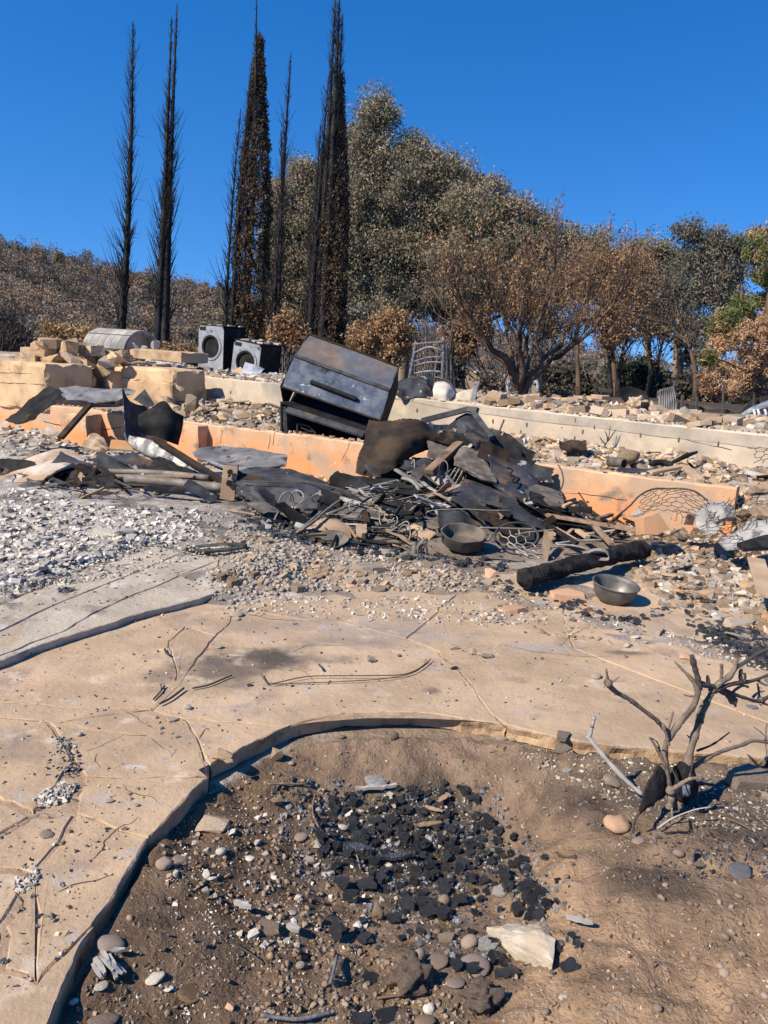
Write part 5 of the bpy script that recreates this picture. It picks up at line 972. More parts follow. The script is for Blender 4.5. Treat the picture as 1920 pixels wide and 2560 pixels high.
for b_ in BARS: plank('loose_bar', b_[0], b_[1], b_[2], b_[3], b_[4], b_[5], b_[6], b_[7], b_[8], 'stick')
for i, (a_, b_, y0, y1, r_) in enumerate([((330, 770), (470, 640), 6.5, 6.9, .02), ((350, 750), (600, 560), 6.5, 7.3, .022), ((500, 660), (690, 600), 6.9, 7.1, .02), ((130, 700), (260, 810), 6.9, 6.4, .03), ((200, 690), (260, 580), 6.8, 7.3, .014)]):
    T('charred_branch', R('E', [(a_[0], a_[1], y0), ((a_[0]+b_[0])/2+5, (a_[1]+b_[1])/2-6, (y0+y1)/2), (b_[0], b_[1], y1)]), [r_*.75, r_*.6, r_*.45], 'pipe_grey', 'grey burnt rod poking out left of the cabinet side', 'rod', group='rods left of the cabinet side', wob=.01)
# wire coils
for i, (c_, r1, r2, Y) in enumerate([((330, 560), 45, 38, 7.2), ((450, 565), 40, 25, 7.2), ((270, 600), 50, 70, 7.3), ((670, 610), 45, 40, 7.0), ((860, 665), 30, 35, 6.8), ((880, 690), 34, 30, 6.75), ((950, 770), 40, 50, 6.6), ((1175, 390), 28, 40, 7.8), ((1060, 860), 40, 45, 7.8)][:8]):
    P = [W('E', c_[0]+r1*math.cos(a)*(1-.03*a), c_[1]+r2*math.sin(a), Y+.12*math.sin(a*.7+i)) for a in np.linspace(.4, 7.4, 16)]
    T('wire_coil', P, .006, 'wire_pale', 'loose pale wire coil tangled on the metal pile', 'wire', group='pale wire coils on the pile', n=48, sides=5)
for i, pts in enumerate([[(800, 650, 6.9), (810, 720, 6.8), (870, 750, 6.7), (960, 700, 6.7), (985, 770, 6.6)], [(610, 500, 7.5), (680, 520, 7.4), (760, 570, 7.3), (700, 600, 7.2)], [(0, 460, 7.9), (200, 470, 7.8), (420, 480, 7.7), (600, 520, 7.5)], [(1180, 500, 7.5), (1190, 560, 7.4), (1180, 620, 7.2)], [(985, 370, 8.0), (1000, 345, 8.0), (1000, 400, 7.9), (960, 420, 7.9)], [(1090, 590, 7.2), (1140, 660, 7.0), (1160, 700, 6.8), (1180, 770, 6.7)]]):
    T('loose_wire', R('E', pts), .0058 if i != 5 else .018, 'wire_pale' if i != 2 else 'wire_rust', ['wavy pale wire hanging over the tan edge panel', 'pale wire looped at the left of the oven rack', 'thin dark wire running along the cabinet side', 'short pale wire down beside the streaked panel', 'small pale wire hook before the orange wall', 'charred cable curving down to the round pan'][i], 'wire', n=30, sides=5, wob=.01)
for i in range(5):
    T('rack_prong', R('E', [(1165+i*25, 470+i*6, 7.7), (1190+i*26, 430+i*2, 7.9), (1215+i*27, 395-i*4, 8.0)]), .009, 'wire_pale', 'pale metal prong fanned out beside the blistered plate', 'prong', group='fanned prongs', sides=5)
# cookware
fp = root('frying_pan', G('E', 490, 840), 'shallow brown frying pan tipped against a tan board', 'frying pan')
Q = rotm(.33, -.12, 0); c_ = W('E', 490, 795, 6.35)+[0, 0, -.03]; prof = [(.001, -.035), (.135, -.033), (.19, -.008), (.212, .018), (.208, .022), (.186, .0), (.13, -.024), (.001, -.027)]
V, Fc = lathe((0, 0, 0), prof, 40); V = V*[1.0, .72, 1.0]; V = V@Q.T+c_; mk('pan_body', V, Fc, 'pan_iron', fp, smooth=True)
S('tan_tray_wall', [R('E', [(380, 760, 6.7), (440, 700, 6.9), (540, 680, 6.95), (640, 740, 6.8)]), R('E', [(385, 768, 6.6), (450, 755, 6.65), (540, 755, 6.65), (640, 790, 6.55)])], 'tan_metal', 'bent tan metal wall behind the frying pan', 'sheet metal', amp=.008, nr=8, nc=18, th=.01)
S('tan_tray_wall', [R('E', [(430, 700, 6.85), (445, 740, 6.75)]), R('E', [(530, 725, 6.75), (540, 765, 6.65)])], 'tan_metal', 'small dark tan gusset inside the bent tan wall', 'sheet metal', amp=.004, nr=5, nc=6, th=.01)
S('curled_strap', [R('E', [(615, 725, 6.75), (655, 770, 6.6), (705, 830, 6.45), (790, 872, 6.35), (880, 885, 6.3), (985, 882, 6.3)]), R('E', [(640, 765, 6.7), (670, 805, 6.55), (720, 862, 6.4), (800, 900, 6.3), (890, 922, 6.25), (990, 922, 6.25)])], 'tan_metal', 'curled tan strap lying in front of the pile', 'strap', amp=.006, nr=7, nc=40, th=.012)
S('tan_offcut', [R('E', [(668, 720, 6.7), (730, 712, 6.75)]), R('E', [(672, 768, 6.5), (728, 790, 6.45)])], 'tan_board', 'small tan board offcut behind the curled strap', 'board', amp=.008, nr=5, nc=5, th=.03)
rp = root('round_pan', G('E', 1290, 885), 'deep round iron pan with two loop handles', 'pan')
c_ = W('E', 1290, 765, 6.3); Q = rotm(.24, .05, 0); base = c_[2]-(G('E', 1290, 885)[2]); hp = .115
prof = [(.001, -hp), (.15, -hp), (.172, -hp+.014), (.186, -.006), (.191, .003), (.185, .005), (.178, -.004), (.163, -hp+.03), (.145, -hp+.022), (.001, -hp+.02)]
an = None
V, Fc = lathe((0, 0, 0), prof, 44); rr = np.hypot(V[:, 0], V[:, 1]); th_ = np.arctan2(V[:, 1], V[:, 0]); V[:, :2] *= (1+.025*np.cos(8*th_)*(rr > .1))[:, None]*np.array([1, .95]); V = V@Q.T+c_; mk('pan_body', V, Fc, 'pan_iron', rp, smooth=True)
for s in (-1, 1):
    hpts = np.array([(s*.178, -.05, -.03), (s*.205, -.05, -.02), (s*.225, -.02, .0), (s*.225, .02, .0), (s*.205, .05, -.015), (s*.178, .05, -.025)])@Q.T+c_; V, Fc = tubes([(cr_interp(hpts, 16), .011)], 7); mk('handle', V, Fc, 'pan_iron', rp, smooth=True)
st = root('broken_faucet', G('E', 1010, 990), 'broken grey faucet stub standing in front of the pile', 'faucet')
for nm, pts, r_ in (('stem', [(1008, 995, 6.1), (1006, 920, 6.12), (1002, 860, 6.15), (1003, 815, 6.18)], .026), ('bent_arm', [(1020, 860, 6.15), (1045, 830, 6.12), (1065, 795, 6.12)], .022), ('bent_arm', [(1040, 880, 6.1), (1062, 835, 6.1), (1075, 790, 6.12)], .014)): mk(nm, *tubes([(cr_interp(np.array(R('E', pts)), 12)+.006*np.sin(np.arange(12))[:, None], r_)], 9), 'pipe_grey', st, smooth=True)
T('flange_ring', [W('E', 1050+26*math.cos(a), 870+45*math.sin(a), 6.08) for a in np.linspace(0, 6.28, 14)], .009, 'galv_grey', None, None, st, n=30)
# pointed stake, rods, basket, strap
S('pointed_stake', [R('C', [(372, 975, 6.5), (416, 1000, 6.45)]), R('C', [(362, 1060, 6.3), (408, 1070, 6.3)]), R('C', [(366, 1120, 6.2), (396, 1120, 6.2)]), R('C', [(374, 1166, 6.1), (386, 1166, 6.1)])], 'brown_board', 'pointed brown board stake standing by the wire basket', 'stake', amp=.005, nr=10, nc=6, th=.03)
RODS = [[(0, 160), (160, 165), (310, 168)], [(-60, 352), (150, 365), (330, 385)], [(0, 380), (180, 372), (400, 388)], [(-40, 330), (100, 335), (260, 350)], [(430, 250), (560, 235), (700, 228)], [(0, 395), (150, 400), (300, 396)], [(200, 200), (300, 180), (430, 170)], [(440, 255), (540, 262), (640, 285)]]
for i, q in enumerate(RODS): T('thin_rod', [W('F', x, y, 6.55-.0024*(y-160)) for x, y in q], .0095, 'wire_pale' if i % 3 else 'pipe_grey', 'long pale thin rod lying around the wire basket', 'rod', group='pale rods by the wire basket', n=14, sides=6, wob=.008)
bk_ = root('wire_basket', W('C', 220, 1090, 6.4), 'black-rimmed wire basket lying on its side right of the pan', 'basket')
hb = np.array([W('C', 210+125*math.cos(a), 1015+78*math.sin(a), 6.45-.15*math.sin(a)) for a in np.linspace(0, 2*np.pi, 33)]); mk('rim', *tubes([(hb, .011)], 7, False), 'steel_dark', bk_, smooth=True)
S('basket_back', [R('C', [(110, 960, 6.9), (210, 935, 6.95), (320, 960, 6.9)]), R('C', [(110, 1080, 6.6), (210, 1090, 6.6), (310, 1080, 6.6)])], 'soot', parent=bk_, amp=.01, nr=6, nc=8)
def chicken(name, rows, cell, parent=None, r=.0028, mat='wire_rust', label=None, cat=None, amp=.01, drop=0.0, seed=0):
    """hexagonal wire netting laid over a control patch"""
    Pm = np.array(rows, float); nu = 40; D_ = cr_interp(Pm, nu); D_ = np.swapaxes(cr_interp(np.swapaxes(D_, 0, 1), nu), 0, 1)
    lu = np.linalg.norm(np.diff(D_[nu//2], axis=0), axis=1).sum(); lv = np.linalg.norm(np.diff(D_[:, nu//2], axis=0), axis=1).sum()
    rs_ = np.random.RandomState(seed); h = cell; dx = h*math.sqrt(3); E = []
    def at(x, y):
        u, v = np.clip(x/lu, 0, 1)*(nu-1), np.clip(y/lv, 0, 1)*(nu-1); i, j = min(int(v), nu-2), min(int(u), nu-2); a, b = v-i, u-j
        return D_[i, j]*(1-a)*(1-b)+D_[i, j+1]*(1-a)*b+D_[i+1, j]*a*(1-b)+D_[i+1, j+1]*a*b
    row = 0; y = 0
    while y < lv:
        x = (row % 2)*dx/2
        while x < lu:
            a = (x, y); b = (x+dx/2, y-h/2); c_ = (x, y+h); e = (x-dx/2, y-h/2)
            for q in (b, c_, e):
                if 0 <= q[0] <= lu and 0 <= q[1] <= lv and rs_.rand() > drop: E.append((a, q))
            x += dx
        y += 1.5*h; row += 1
    polys = []
    for a, b in E:
        P = np.array([at(*a), at(*b)]); P = P+amp*np.stack([vn(P, 5, seed+i) for i in range(3)], 1); polys.append((P, r))
    V, Fc = tubes(polys, 3, False); return mk(name, V, Fc, mat, parent, label=label, cat=cat)
chicken('basket_mesh', [R('C', [(110, 990, 6.5), (210, 970, 6.4), (310, 990, 6.5)]), R('C', [(160, 1070, 6.35), (240, 1080, 6.3), (340, 1060, 6.35)]), R('C', [(230, 1120, 6.25), (330, 1140, 6.2), (470, 1140, 6.25)])], .048, bk_, .0045, 'wire_pale', seed=3)
sp_ = [(460, 352), (530, 335), (600, 300), (660, 278), (720, 282), (745, 310), (735, 335), (670, 332), (590, 322)]
S('striped_strap', [[W('F', x, y, 5.75) for x, y in sp_], [W('F', x, y+16, 5.72) for x, y in sp_]], 'wire_pale', 'pale looped strap lying on the charred log', 'strap', nr=3, nc=50, amp=.002, th=.006)
# charred log with a cracked, netted skin
la, lb = W('F', 232, 462, 5.25), W('F', 965, 268, 6.25); ax = (lb-la); L_ = np.linalg.norm(ax); ax /= L_; s_ = np.cross(ax, [0, 0, 1]); s_ /= np.linalg.norm(s_); u_ = np.cross(s_, ax)
nl, na = 110, 56; V = []
for i in range(nl):
    t = i/(nl-1); endr = min(1, (min(t, 1-t)*L_/.05+.12))**.5; sag = .008*math.sin(t*5)
    for j in range(na):
        a = 2*math.pi*j/na; rad = .072*(1+.05*math.sin(t*7+1)+.04*math.sin(2*a+t*4)); g1 = .5+.5*math.cos(i*math.pi); g2 = .5+.5*math.cos(j*math.pi)
        rad *= endr; rad *= 1+.10*math.sin(t*23+2*math.sin(a))*math.sin(3*a+t*11); rad -= .0045*(g1*.9+g2*.7)
        V.append(la+ax*(t*L_)+(s_*math.cos(a)*1.05+u_*math.sin(a)*.92)*rad+u_*sag)
V = np.array(V); V = V+.011*np.stack([fbm(V, 11, 3, 60+i) for i in range(3)], 1)
idx = np.arange(nl*na).reshape(nl, na); Fc = [(idx[i, j], idx[i, (j+1) % na], idx[i+1, (j+1) % na], idx[i+1, j]) for i in range(nl-1) for j in range(na)]+[tuple(idx[0])[::-1], tuple(idx[-1])]
mk('charred_log', V, Fc, 'char_wood', label='thick black charred log with gridded cracked skin', cat='log')
# mixing bowl
mb = root('mixing_bowl', G('F', 805, 640), 'tarnished steel mixing bowl right of the charred log', 'bowl')
c_ = W('F', 808, 505, 4.95); Q = rotm(.10, .085, 0); hb_ = c_[2]-G('F', 805, 640)[2]-.01
prof = [(.001, -.9), (.42, -.9), (.68, -.76), (.86, -.5), (.96, -.16), (.985, -.03), (1.03, -.02), (1.045, .0), (1.02, .02), (.965, .005), (.93, -.16), (.83, -.48), (.65, -.71), (.4, -.84), (.001, -.845)]
V, Fc = lathe((0, 0, 0), [(r_*.158, z_*.158) for r_, z_ in prof], 48); V = V@Q.T+G('F', 800, 632)+[0, .12, .15]; mk('bowl_body', V, Fc, 'bowl_steel', mb, smooth=True)
# netting at the right
chicken('chicken_wire', [R('C', [(930, 760, 7.0), (1050, 735, 7.1), (1180, 745, 7.1), (1300, 800, 7.0)]), R('C', [(900, 830, 6.9), (1020, 790, 6.8), (1160, 790, 6.8), (1320, 860, 6.8)]), R('C', [(930, 880, 6.7), (1050, 890, 6.55), (1180, 880, 6.55), (1360, 900, 6.6)])], .052, None, .0036, 'wire_rust', 'arched rusty chicken wire in front of the orange wall', 'chicken wire', .04, .04, 5)
T('wire_edge', R('C', [(740, 935, 6.7), (860, 840, 6.85), (960, 765, 7.0), (1100, 738, 7.05), (1230, 755, 7.0), (1310, 810, 6.9)]), .009, 'wire_rust', 'twisted rusty edge wire of the arched netting', 'wire', wob=.02, sides=5)
chicken('chicken_wire', [R('C', [(1330, 820, 6.9), (1450, 800, 7.0), (1560, 760, 7.0), (1720, 690, 7.0)]), R('C', [(1300, 950, 6.5), (1430, 930, 6.5), (1560, 900, 6.6), (1720, 860, 6.6)]), R('C', [(1100, 1010, 6.3), (1350, 1060, 6.1), (1560, 1040, 6.1), (1720, 1010, 6.1)])], .052, None, .0036, 'wire_rust', 'tangled chicken wire over boards at the right edge', 'chicken wire', .07, .06, 6)
chicken('chicken_wire', [R('C', [(1570, 520, 8.0), (1660, 480, 8.0), (1740, 480, 8.0)]), R('C', [(1580, 590, 7.7), (1660, 580, 7.7), (1740, 570, 7.7)])], .05, None, .0045, 'wire_rust', 'small tuft of chicken wire at the terrace right edge', 'chicken wire', .06, .05, 7)
S('plaster_slab', [R('C', [(1250, 860, 6.75), (1310, 815, 6.95), (1400, 800, 7.0), (1470, 850, 7.0)]), R('C', [(1255, 920, 6.65), (1330, 880, 6.75), (1400, 870, 6.8), (1480, 890, 6.9)]), R('C', [(1290, 960, 6.55), (1350, 945, 6.6), (1400, 920, 6.65), (1470, 910, 6.75)])], 'concrete_grey', 'broken grey plaster slab leaning on the orange wall end', 'slab', amp=.035, fr=5, nr=14, nc=16, th=.04, rag=.5)
S('plaster_slab', [R('C', [(1240, 880, 6.6), (1290, 850, 6.65), (1320, 900, 6.6)]), R('C', [(1250, 970, 6.45), (1310, 950, 6.45), (1380, 960, 6.45)]), R('C', [(1320, 1005, 6.35), (1360, 1010, 6.35), (1400, 930, 6.5)])], 'concrete_grey', 'tilted grey plaster shard below the larger plaster slab', 'slab', amp=.02, fr=5, nr=10, nc=10, th=.03, rag=.4)
chunk('orange_block', 'plate', 'orange_rubble', 'C', 990, 945, 82, 62, 6.55, 'broken block with orange painted face before the low wall', 'block', i=2, dp=.1, rot=(1.35, 0, .1)); chunk('orange_block', 'plate', 'orange_rubble', 'C', 1170, 905, 60, 32, 6.7, 'smaller orange block under the chicken wire', 'block', i=5, dp=.1); chunk('grey_lump', 'ang', 'concrete_grey', 'C', 915, 885, 50, 22, 6.75, 'grey stone lump above the orange painted block', 'stone', i=3)
S('grey_shingle_stack', [R('C', [(1370, 1030, 6.3), (1500, 960, 6.5), (1600, 915, 6.6), (1740, 880, 6.6)]), R('C', [(1420, 1075, 6.1), (1520, 1030, 6.2), (1620, 985, 6.25), (1740, 960, 6.3)]), R('C', [(1460, 1085, 6.0), (1560, 1060, 6.05), (1640, 1030, 6.1), (1740, 1010, 6.1)])], 'grey_board', 'curled grey shingle sheet at the right edge', 'shingle', amp=.03, fr=4, nr=14, nc=22, th=.02, rag=.3)
S('brown_shard', [R('C', [(1530, 760, 6.9), (1600, 715, 7.0), (1740, 660, 7.0)]), R('C', [(1560, 778, 6.8), (1640, 765, 6.85), (1740, 740, 6.85)])], 'brown_board', 'upper brown board shard jutting in from the right', 'board', amp=.015, th=.03); S('brown_shard', [R('C', [(1555, 862, 6.6), (1620, 850, 6.65), (1740, 835, 6.7)]), R('C', [(1600, 890, 6.5), (1660, 900, 6.5), (1740, 905, 6.5)])], 'brown_board', 'lower brown board shard jutting in from the right', 'board', amp=.015, th=.03)
S('brown_shard', [R('F', [(1480, 245, 5.9), (1600, 215, 6.0), (1740, 190, 6.0)]), R('F', [(1520, 270, 5.8), (1620, 265, 5.8), (1740, 270, 5.8)])], 'char_wood', 'charred board under the curled grey shingle', 'board', amp=.015, th=.03)
plank('upright_board', 'F', (1590, 340), (1655, 560), 5.6, 4.9, .12, .02, 'tan_board', 'tan board lying at the right edge of the rubble')
# lower terrace details
T('clay_pipe', R('C', [(745, 585, 8.35), (830, 595, 8.2)]), .055, 'pan_iron', 'short brown clay pipe on the lower terrace rubble', 'pipe', sides=16)
c_ = W('C', 828, 597, 8.19); d_ = W('C', 745, 585, 8.35)-c_; d_ /= np.linalg.norm(d_); mk('pipe_mouth', *tubes([(np.array([c_-d_*.004, c_+d_*.02]), .042)], 16), 'soot', bpy.data.objects['clay_pipe'])
chunk('round_block', 'boulder', 'tan_rubble', 'C', 858, 558, 75, 40, 8.6, 'rounded tan stone block right of the clay pipe', 'stone', i=4)
S('grey_bar_sheet', [R('C', [(790, 620, 8.0), (900, 628, 7.9), (985, 622, 7.9)]), R('C', [(795, 645, 7.85), (900, 652, 7.8), (985, 648, 7.8)])], 'steel_dark', 'flat grey metal bar in the lower terrace rubble', 'bar', nr=5, nc=12, th=.02)
T('dark_pipe_stub', R('C', [(985, 595, 8.1), (1050, 590, 8.15), (1110, 605, 8.1)]), .034, 'soot', 'burnt black pipe stub with white rim on the terrace', 'pipe', sides=12)
plank('tan_board_strip', 'C', (975, 650), (1180, 610), 7.8, 8.0, .09, .03, 'tan_board', 'long tan board strip on the lower terrace', 'board'); plank('tan_board_strip', 'C', (1175, 610), (1270, 695), 8.0, 7.5, .09, .03, 'tan_board', 'tan board sloping to the orange wall top', 'board')
T('charred_stick', R('C', [(1090, 600, 8.2), (1180, 555, 8.4), (1250, 530, 8.5)]), [.015, .03, .015], 'char_wood', 'charred forked stick on the lower terrace', 'stick'); S('net_roll', [R('C', [(455, 480, 9.2), (530, 462, 9.3), (610, 475, 9.2)]), R('C', [(460, 505, 9.0), (530, 515, 8.95), (615, 505, 9.0)])], 'steel_rustbrown', 'dark crumpled wire roll on the lower terrace', 'wire', amp=.05, fr=7, th=.03, nr=12, nc=16)
for i, p in enumerate([[(715, 500), (740, 450), (750, 380)], [(735, 470), (770, 420), (785, 400)], [(725, 490), (700, 460), (690, 445)], [(735, 465), (730, 430), (720, 410)]]): T('dry_twig', R('C', [(x, y, 9.35) for x, y in p]), [.009, .004], 'twig_dark', 'thin dry twig standing in front of the cream wall', 'twig', group='dry twigs before the cream wall', sides=4)
T('rebar_hook', R('C', [(455, 775, 7.4), (480, 700, 7.6), (470, 640, 7.7), (450, 605, 7.8)]), .007, 'wire_rust', 'thin rusty wire curving up the orange wall', 'wire', sides=4)
T('small_stake', R('B', [(1380, 640, 8.9), (1400, 590, 9.0), (1405, 575, 9.0)]), .012, 'twig_grey', 'small twig in front of the cream wall above the pile', 'twig', sides=5)

# ------------------------------------------------------------------ jumble of burnt boards and strips
def jumble(k, poly, n, seed, label, group, mats, Lr=(.12, .5), Wr=(.02, .07), hr=(.02, .14), sl=.35, name='charred_board', cat='board'):
    R_ = np.random.RandomState(seed); P = np.array([px(k, *p) for p in poly]); lo, hi = P.min(0), P.max(0); Q = []
    while len(Q) < n:
        q = R_.uniform(lo, hi, (n*3, 2)); Q += list(q[inpoly(q[:, 0], q[:, 1], P)])
    for p in GV(np.array(Q[:n])):
        a = R_.normal()*.7+(0 if R_.rand() < .7 else 1.5); d = np.array([math.cos(a), math.sin(a), R_.normal()*sl]); d /= np.linalg.norm(d); L_ = R_.uniform(*Lr); w_ = R_.uniform(*Wr); c_ = p+[0, 0, R_.uniform(*hr)]
        s_ = np.cross(d, [R_.normal()*.5, R_.normal()*.5, 1]); s_ = s_/np.linalg.norm(s_)*w_; nn = np.cross(s_, d); b_ = nn/np.linalg.norm(nn)*R_.normal()*.05*L_
        rows = [[c_-d*L_/2-s_*R_.uniform(.3, .6), c_+b_-s_*.5, c_+d*L_/2-s_*R_.uniform(.3, .6)], [c_-d*L_*R_.uniform(.42, .55)+s_*.5, c_+b_+s_*.5, c_+d*L_*R_.uniform(.4, .55)+s_*.5]]
        S(name, rows, mats[R_.randint(len(mats))], label, cat, group=group, nr=3, nc=6, amp=.006, fr=9, th=R_.uniform(.004, .02), smooth=False)
PILEP = [(560, 560), (760, 470), (940, 440), (1130, 420), (1200, 520), (1180, 700), (1100, 740), (900, 780), (700, 740), (500, 690)]
DK = ['char_wood', 'steel_black', 'steel_rustbrown', 'char_wood', 'steel_dark', 'brown_board', 'grey_board']
jumble('E', PILEP, 75, 1, 'thin charred board jumbled in the central metal pile', 'charred boards in the metal pile', DK, hr=(.03, .22))
jumble('C', [(200, 880), (350, 940), (560, 850), (900, 960), (760, 1060), (420, 1060), (200, 980), (60, 900)], 60, 2, 'thin charred board at the right side of the pile', 'charred boards right of the pile', DK, hr=(.02, .16))
jumble('D', [(0, 150), (500, 60), (760, 120), (1300, 200), (1280, 330), (700, 360), (300, 330), (0, 290)], 60, 3, 'burnt strip in the debris below the orange wall at left', 'burnt strips in the left debris', DK+['zinc_flake', 'galv_grey'], hr=(.01, .1), name='burnt_strip', cat='strip')
jumble('E', [(0, 520), (500, 640), (700, 760), (950, 800), (900, 900), (500, 860), (0, 700)], 45, 4, 'burnt strip on the ground in front of the cabinet side', 'burnt strips before the cabinet side', DK, hr=(.005, .06), sl=.15, name='burnt_strip', cat='strip')
jumble('C', TERR_ if False else [(60, 440), (400, 450), (1000, 520), (1659, 600), (1659, 680), (1300, 690), (760, 625), (340, 580)], 50, 5, 'burnt strip among the tiles between the walls', 'burnt strips between the walls', DK+['tan_board', 'tan_board'], Lr=(.1, .35), hr=(.01, .06), sl=.2, name='burnt_strip', cat='strip')
jumble('F', [(1000, 230), (1659, 260), (1659, 700), (1300, 640), (1050, 480)], 45, 6, 'splintered board in the rubble right of the log', 'splintered boards right of the log', DK+['tan_board', 'tan_board', 'grey_board'], Lr=(.06, .25), Wr=(.015, .05), hr=(.005, .03), sl=.12, name='splintered_board')
jumble('A', [(880, 450), (1640, 530), (1600, 640), (1060, 600), (820, 510)], 30, 7, 'burnt strip among the stones left of the grill', 'burnt strips left of the grill', DK+['tan_board'], Lr=(.1, .4), hr=(.01, .08), sl=.2, name='burnt_strip', cat='strip')
R_ = np.random.RandomState(9)
for j in range(26):
    x0, y0 = R_.uniform(560, 1300), R_.uniform(520, 860); n_ = 5; pts = [W('E', x0+R_.normal()*70*i**.6, y0+R_.normal()*30+8*i, 7.4-.0022*(y0-450)+R_.normal()*.06) for i in range(n_)]
    T('tangled_wire', pts, .004, 'wire_pale' if j % 3 else 'wire_rust', 'thin tangled wire strand over the front of the pile', 'wire', group='tangled wires on the pile', n=26, sides=4, wob=.02)
for j in range(30):
    x0, y0 = R_.uniform(150, 720), R_.uniform(250, 400); pts = [W('D', x0+R_.normal()*40*i**.6, y0+R_.normal()*22, 8.1-.003*(y0-250)+R_.normal()*.08) for i in range(5)]
    T('tangled_wire', pts, .0045, 'wire_rust', 'thin dark wire strand tangled below the left sheets', 'wire', group='tangled wires at left', n=26, sides=4, wob=.02)

# broad torn plates that make up the bulk of the heap
PL = [('E', 640, 470, 7.95, .42, .24, .5), ('E', 780, 520, 7.7, .5, .26, .35), ('E', 900, 420, 8.15, .5, .3, .6), ('E', 1040, 420, 8.05, .5, .26, .5), ('E', 1120, 480, 7.75, .5, .28, .5), ('E', 1010, 560, 7.4, .5, .24, .3), ('E', 1180, 620, 7.1, .45, .25, .3), ('E', 1300, 400, 8.05, .5, .3, .7), ('E', 1420, 420, 7.95, .55, .3, .7), ('E', 1380, 620, 7.0, .5, .22, .4), ('E', 1480, 700, 6.85, .45, .2, .3), ('E', 1250, 700, 6.8, .4, .2, .3), ('C', 120, 470, 8.45, .5, .22, .4), ('C', 200, 520, 8.3, .5, .25, .5), ('C', 290, 640, 8.0, .45, .22, .5), ('C', 400, 830, 7.2, .5, .2, .2), ('C', 330, 900, 7.0, .55, .22, .3), ('C', 240, 880, 6.95, .5, .2, .3), ('C', 500, 900, 7.0, .4, .15, .15), ('C', 140, 830, 7.0, .45, .2, .4), ('E', 700, 660, 7.0, .4, .18, .2), ('E', 560, 620, 7.2, .4, .2, .3), ('C', 30, 480, 8.5, .5, .2, .4), ('E', 1330, 330, 8.35, .45, .25, .7), ('B', 1150, 700, 8.3, .5, .24, .6), ('B', 1300, 720, 8.25, .55, .26, .6), ('B', 1400, 800, 8.05, .55, .25, .5), ('B', 1250, 645, 8.5, .5, .2, .6), ('B', 1080, 770, 8.2, .45, .24, .6), ('C', 90, 570, 8.1, .5, .26, .6), ('B', 1000, 830, 8.1, .45, .22, .5), ('B', 880, 850, 8.15, .45, .2, .4), ('D', 60, 180, 9.0, .6, .3, .3), ('D', 420, 150, 8.9, .5, .25, .4), ('D', 560, 200, 8.6, .5, .22, .3), ('D', 650, 150, 8.9, .45, .22, .4), ('D', 250, 280, 8.2, .5, .2, .25), ('D', 480, 290, 8.2, .5, .22, .3), ('D', 820, 150, 9.0, .6, .25, .3), ('D', 1000, 160, 8.8, .6, .22, .3), ('D', 950, 290, 8.0, .45, .15, .2), ('D', 1150, 300, 7.9, .4, .15, .2), ('D', 1450, 250, 8.0, .5, .25, .3), ('D', 1560, 330, 7.7, .4, .2, .3), ('E', 130, 620, 7.2, .4, .18, .2), ('E', 330, 680, 7.0, .4, .16, .2), ('E', 420, 520, 7.7, .4, .2, .3)]
R_ = np.random.RandomState(77); PM = ['steel_black', 'blister_steel', 'steel_rustbrown', 'steel_dark', 'pan_iron', 'steel_black', 'blister_steel', 'char_wood']
for i, (k, x, y, Y, L_, w_, tl) in enumerate(PL):
    c_ = W(k, x, y, Y); a = R_.normal()*.35-.25; d = np.array([math.cos(a), math.sin(a)*.6, -.30+R_.normal()*.22]); d /= np.linalg.norm(d); v = np.array([R_.normal()*.25, .55, tl+R_.normal()*.12]); v -= d*np.dot(v, d); v /= np.linalg.norm(v)
    rows = [[c_+d*L_*(u+R_.normal()*.05)+v*w_*(q+R_.normal()*.07) for u in (-.5, -.17, .17, .5)] for q in (.5, 0, -.5)]
    S('torn_plate', rows, PM[i % 8], 'broad torn dark metal plate stacked in the central heap' if k != 'D' else 'torn dark metal plate lying in the left debris', 'sheet metal', group='torn plates in the central heap' if k != 'D' else 'torn plates in the left debris', nr=9, nc=12, amp=.022, fr=4.5, rag=.55, th=.006)
# ------------------------------------------------------------------ burnt rose bush
rb = root('rose_bush', G('G', 1050, 1130), 'leafless burnt rose bush with pruned grey stems at right', 'bush')
GYB = G('G', 1050, 1120)[1]
def gs(pts, r_, mat='grey_bark', dy=0.0, dys=None, sides=8, nm='stem', wob=.003):
    n = len(pts); P = [W('G', p[0], p[1], GYB+dy+((dys or 0)*i/(n-1))) for i, p in enumerate(pts)]
    q = np.interp(np.linspace(0, 1, n*6), np.linspace(0, 1, len(r_)), r_); SEED[0] += 1; q = q*(1+.22*vn(np.stack([np.arange(n*6)*.55, np.full(n*6, SEED[0]), np.zeros(n*6)], 1), 1, 3))
    return T(nm, P, list(q), mat, None, None, rb, n=n*6, sides=sides, wob=wob)
def knob(x, y, r_, dy): V, Fc = ico(3, int(x) % 50, .22, 1.4); mk('knot', V*r_+W('G', x, y, GYB+dy), Fc, 'grey_bark', rb, smooth=True)
gs([(1060, 1130), (1105, 900), (1140, 740), (1180, 600), (1215, 480), (1245, 420), (1275, 365)], [.020, .0185, .016, .0145, .014, .014, .012], dys=.10)
gs([(1015, 1110), (985, 900), (975, 720), (1020, 630), (1100, 520), (1165, 440), (1195, 350)], [.016, .014, .0125, .0125, .012, .012, .011], dy=-.02, dys=.05)
gs([(975, 600), (905, 532), (825, 472), (735, 402), (650, 355), (590, 300)], [.009, .008, .0075, .0075, .007, .009], dy=0, dys=-.1); knob(590, 290, .0165, -.1)
gs([(592, 280), (582, 235), (577, 190)], [.006, .0025], dy=-.1, sides=6); gs([(605, 290), (640, 268), (666, 247)], [.005, .003], dy=-.1, sides=6)
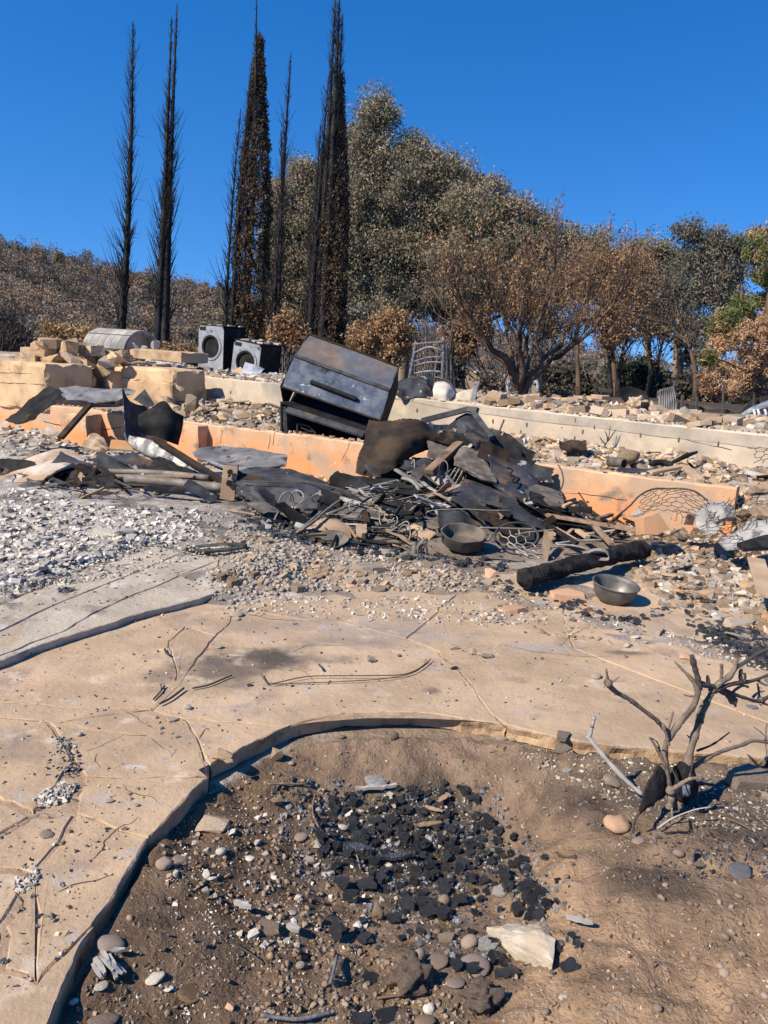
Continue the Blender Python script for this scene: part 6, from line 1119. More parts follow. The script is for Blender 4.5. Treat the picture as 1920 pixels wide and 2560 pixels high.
gs([(820, 1035), (705, 935), (605, 830), (520, 728), (450, 640)], [.008, .0085, .009, .0095, .010], 'bone_grey', dy=.0, dys=.1); gs([(465, 645), (480, 590), (497, 515)], [.0075, .0065], 'bone_grey', dy=.1); knob(480, 575, .0085, .1)
gs([(1192, 350), (1155, 270), (1095, 205), (1033, 143)], [.010, .008, .006, .003], dy=.04, dys=.05); gs([(1200, 330), (1185, 250), (1165, 170), (1150, 102)], [.012, .0115, .011, .0105], 'twig_dark', dy=.06); gs([(1170, 375), (1125, 370), (1095, 362)], [.005, .003], dy=.04, sides=6)
gs([(1205, 290), (1290, 312), (1370, 355), (1425, 405)], [.013, .012, .011, .012], 'twig_dark', dy=.07, dys=.1); knob(1420, 400, .018, .17); gs([(1420, 405), (1440, 430), (1445, 445)], [.008, .004], dy=.17, sides=6)
gs([(1275, 345), (1330, 290), (1390, 250), (1430, 195), (1440, 120)], [.012, .011, .0105, .010, .008], dy=.1, dys=.05); gs([(1440, 190), (1520, 140), (1600, 88), (1690, 50)], [.008, .007, .005], 'twig_dark', dy=.14, dys=.05); gs([(1345, 270), (1350, 215), (1348, 165)], [.006, .006], dy=.12); gs([(1265, 300), (1258, 260), (1255, 235)], [.008, .006], 'twig_dark', dy=.1)
gs([(1290, 350), (1400, 300), (1490, 285), (1580, 265), (1700, 215)], [.010, .009, .008, .007, .006], 'twig_dark', dy=.1, dys=.1); gs([(1480, 290), (1475, 240), (1482, 200)], [.009, .007], 'twig_dark', dy=.15); gs([(1500, 285), (1505, 250), (1500, 225)], [.006, .005], 'twig_dark', dy=.15)
gs([(1350, 330), (1430, 365), (1520, 395), (1600, 410), (1700, 360)], [.008, .008, .007, .009, .006], 'twig_dark', dy=.12, dys=.1); knob(1605, 400, .013, .2); gs([(1605, 400), (1600, 340), (1590, 290)], [.006, .004], dy=.2, sides=6); gs([(1550, 385), (1590, 350), (1635, 340)], [.006, .003], dy=.2, sides=6); gs([(1610, 410), (1660, 430), (1700, 425)], [.006, .004], 'twig_dark', dy=.2); gs([(1590, 270), (1640, 300), (1700, 310)], [.006, .004], dy=.18)
gs([(1400, 370), (1440, 330), (1490, 305), (1530, 315)], [.006, .006, .004], dy=.16, sides=6)
gs([(1145, 860), (1250, 790), (1370, 735), (1480, 700), (1560, 670), (1700, 690)], [.009, .008, .008, .007, .006], dy=.05, dys=.15); gs([(1600, 680), (1640, 650), (1560, 580)], [.004, .002], 'twig_grey', dy=.18, sides=5); gs([(1180, 742), (1290, 695), (1400, 618)], [.005, .004, .002], 'twig_dark', dy=.1, dys=.08, sides=6)
gs([(1000, 1000), (990, 905), (960, 815), (905, 710), (868, 655)], [.008, .007, .006, .005, .004], dy=-.08); gs([(1005, 1005), (1080, 960), (1130, 930), (1185, 922)], [.009, .008, .007, .006], 'grey_bark', dy=-.09); gs([(1010, 1010), (1015, 1060), (1000, 1125)], [.012, .013], dy=-.08); knob(1005, 1005, .016, -.085)
gs([(920, 1265), (1020, 1195), (1160, 1140), (1280, 1120)], [.004, .0035, .002], 'bone_grey', dy=-.12, sides=5); gs([(1020, 1190), (1017, 1150), (1018, 1125)], [.003, .002], 'bone_grey', dy=-.12, sides=5); gs([(1165, 1145), (1162, 1120)], [.002, .001], 'bone_grey', dy=-.12, sides=4)
gs([(1060, 960), (1030, 890), (1005, 840)], [.003, .002], dy=-.08, sides=5); gs([(1130, 935), (1150, 850), (1155, 825)], [.003, .002], dy=-.08, sides=5); gs([(940, 750), (920, 690), (870, 655)], [.004, .002], dy=-.05, sides=5); gs([(985, 620), (1000, 555), (1022, 478)], [.006, .005, .004], dy=.0, sides=6); gs([(1000, 700), (985, 640), (960, 560)], [.005, .006], dy=-.02, sides=6)
gs([(1090, 560), (1140, 500), (1170, 470)], [.005, .004], dy=.05, sides=6); gs([(1130, 650), (1115, 635)], [.004, .002], dy=.05, sides=5); gs([(1220, 560), (1235, 545)], [.005, .002], dy=.07, sides=5)
# charred stump and peeled flake at its foot
V, Fc = ico(4, 77, .16, 2.0); Vs = V*[.052, .045, .085]; mk('charred_stump', Vs+W('G', 1090, 960, GYB+.02)+[0, 0, -.0], Fc, 'char_wood', rb, smooth=True)
V, Fc = ico(3, 78, .25, 2.0); mk('ash_scar', V*[.022, .01, .028]+W('G', 1100, 1010, GYB-.03), Fc, 'grey_char', rb, smooth=True)
S('bark_flake', [R('G', [(935, 840, GYB-.03), (975, 880, GYB-.03), (1010, 950, GYB-.02)]), R('G', [(870, 960, GYB-.07), (930, 990, GYB-.06), (985, 1040, GYB-.04)]), R('G', [(812, 1090, GYB-.1), (850, 1100, GYB-.1), (905, 1085, GYB-.08)]), R('G', [(795, 1160, GYB-.12), (805, 1165, GYB-.12), (815, 1150, GYB-.11)])], 'char_wood', parent=rb, amp=.006, fr=18, nr=16, nc=10, th=.012)
gs([(800, 1150), (770, 1200), (755, 1290)], [.006, .004], 'twig_dark', dy=-.13, sides=6)
# ------------------------------------------------------------------ named stones and bits in the foreground
ROCKS = [
 ('G', 660, 1210, 180, 150, 'boulder', 'orange_stone', 'large orange-brown round stone left of the rose bush'), ('G', 795, 1335, 85, 52, 'peb', 'river_stone', 'smooth flat brown pebble below the orange-brown stone'), ('G', 730, 1297, 40, 32, 'peb', 'pebble', 'tiny round pebble touching the orange-brown stone'), ('G', 1065, 1418, 75, 72, 'peb', 'river_stone', 'dark round pebble right of the small soil stub'),
 ('G', 1560, 900, 320, 170, 'plate', 'tan_rubble', 'broad flat tan paving piece at the right edge'), ('G', 1650, 1020, 90, 90, 'plate', 'tan_rubble', 'tilted tan paving corner below the broad paving piece'), ('G', 282, 708, 130, 90, 'plate', 'tan_rubble', 'thin tan flake beside the bed edge'), ('G', 620, 930, 130, 110, 'boulder', 'pebble', 'half-buried brown stone behind the pale dead stem'), ('G', 68, 615, 45, 40, 'plate', 'tan_rubble', 'little tan chip on the bed rim'),
 ('G', 500, 325, 75, 52, 'peb', 'limestone', 'pale round pebble on the paving by the rose bush'), ('G', 693, 185, 42, 36, 'ang', 'orange_rubble', 'small bright orange chip on the paving above the pebble'), ('G', 1100, 165, 90, 36, 'ang', 'orange_rubble', 'orange brick sliver behind the rose bush'), ('G', 137, 203, 24, 24, 'peb', 'pebble', 'tiny brown pebble on the paving left of the chip'), ('G', 575, 1040, 80, 45, 'ang', 'tan_rubble', 'cracked tan lump behind the orange-brown stone'), ('G', 1195, 1495, 90, 36, 'ang', 'tan_rubble', 'flat tan chip below the small soil stub'),
 ('G', 1480, 1530, 180, 120, 'clod', 'grey_char', 'grey-black burnt lump near the lower right'), ('G', 1545, 548, 60, 14, 'plate', 'grey_char', 'thin grey leaf-like flake on the paving at right'), ('G', 745, 818, 34, 26, 'boulder', 'white_rubble', 'white chip in the shadow of the rose bush'), ('G', 792, 985, 34, 26, 'peb', 'white_rubble', 'white pebble beside the pale dead stem'), ('G', 182, 835, 40, 26, 'boulder', 'white_rubble', 'white chip on the ashy bed rim'), ('G', 320, 865, 65, 36, 'plate', 'concrete_grey', 'blue-grey slate flake on the bed rim'), ('G', 416, 874, 30, 22, 'peb', 'white_rubble', 'cream pebble right of the slate flake'), ('G', 1450, 1125, 45, 26, 'boulder', 'white_rubble', 'white shell-like chip right of the rose bush'), ('G', 1365, 772, 45, 26, 'ang', 'tan_rubble', 'tan chip at the bed edge behind the rose bush'),
 ('M', 1292, 80, 70, 46, 'peb', 'river_stone', 'smooth dark river stone on the rim of the bed'), ('M', 1332, 101, 32, 26, 'peb', 'river_stone', 'small dark pebble beside the river stone on the rim'), ('M', 1520, 130, 70, 45, 'plate', 'tan_rubble', 'thin tan shard right of the river stone'), ('M', 438, 155, 46, 60, 'ang', 'tan_rubble', 'upright pointed tan stone under the broken paving tip'), ('M', 497, 190, 26, 26, 'peb', 'pebble', 'small pebble right of the pointed tan stone'), ('M', 685, 90, 30, 24, 'peb', 'pebble', 'small pebble under the far paving lip'),
 ('M', 885, 85, 34, 50, 'boulder', 'clod', 'pale clod clinging below the paving lip'), ('M', 195, 408, 130, 75, 'ang', 'tan_rubble', 'sharp tan wedge of paving lying in the soil'), ('M', 438, 332, 45, 50, 'ang', 'pebble', 'brown square pebble in the soil'), ('M', 530, 465, 55, 44, 'peb', 'pebble', 'tan round pebble left of the charcoal'), ('M', 818, 250, 95, 56, 'boulder', 'concrete_grey', 'pale grey lump at the top of the charcoal'),
 ('M', 1240, 870, 80, 46, 'plate', 'concrete_grey', 'flat grey slate with a hole beside the cream rock'), ('M', 1190, 945, 110, 76, 'peb', 'river_stone', 'round brown cobble below the slate'), ('M', 1165, 858, 62, 60, 'peb', 'pebble', 'tan cobble left of the slate'), ('M', 1040, 940, 95, 40, 'peb', 'pebble', 'flat red-brown cobble left of the round cobble'), ('M', 1085, 848, 62, 32, 'plate', 'tan_rubble', 'thin tan shard left of the cream rock'), ('M', 1115, 1015, 70, 46, 'peb', 'river_stone', 'dark grey cobble at the lower pit'), ('M', 978, 910, 44, 60, 'peb', 'river_stone', 'tall brown cobble at the lower charcoal edge'), ('M', 940, 975, 170, 170, 'lump', 'clod', 'big pale earth clod in the lower middle'), ('M', 1215, 1060, 160, 160, 'lump', 'clod', 'big tan earth clod at the lower right of the pit'),
 ('M', 1285, 665, 62, 50, 'plate', 'white_rubble', 'white shell-like flake in the charcoal'), ('M', 1070, 705, 46, 56, 'peb', 'river_stone', 'grey-brown oval cobble among the charcoal'), ('M', 1525, 730, 42, 26, 'peb', 'pebble', 'flat tan pebble right of the charcoal'), ('M', 1255, 560, 34, 20, 'peb', 'pebble', 'tiny tan pebble among the right charcoal'), ('M', 528, 950, 36, 40, 'peb', 'limestone', 'pale oval pebble at the lower left of the pit'), ('M', 400, 812, 80, 42, 'ang', 'tan_rubble', 'tan flat stone left of the shadowed hollow'), ('M', 605, 905, 30, 40, 'ang', 'pebble', 'small brown stone above the hollow'), ('M', 75, 547, 55, 36, 'peb', 'river_stone', 'dark grey pebble in the soil at left'), ('M', 15, 565, 60, 64, 'boulder', 'pebble', 'tan rounded stone left of the dark grey pebble'),
 ('M', 118, 1060, 90, 46, 'boulder', 'clod', 'flat half-buried tan stone at the lower left'), ('M', 1015, 1112, 42, 42, 'boulder', 'white_rubble', 'white chunk at the bottom of the pit'), ('M', 1000, 1160, 70, 40, 'peb', 'pebble', 'tan cobble at the bottom edge'), ('M', 823, 745, 60, 90, 'clod', 'clod', 'crumbly brown clod between the charcoal heaps'), ('M', 690, 428, 42, 32, 'boulder', 'white_rubble', 'bright white chunk at the upper charcoal'), ('M', 340, 548, 36, 30, 'boulder', 'white_rubble', 'bright white chip in the middle soil'), ('M', 485, 352, 34, 38, 'boulder', 'white_rubble', 'white chip right of the square brown pebble'), ('M', 500, 752, 34, 26, 'boulder', 'white_rubble', 'white chip above the hollow'), ('M', 1520, 1075, 30, 20, 'boulder', 'white_rubble', 'white chip at the lower right'), ('M', 230, 520, 40, 40, 'boulder', 'white_rubble', 'white chip below the tan wedge'),
 ('L', 475, 1232, 100, 80, 'boulder', 'river_stone', 'smooth brown cobble in the lower left soil'), ('L', 668, 1383, 75, 58, 'boulder', 'white_rubble', 'white plaster lump right of the grey ash splinters'), ('L', 725, 1433, 40, 24, 'boulder', 'white_rubble', 'small white plaster chip below the plaster lump'), ('L', 435, 1418, 55, 42, 'boulder', 'white_rubble', 'white lump at the grey ash splinters'), ('L', 455, 1300, 30, 28, 'peb', 'white_rubble', 'white pebble above the grey ash splinters'), ('L', 320, 1490, 34, 34, 'boulder', 'white_rubble', 'white chip near the slab edge at lower left'), ('L', 440, 1570, 110, 60, 'boulder', 'clod', 'tan half-buried stone at the bottom left'), ('L', 830, 1450, 100, 55, 'boulder', 'clod', 'tan flat clod at the lower soil'), ('L', 990, 1512, 36, 32, 'ang', 'orange_rubble', 'small orange stone in the lower soil'),
 ('L', 200, 857, 56, 26, 'peb', 'river_stone', 'grey-brown pebble on the left paving joint'), ('L', 810, 283, 36, 34, 'boulder', 'white_rubble', 'white stone at the meeting of the paving joints'), ('L', 347, 408, 26, 26, 'boulder', 'white_rubble', 'small white stone above the black joint patch'), ('L', 472, 703, 40, 24, 'boulder', 'white_rubble', 'pale chip on the paving right of the joint'), ('L', 593, 724, 22, 18, 'peb', 'pebble', 'small tan pebble near the paving edge'), ('L', 540, 828, 28, 20, 'plate', 'tan_rubble', 'flat tan chip on the paving'), ('L', 768, 418, 26, 16, 'plate', 'grey_char', 'dark flake near the broken paving corner'), ('L', 1600, 67, 42, 40, 'ang', 'limestone', 'pale stone on the paving right of the long wire'), ('L', 945, 14, 36, 22, 'peb', 'limestone', 'pale pebble at the sooty paving'), ('L', 960, 490, 90, 60, 'ang', 'tan_rubble', 'loose tan wedge fallen from the broken paving corner'), ('L', 985, 530, 36, 28, 'ang', 'tan_rubble', 'small crumb under the broken paving corner'), ('L', 745, 342, 46, 16, 'plate', 'tan_rubble', 'tan flake near the broken joint'),
 ('N', 440, 107, 54, 32, 'boulder', 'limestone', 'cream stone on the crack of the upper paving'), ('N', 435, 132, 34, 18, 'boulder', 'limestone', 'smaller cream stone below the cream crack stone'), ('N', 1075, 120, 66, 38, 'ang', 'tan_rubble', 'orange-tan stone on the upper paving'), ('N', 1255, 250, 42, 26, 'ang', 'limestone', 'grey-cream stone beside the right paving crack'), ('N', 1330, 270, 40, 26, 'ang', 'limestone', 'left grey lump of the pair right of the crack'), ('N', 1375, 283, 46, 28, 'ang', 'limestone', 'right grey lump of the pair right of the crack'), ('N', 655, 158, 24, 16, 'ang', 'concrete_grey', 'small grey stone on the dusty paving'), ('N', 1255, 333, 28, 18, 'char', 'charcoal', 'black charcoal bit on the paving by the crack'), ('N', 490, 400, 24, 20, 'plate', 'charcoal', 'flat black flake on the paving'), ('N', 370, 255, 30, 16, 'ang', 'limestone', 'pale chip on the sooty paving stain'), ('N', 50, 150, 30, 14, 'ang', 'limestone', 'pale chip on the left paving below the grey step'), ('N', 1050, 286, 20, 14, 'peb', 'pebble', 'tiny pebble right of the pale paving stone'),
 ('F', 1015, 745, 145, 60, 'plate', 'tan_rubble', 'flat brown stone lying right below the mixing bowl'), ('F', 898, 787, 56, 28, 'peb', 'white_rubble', 'white stone below the mixing bowl'), ('F', 190, 618, 150, 72, 'plate', 'orange_rubble', 'orange paving wedge left of the mixing bowl'), ('F', 412, 682, 62, 38, 'ang', 'orange_rubble', 'small orange brick chip below the bowl'), ('F', 345, 588, 80, 36, 'plate', 'white_rubble', 'white flat chip left of the bowl'), ('F', 55, 415, 75, 80, 'ang', 'orange_rubble', 'upright orange brick corner left of the log'), ('F', 50, 470, 90, 34, 'plate', 'limestone', 'flat cream stone below the orange brick corner'), ('F', 510, 545, 200, 60, 'plate', 'orange_rubble', 'broad orange stone in front of the charred log'), ('F', 500, 580, 110, 44, 'plate', 'orange_rubble', 'orange stone slice below the broad orange stone'), ('F', 620, 620, 60, 46, 'ang', 'orange_rubble', 'orange chip left of the bowl foot'), ('F', 740, 655, 40, 38, 'ang', 'orange_rubble', 'small orange chip at the bowl foot'), ('F', 1520, 700, 150, 62, 'plate', 'limestone', 'flat cream stone at the far right char'), ('F', 1045, 680, 60, 26, 'ang', 'limestone', 'pale stone right of the bowl shadow'), ('F', 1090, 628, 60, 22, 'plate', 'white_rubble', 'white flake right of the bowl'), ('F', 1100, 355, 90, 36, 'plate', 'tan_rubble', 'tan block right of the charred log end'), ('F', 1390, 285, 180, 50, 'plate', 'tan_rubble', 'long broken tan slab in the right rubble'), ('F', 975, 375, 100, 44, 'ang', 'tan_rubble', 'tan stone by the end of the charred log'), ('F', 1280, 770, 70, 40, 'ang', 'limestone', 'cream lump in the right charcoal'), ('F', 1470, 775, 110, 46, 'ang', 'limestone', 'pale lump right of the cream lump'), ('F', 28, 955, 90, 46, 'ang', 'limestone', 'crumbled pale stone at the middle paving'),
 ('E', 745, 968, 200, 52, 'plate', 'tan_rubble', 'flat tan stone below the curled strap'), ('E', 640, 1068, 80, 44, 'ang', 'orange_rubble', 'small orange stone below the flat tan stone'), ('E', 925, 1048, 80, 34, 'ang', 'limestone', 'cream stone right of the flat tan stone'), ('E', 845, 948, 56, 30, 'ang', 'tan_rubble', 'tan chip near the curled strap'), ('E', 920, 840, 100, 44, 'ang', 'tan_rubble', 'brown stone behind the faucet stub')]
NM = {'ang': 'stone', 'plate': 'flat_stone', 'peb': 'pebble', 'boulder': 'stone', 'clod': 'burnt_lump', 'lump': 'earth_clod', 'char': 'charcoal_bit'}
for i, (k, x, y, wp, hp_, kd, mt, lb) in enumerate(ROCKS):
    o = rock(k, x, y, wp, hp_, kd, mt, lb, NM[kd], {'pebble': 'pebble'}.get(NM[kd], 'stone'), i=i, depth=None, tilt=.25 if kd != 'plate' else .1)
    if y and k in 'LNGF' and not inpoly(np.array([o.location[0]]), np.array([o.location[1]]), PIT)[0] and o.location[1] < 4.6: o.location[2] = max(o.location[2], o.scale[2]*.75)
# wires, twigs and splinters
def gw(k, pts, r_, mat, label, cat, nm, lift=.006, z=None, wob=.003):
    P = []
    for x, y in pts: p = WZ(k, x, y, .004) if z is not None else G(k, x, y); P.append(p+[0, 0, lift])
    return T(nm, P, r_, mat, label, cat, n=len(pts)*6, sides=5, wob=wob)
gw('N', [(530, 315), (545, 340), (570, 354), (700, 328), (830, 326), (960, 325), (1060, 320), (1120, 300), (1170, 260)], .0028, 'wire_rust', 'long thin bent wire lying across the paving', 'wire', 'long_wire', .012, 0); gw('N', [(570, 354), (700, 347), (850, 343), (1000, 332), (1100, 310), (1165, 268)], .0024, 'wire_rust', 'second strand of the long wire on the paving', 'wire', 'long_wire', .008, 0)
gw('L', [(830, 145), (900, 130), (960, 105), (1000, 90)], .0045, 'twig_dark', 'black twig beside the left paving crack', 'twig', 'twig', .008, 0); gw('L', [(690, 215), (740, 190), (795, 148)], .0055, 'twig_dark', 'thick black twig in the left paving crack', 'twig', 'twig', .01, 0); gw('L', [(662, 190), (690, 160), (712, 132)], .004, 'twig_dark', 'short forked black twig left of the crack', 'twig', 'twig', .008, 0); gw('L', [(690, 165), (695, 145), (690, 130)], .003, 'twig_dark', 'small side twig left of the crack', 'twig', 'twig', .008, 0)
gw('N', [(750, 278), (760, 288), (768, 300)], .005, 'twig_dark', 'short black stick on the middle paving', 'twig', 'twig', .006, 0); gw('N', [(168, 218), (175, 232), (188, 242)], .006, 'twig_dark', 'short black stick on the left paving', 'twig', 'twig', .006, 0)
gw('M', [(585, 320), (575, 400), (620, 480), (690, 520), (735, 550), (752, 610)], .004, 'grey_bark', 'curving brown twig over the charcoal', 'twig', 'twig', .02); gw('M', [(410, 285), (480, 285), (545, 282), (562, 265)], .004, 'tan_rubble', 'pale straw lying above the charcoal', 'straw', 'straw', .015); gw('M', [(260, 880), (320, 915), (390, 965)], .004, 'twig_dark', 'thin dark twig at the lower left hollow', 'twig', 'twig', .015); gw('M', [(670, 940), (655, 1000), (640, 1050)], .005, 'grey_char', 'grey splinter standing at the lower pit', 'splinter', 'splinter', .02); gw('M', [(380, 1160), (520, 1176), (640, 1150)], .006, 'grey_char', 'long grey stick at the bottom of the pit', 'stick', 'stick', .015); gw('M', [(820, 1095), (900, 1085), (1000, 1078)], .004, 'brown_bark', 'brown pine straw near the bottom', 'straw', 'straw', .012); gw('M', [(1500, 545), (1530, 553), (1565, 548)], .003, 'brown_bark', 'little curled straw on the right soil', 'straw', 'straw', .01)
gw('G', [(960, 1308), (1060, 1300), (1130, 1295), (1130, 1220)], .003, 'soot', 'thin black twig below the rose bush', 'twig', 'twig', .01); gw('G', [(1370, 1205), (1470, 1250), (1540, 1290)], .003, 'brown_bark', 'thin brown straw right of the rose bush', 'straw', 'straw', .01); gw('G', [(255, 1452), (300, 1462), (370, 1462)], .003, 'brown_bark', 'curled root on the right soil', 'root', 'root', .008)
T('soil_stub', [G('G', 1150, 1480)+[0, 0, -.01], W('G', 1150, 1440, G('G', 1150, 1480)[1]), W('G', 1165, 1400, G('G', 1150, 1480)[1])], [.012, .010, .008], 'grey_bark', 'short pale wooden stub standing in the soil', 'stub')
def splint(k, a, b, wd, label, mat='grey_char', th=.012, group=None):
    p, q = G(k, *a)+[0, 0, .025], G(k, *b)+[0, 0, .03]; dv = np.cross(q-p, [0, 0, 1]); dv = dv/np.linalg.norm(dv)*wd
    S('ash_splinter', [[p-dv*.6, p+(q-p)*.5-dv, q-dv*.4], [p+dv*.6, p+(q-p)*.5+dv, q+dv*.4]], mat, label, 'splinter', group=group, amp=.004, fr=30, nr=6, nc=14, th=th)
splint('M', (735, 305), (890, 298), .011, 'silvery burnt wood splinter at the top of the charcoal', 'bone_grey'); splint('M', (690, 520), (800, 545), .02, 'long black charred splinter in the charcoal', 'charcoal', .03); splint('M', (815, 565), (960, 560), .014, 'thin black slat in the charcoal', 'charcoal'); splint('M', (280, 748), (345, 772), .008, 'small silver ash sliver in the left soil', 'bone_grey'); splint('M', (480, 835), (525, 860), .012, 'silver ash flake above the hollow', 'bone_grey'); splint('L', (410, 1340), (455, 1410), .008, 'grey ash splinter heap at the lower left', 'bone_grey'); splint('L', (470, 1320), (505, 1430), .009, 'long grey ash splinter at the lower left', 'bone_grey'); splint('L', (620, 755), (680, 795), .008, 'silvery feather-like ash strip at the paving edge', 'bone_grey'); splint('M', (1530, 805), (1630, 828), .007, 'white ash strip right of the cream rock', 'bone_grey'); splint('M', (1000, 375), (1065, 402), .012, 'pointed tan leaf on the charcoal', 'tan_board', .004); splint('M', (868, 340), (885, 385), .009, 'small tan leaf standing in the charcoal', 'tan_board', .004); splint('M', (955, 445), (1060, 440), .012, 'dry brown conifer sprig on the charcoal', 'leaf_brown', .004); splint('M', (1050, 355), (1090, 330), .012, 'small brown conifer sprig at the upper charcoal', 'leaf_brown', .004)

op = [(1232, 812), (1330, 800), (1432, 806), (1462, 830), (1488, 880), (1478, 965), (1400, 935), (1300, 872)]; HP = []
for i, (x, y) in enumerate(op): q = G('M', x, y+18); HP.append(q+[0, 0, .018+.018*(y > 850)]); HP.append(q-[0, 0, .03])
HP.append(G('M', 1410, 880)+[0, 0, .05])
V, Fc = hull(HP); HP = np.array(HP); V = V*((HP.max(0)-HP.min(0))/2)+(HP.max(0)+HP.min(0))/2; bm_ = bmesh.new(); vv = [bm_.verts.new(v) for v in V]; [bm_.faces.new([vv[i] for i in f]) for f in Fc]; bmesh.ops.triangulate(bm_, faces=bm_.faces); bmesh.ops.subdivide_edges(bm_, edges=bm_.edges, cuts=5, use_grid_fill=True); bm_.verts.index_update()
V = np.array([v.co[:] for v in bm_.verts]); Fc = [tuple(v.index for v in f.verts) for f in bm_.faces]; bm_.free(); V = V+.004*np.stack([fbm(V, 28, 3, 90+i) for i in range(3)], 1)
mk('cream_rock', V, Fc, 'limestone', label='large pitted cream rock at the right of the charcoal', cat='rock')

for i, (a, b) in enumerate([((430, 1330), (490, 1400)), ((455, 1350), (530, 1415)), ((480, 1300), (540, 1310)), ((400, 1360), (440, 1430)), ((500, 1360), (545, 1410)), ((440, 1300), (475, 1380))]): splint('L', a, b, .005+.001*(i % 3), 'thin silvery ash sliver in the heap at the lower left', 'bone_grey', .006, 'ash slivers at the lower left')
# ------------------------------------------------------------------ strewn rubble
# lower terrace between the walls
TERL = [(880, 440), (1010, 420), (1640, 520), (1659, 560), (1659, 690), (1060, 615), (900, 590), (760, 540), (820, 500)]
TERR = [(60, 430), (400, 440), (800, 490), (1300, 560), (1659, 600), (1680, 700), (1300, 700), (760, 635), (340, 590), (240, 560)]
scatter('A', TERL, 420, 'ang', 'tan_rubble', .02, .11, (.3, .7), 'rubble_stone', 'broken tan rubble stone on the terrace left of the grill', 'rubble', 'tan rubble left of the grill', 45, 'terrace_rubble', seed=1)
scatter('C', TERR, 800, 'plate', 'tan_rubble', .015, .10, (.15, .5), 'tile_fragment', 'broken tan tile fragment on the terrace between the walls', 'rubble', 'tile fragments between the walls', 90, 'terrace_tile_rubble', seed=2, tilt=.5)
scatter('C', TERR, 500, 'ang', 'tan_rubble', .015, .085, (.4, .9), 'rubble_stone', 'broken tan lump on the terrace between the walls', 'rubble', 'tan lumps between the walls', 50, 'terrace_lump_rubble', seed=3)
scatter('C', TERR, 600, 'ang', 'ash_bit', .01, .06, (.4, .9), 'ash_lump', 'pale ash lump on the terrace between the walls', 'rubble', 'ash lumps between the walls', 40, 'terrace_ash', seed=4)
scatter('A', TERL, 300, 'ang', 'ash_bit', .012, .07, (.4, .9), 'ash_lump', 'pale ash lump on the terrace left of the grill', 'rubble', 'ash lumps left of the grill', 25, 'terrace_ash_left', seed=5)
scatter('C', [(500, 480), (1659, 580), (1659, 620), (900, 590), (500, 520)], 60, 'plate', 'orange_rubble', .03, .1, (.2, .5), 'orange_tile_fragment', 'orange tile fragment among rubble between the walls', 'rubble', 'orange tile fragments between the walls', 30, 'terrace_orange', seed=6, tilt=.6)
scatter('C', [(250, 470), (800, 520), (1600, 600), (1600, 680), (800, 620), (300, 560)], 50, 'char', 'charcoal', .02, .09, (.3, .7), 'charcoal_piece', 'charcoal chunk among rubble between the walls', 'charcoal', 'charcoal between the walls', 20, 'terrace_charcoal', seed=7)
# rubble on top of the upper terrace, behind the wall edge
def ter2(k, poly, n, kind, mat, a, b, label, group, keep, seed, fl=(.3, .8)):
    R_ = np.random.RandomState(seed); P = np.array([px(k, *p) for p in poly]); lo, hi = P.min(0), P.max(0); its = []
    while len(its) < n:
        q = R_.uniform(lo, hi, (1, 2))
        if not inpoly(q[:, 0], q[:, 1], P)[0]: continue
        t = R_.rand(); base = W2A+(W2C-W2A)*np.clip((q[0, 0]-434)/1600*.9+.05, 0, 1)
        d = ray('P', q[0, 0], q[0, 1]); n2_ = np.array([NW2[0], NW2[1], 0]); off = R_.uniform(.15, 2.2)
        tt_ = np.dot(W2A+NW2*off-EYEP, n2_)/np.dot(d, n2_); p = EYEP+d*tt_
        s = a+(b-a)*R_.rand()**2; f_ = R_.uniform(*fl); its.append((kind, R_.randint(len(PIECE[kind])), p, (s, s*R_.uniform(.6, 1), s*f_), (R_.uniform(-.4, .4), R_.uniform(-.4, .4), R_.uniform(0, 6.3)), s))
    zg = gz(np.array([t[2][0] for t in its]), np.array([t[2][1] for t in its]))
    for t, z_ in zip(its, zg): t[2][2] = z_+t[3][2]*.4
    its.sort(key=lambda t: -t[5])
    for t in its[:keep]: put('rubble_stone' if 'tan' in mat else 'ash_lump', kind, mat, t[2], t[3], t[4], label, 'rubble', group, t[1])
    if its[keep:]: stuffmesh('upper_terrace_rubble', [t[:5] for t in its[keep:]], mat, None)
ter2('C', [(-40, 180), (500, 230), (1000, 330), (1659, 420), (1659, 440), (0, 260)], 420, 'plate', 'tan_rubble', .03, .16, 'broken tan slab piece along the top of the cream wall', 'tan pieces on the cream wall', 60, 21, (.15, .5))
ter2('C', [(-40, 180), (500, 230), (1000, 330), (1659, 420), (1659, 440), (0, 260)], 420, 'ang', 'ash_bit', .02, .1, 'pale ash lump along the top of the cream wall', 'ash lumps on the cream wall', 40, 22)
ter2('A', [(640, 290), (1000, 330), (1659, 400), (1659, 420), (1000, 360), (640, 305)], 300, 'ang', 'ash_bit', .02, .1, 'pale ash lump strewn below the washing machines', 'ash lumps below the washing machines', 35, 23)
# mounds of slabs at the right of the upper terrace
for i, (x, y, rx, ry) in enumerate([(200, 225, 60, 18), (300, 215, 55, 20), (380, 240, 60, 22), (100, 215, 60, 25), (330, 255, 70, 16), (620, 220, 80, 14), (560, 235, 70, 16), (700, 215, 50, 12), (250, 250, 60, 14), (60, 235, 50, 20), (820, 330, 50, 16), (760, 310, 50, 14), (680, 320, 50, 14), (1180, 360, 50, 10), (1280, 365, 50, 10)]):
    chunk('slab_fragment', 'plate', 'tan_rubble', 'C', x, y, rx, ry, 11.2+.4*math.sin(i*1.7), 'large tan slab fragment heaped on the upper terrace', 'rubble', 'tan slab heap on the upper terrace', i=i)
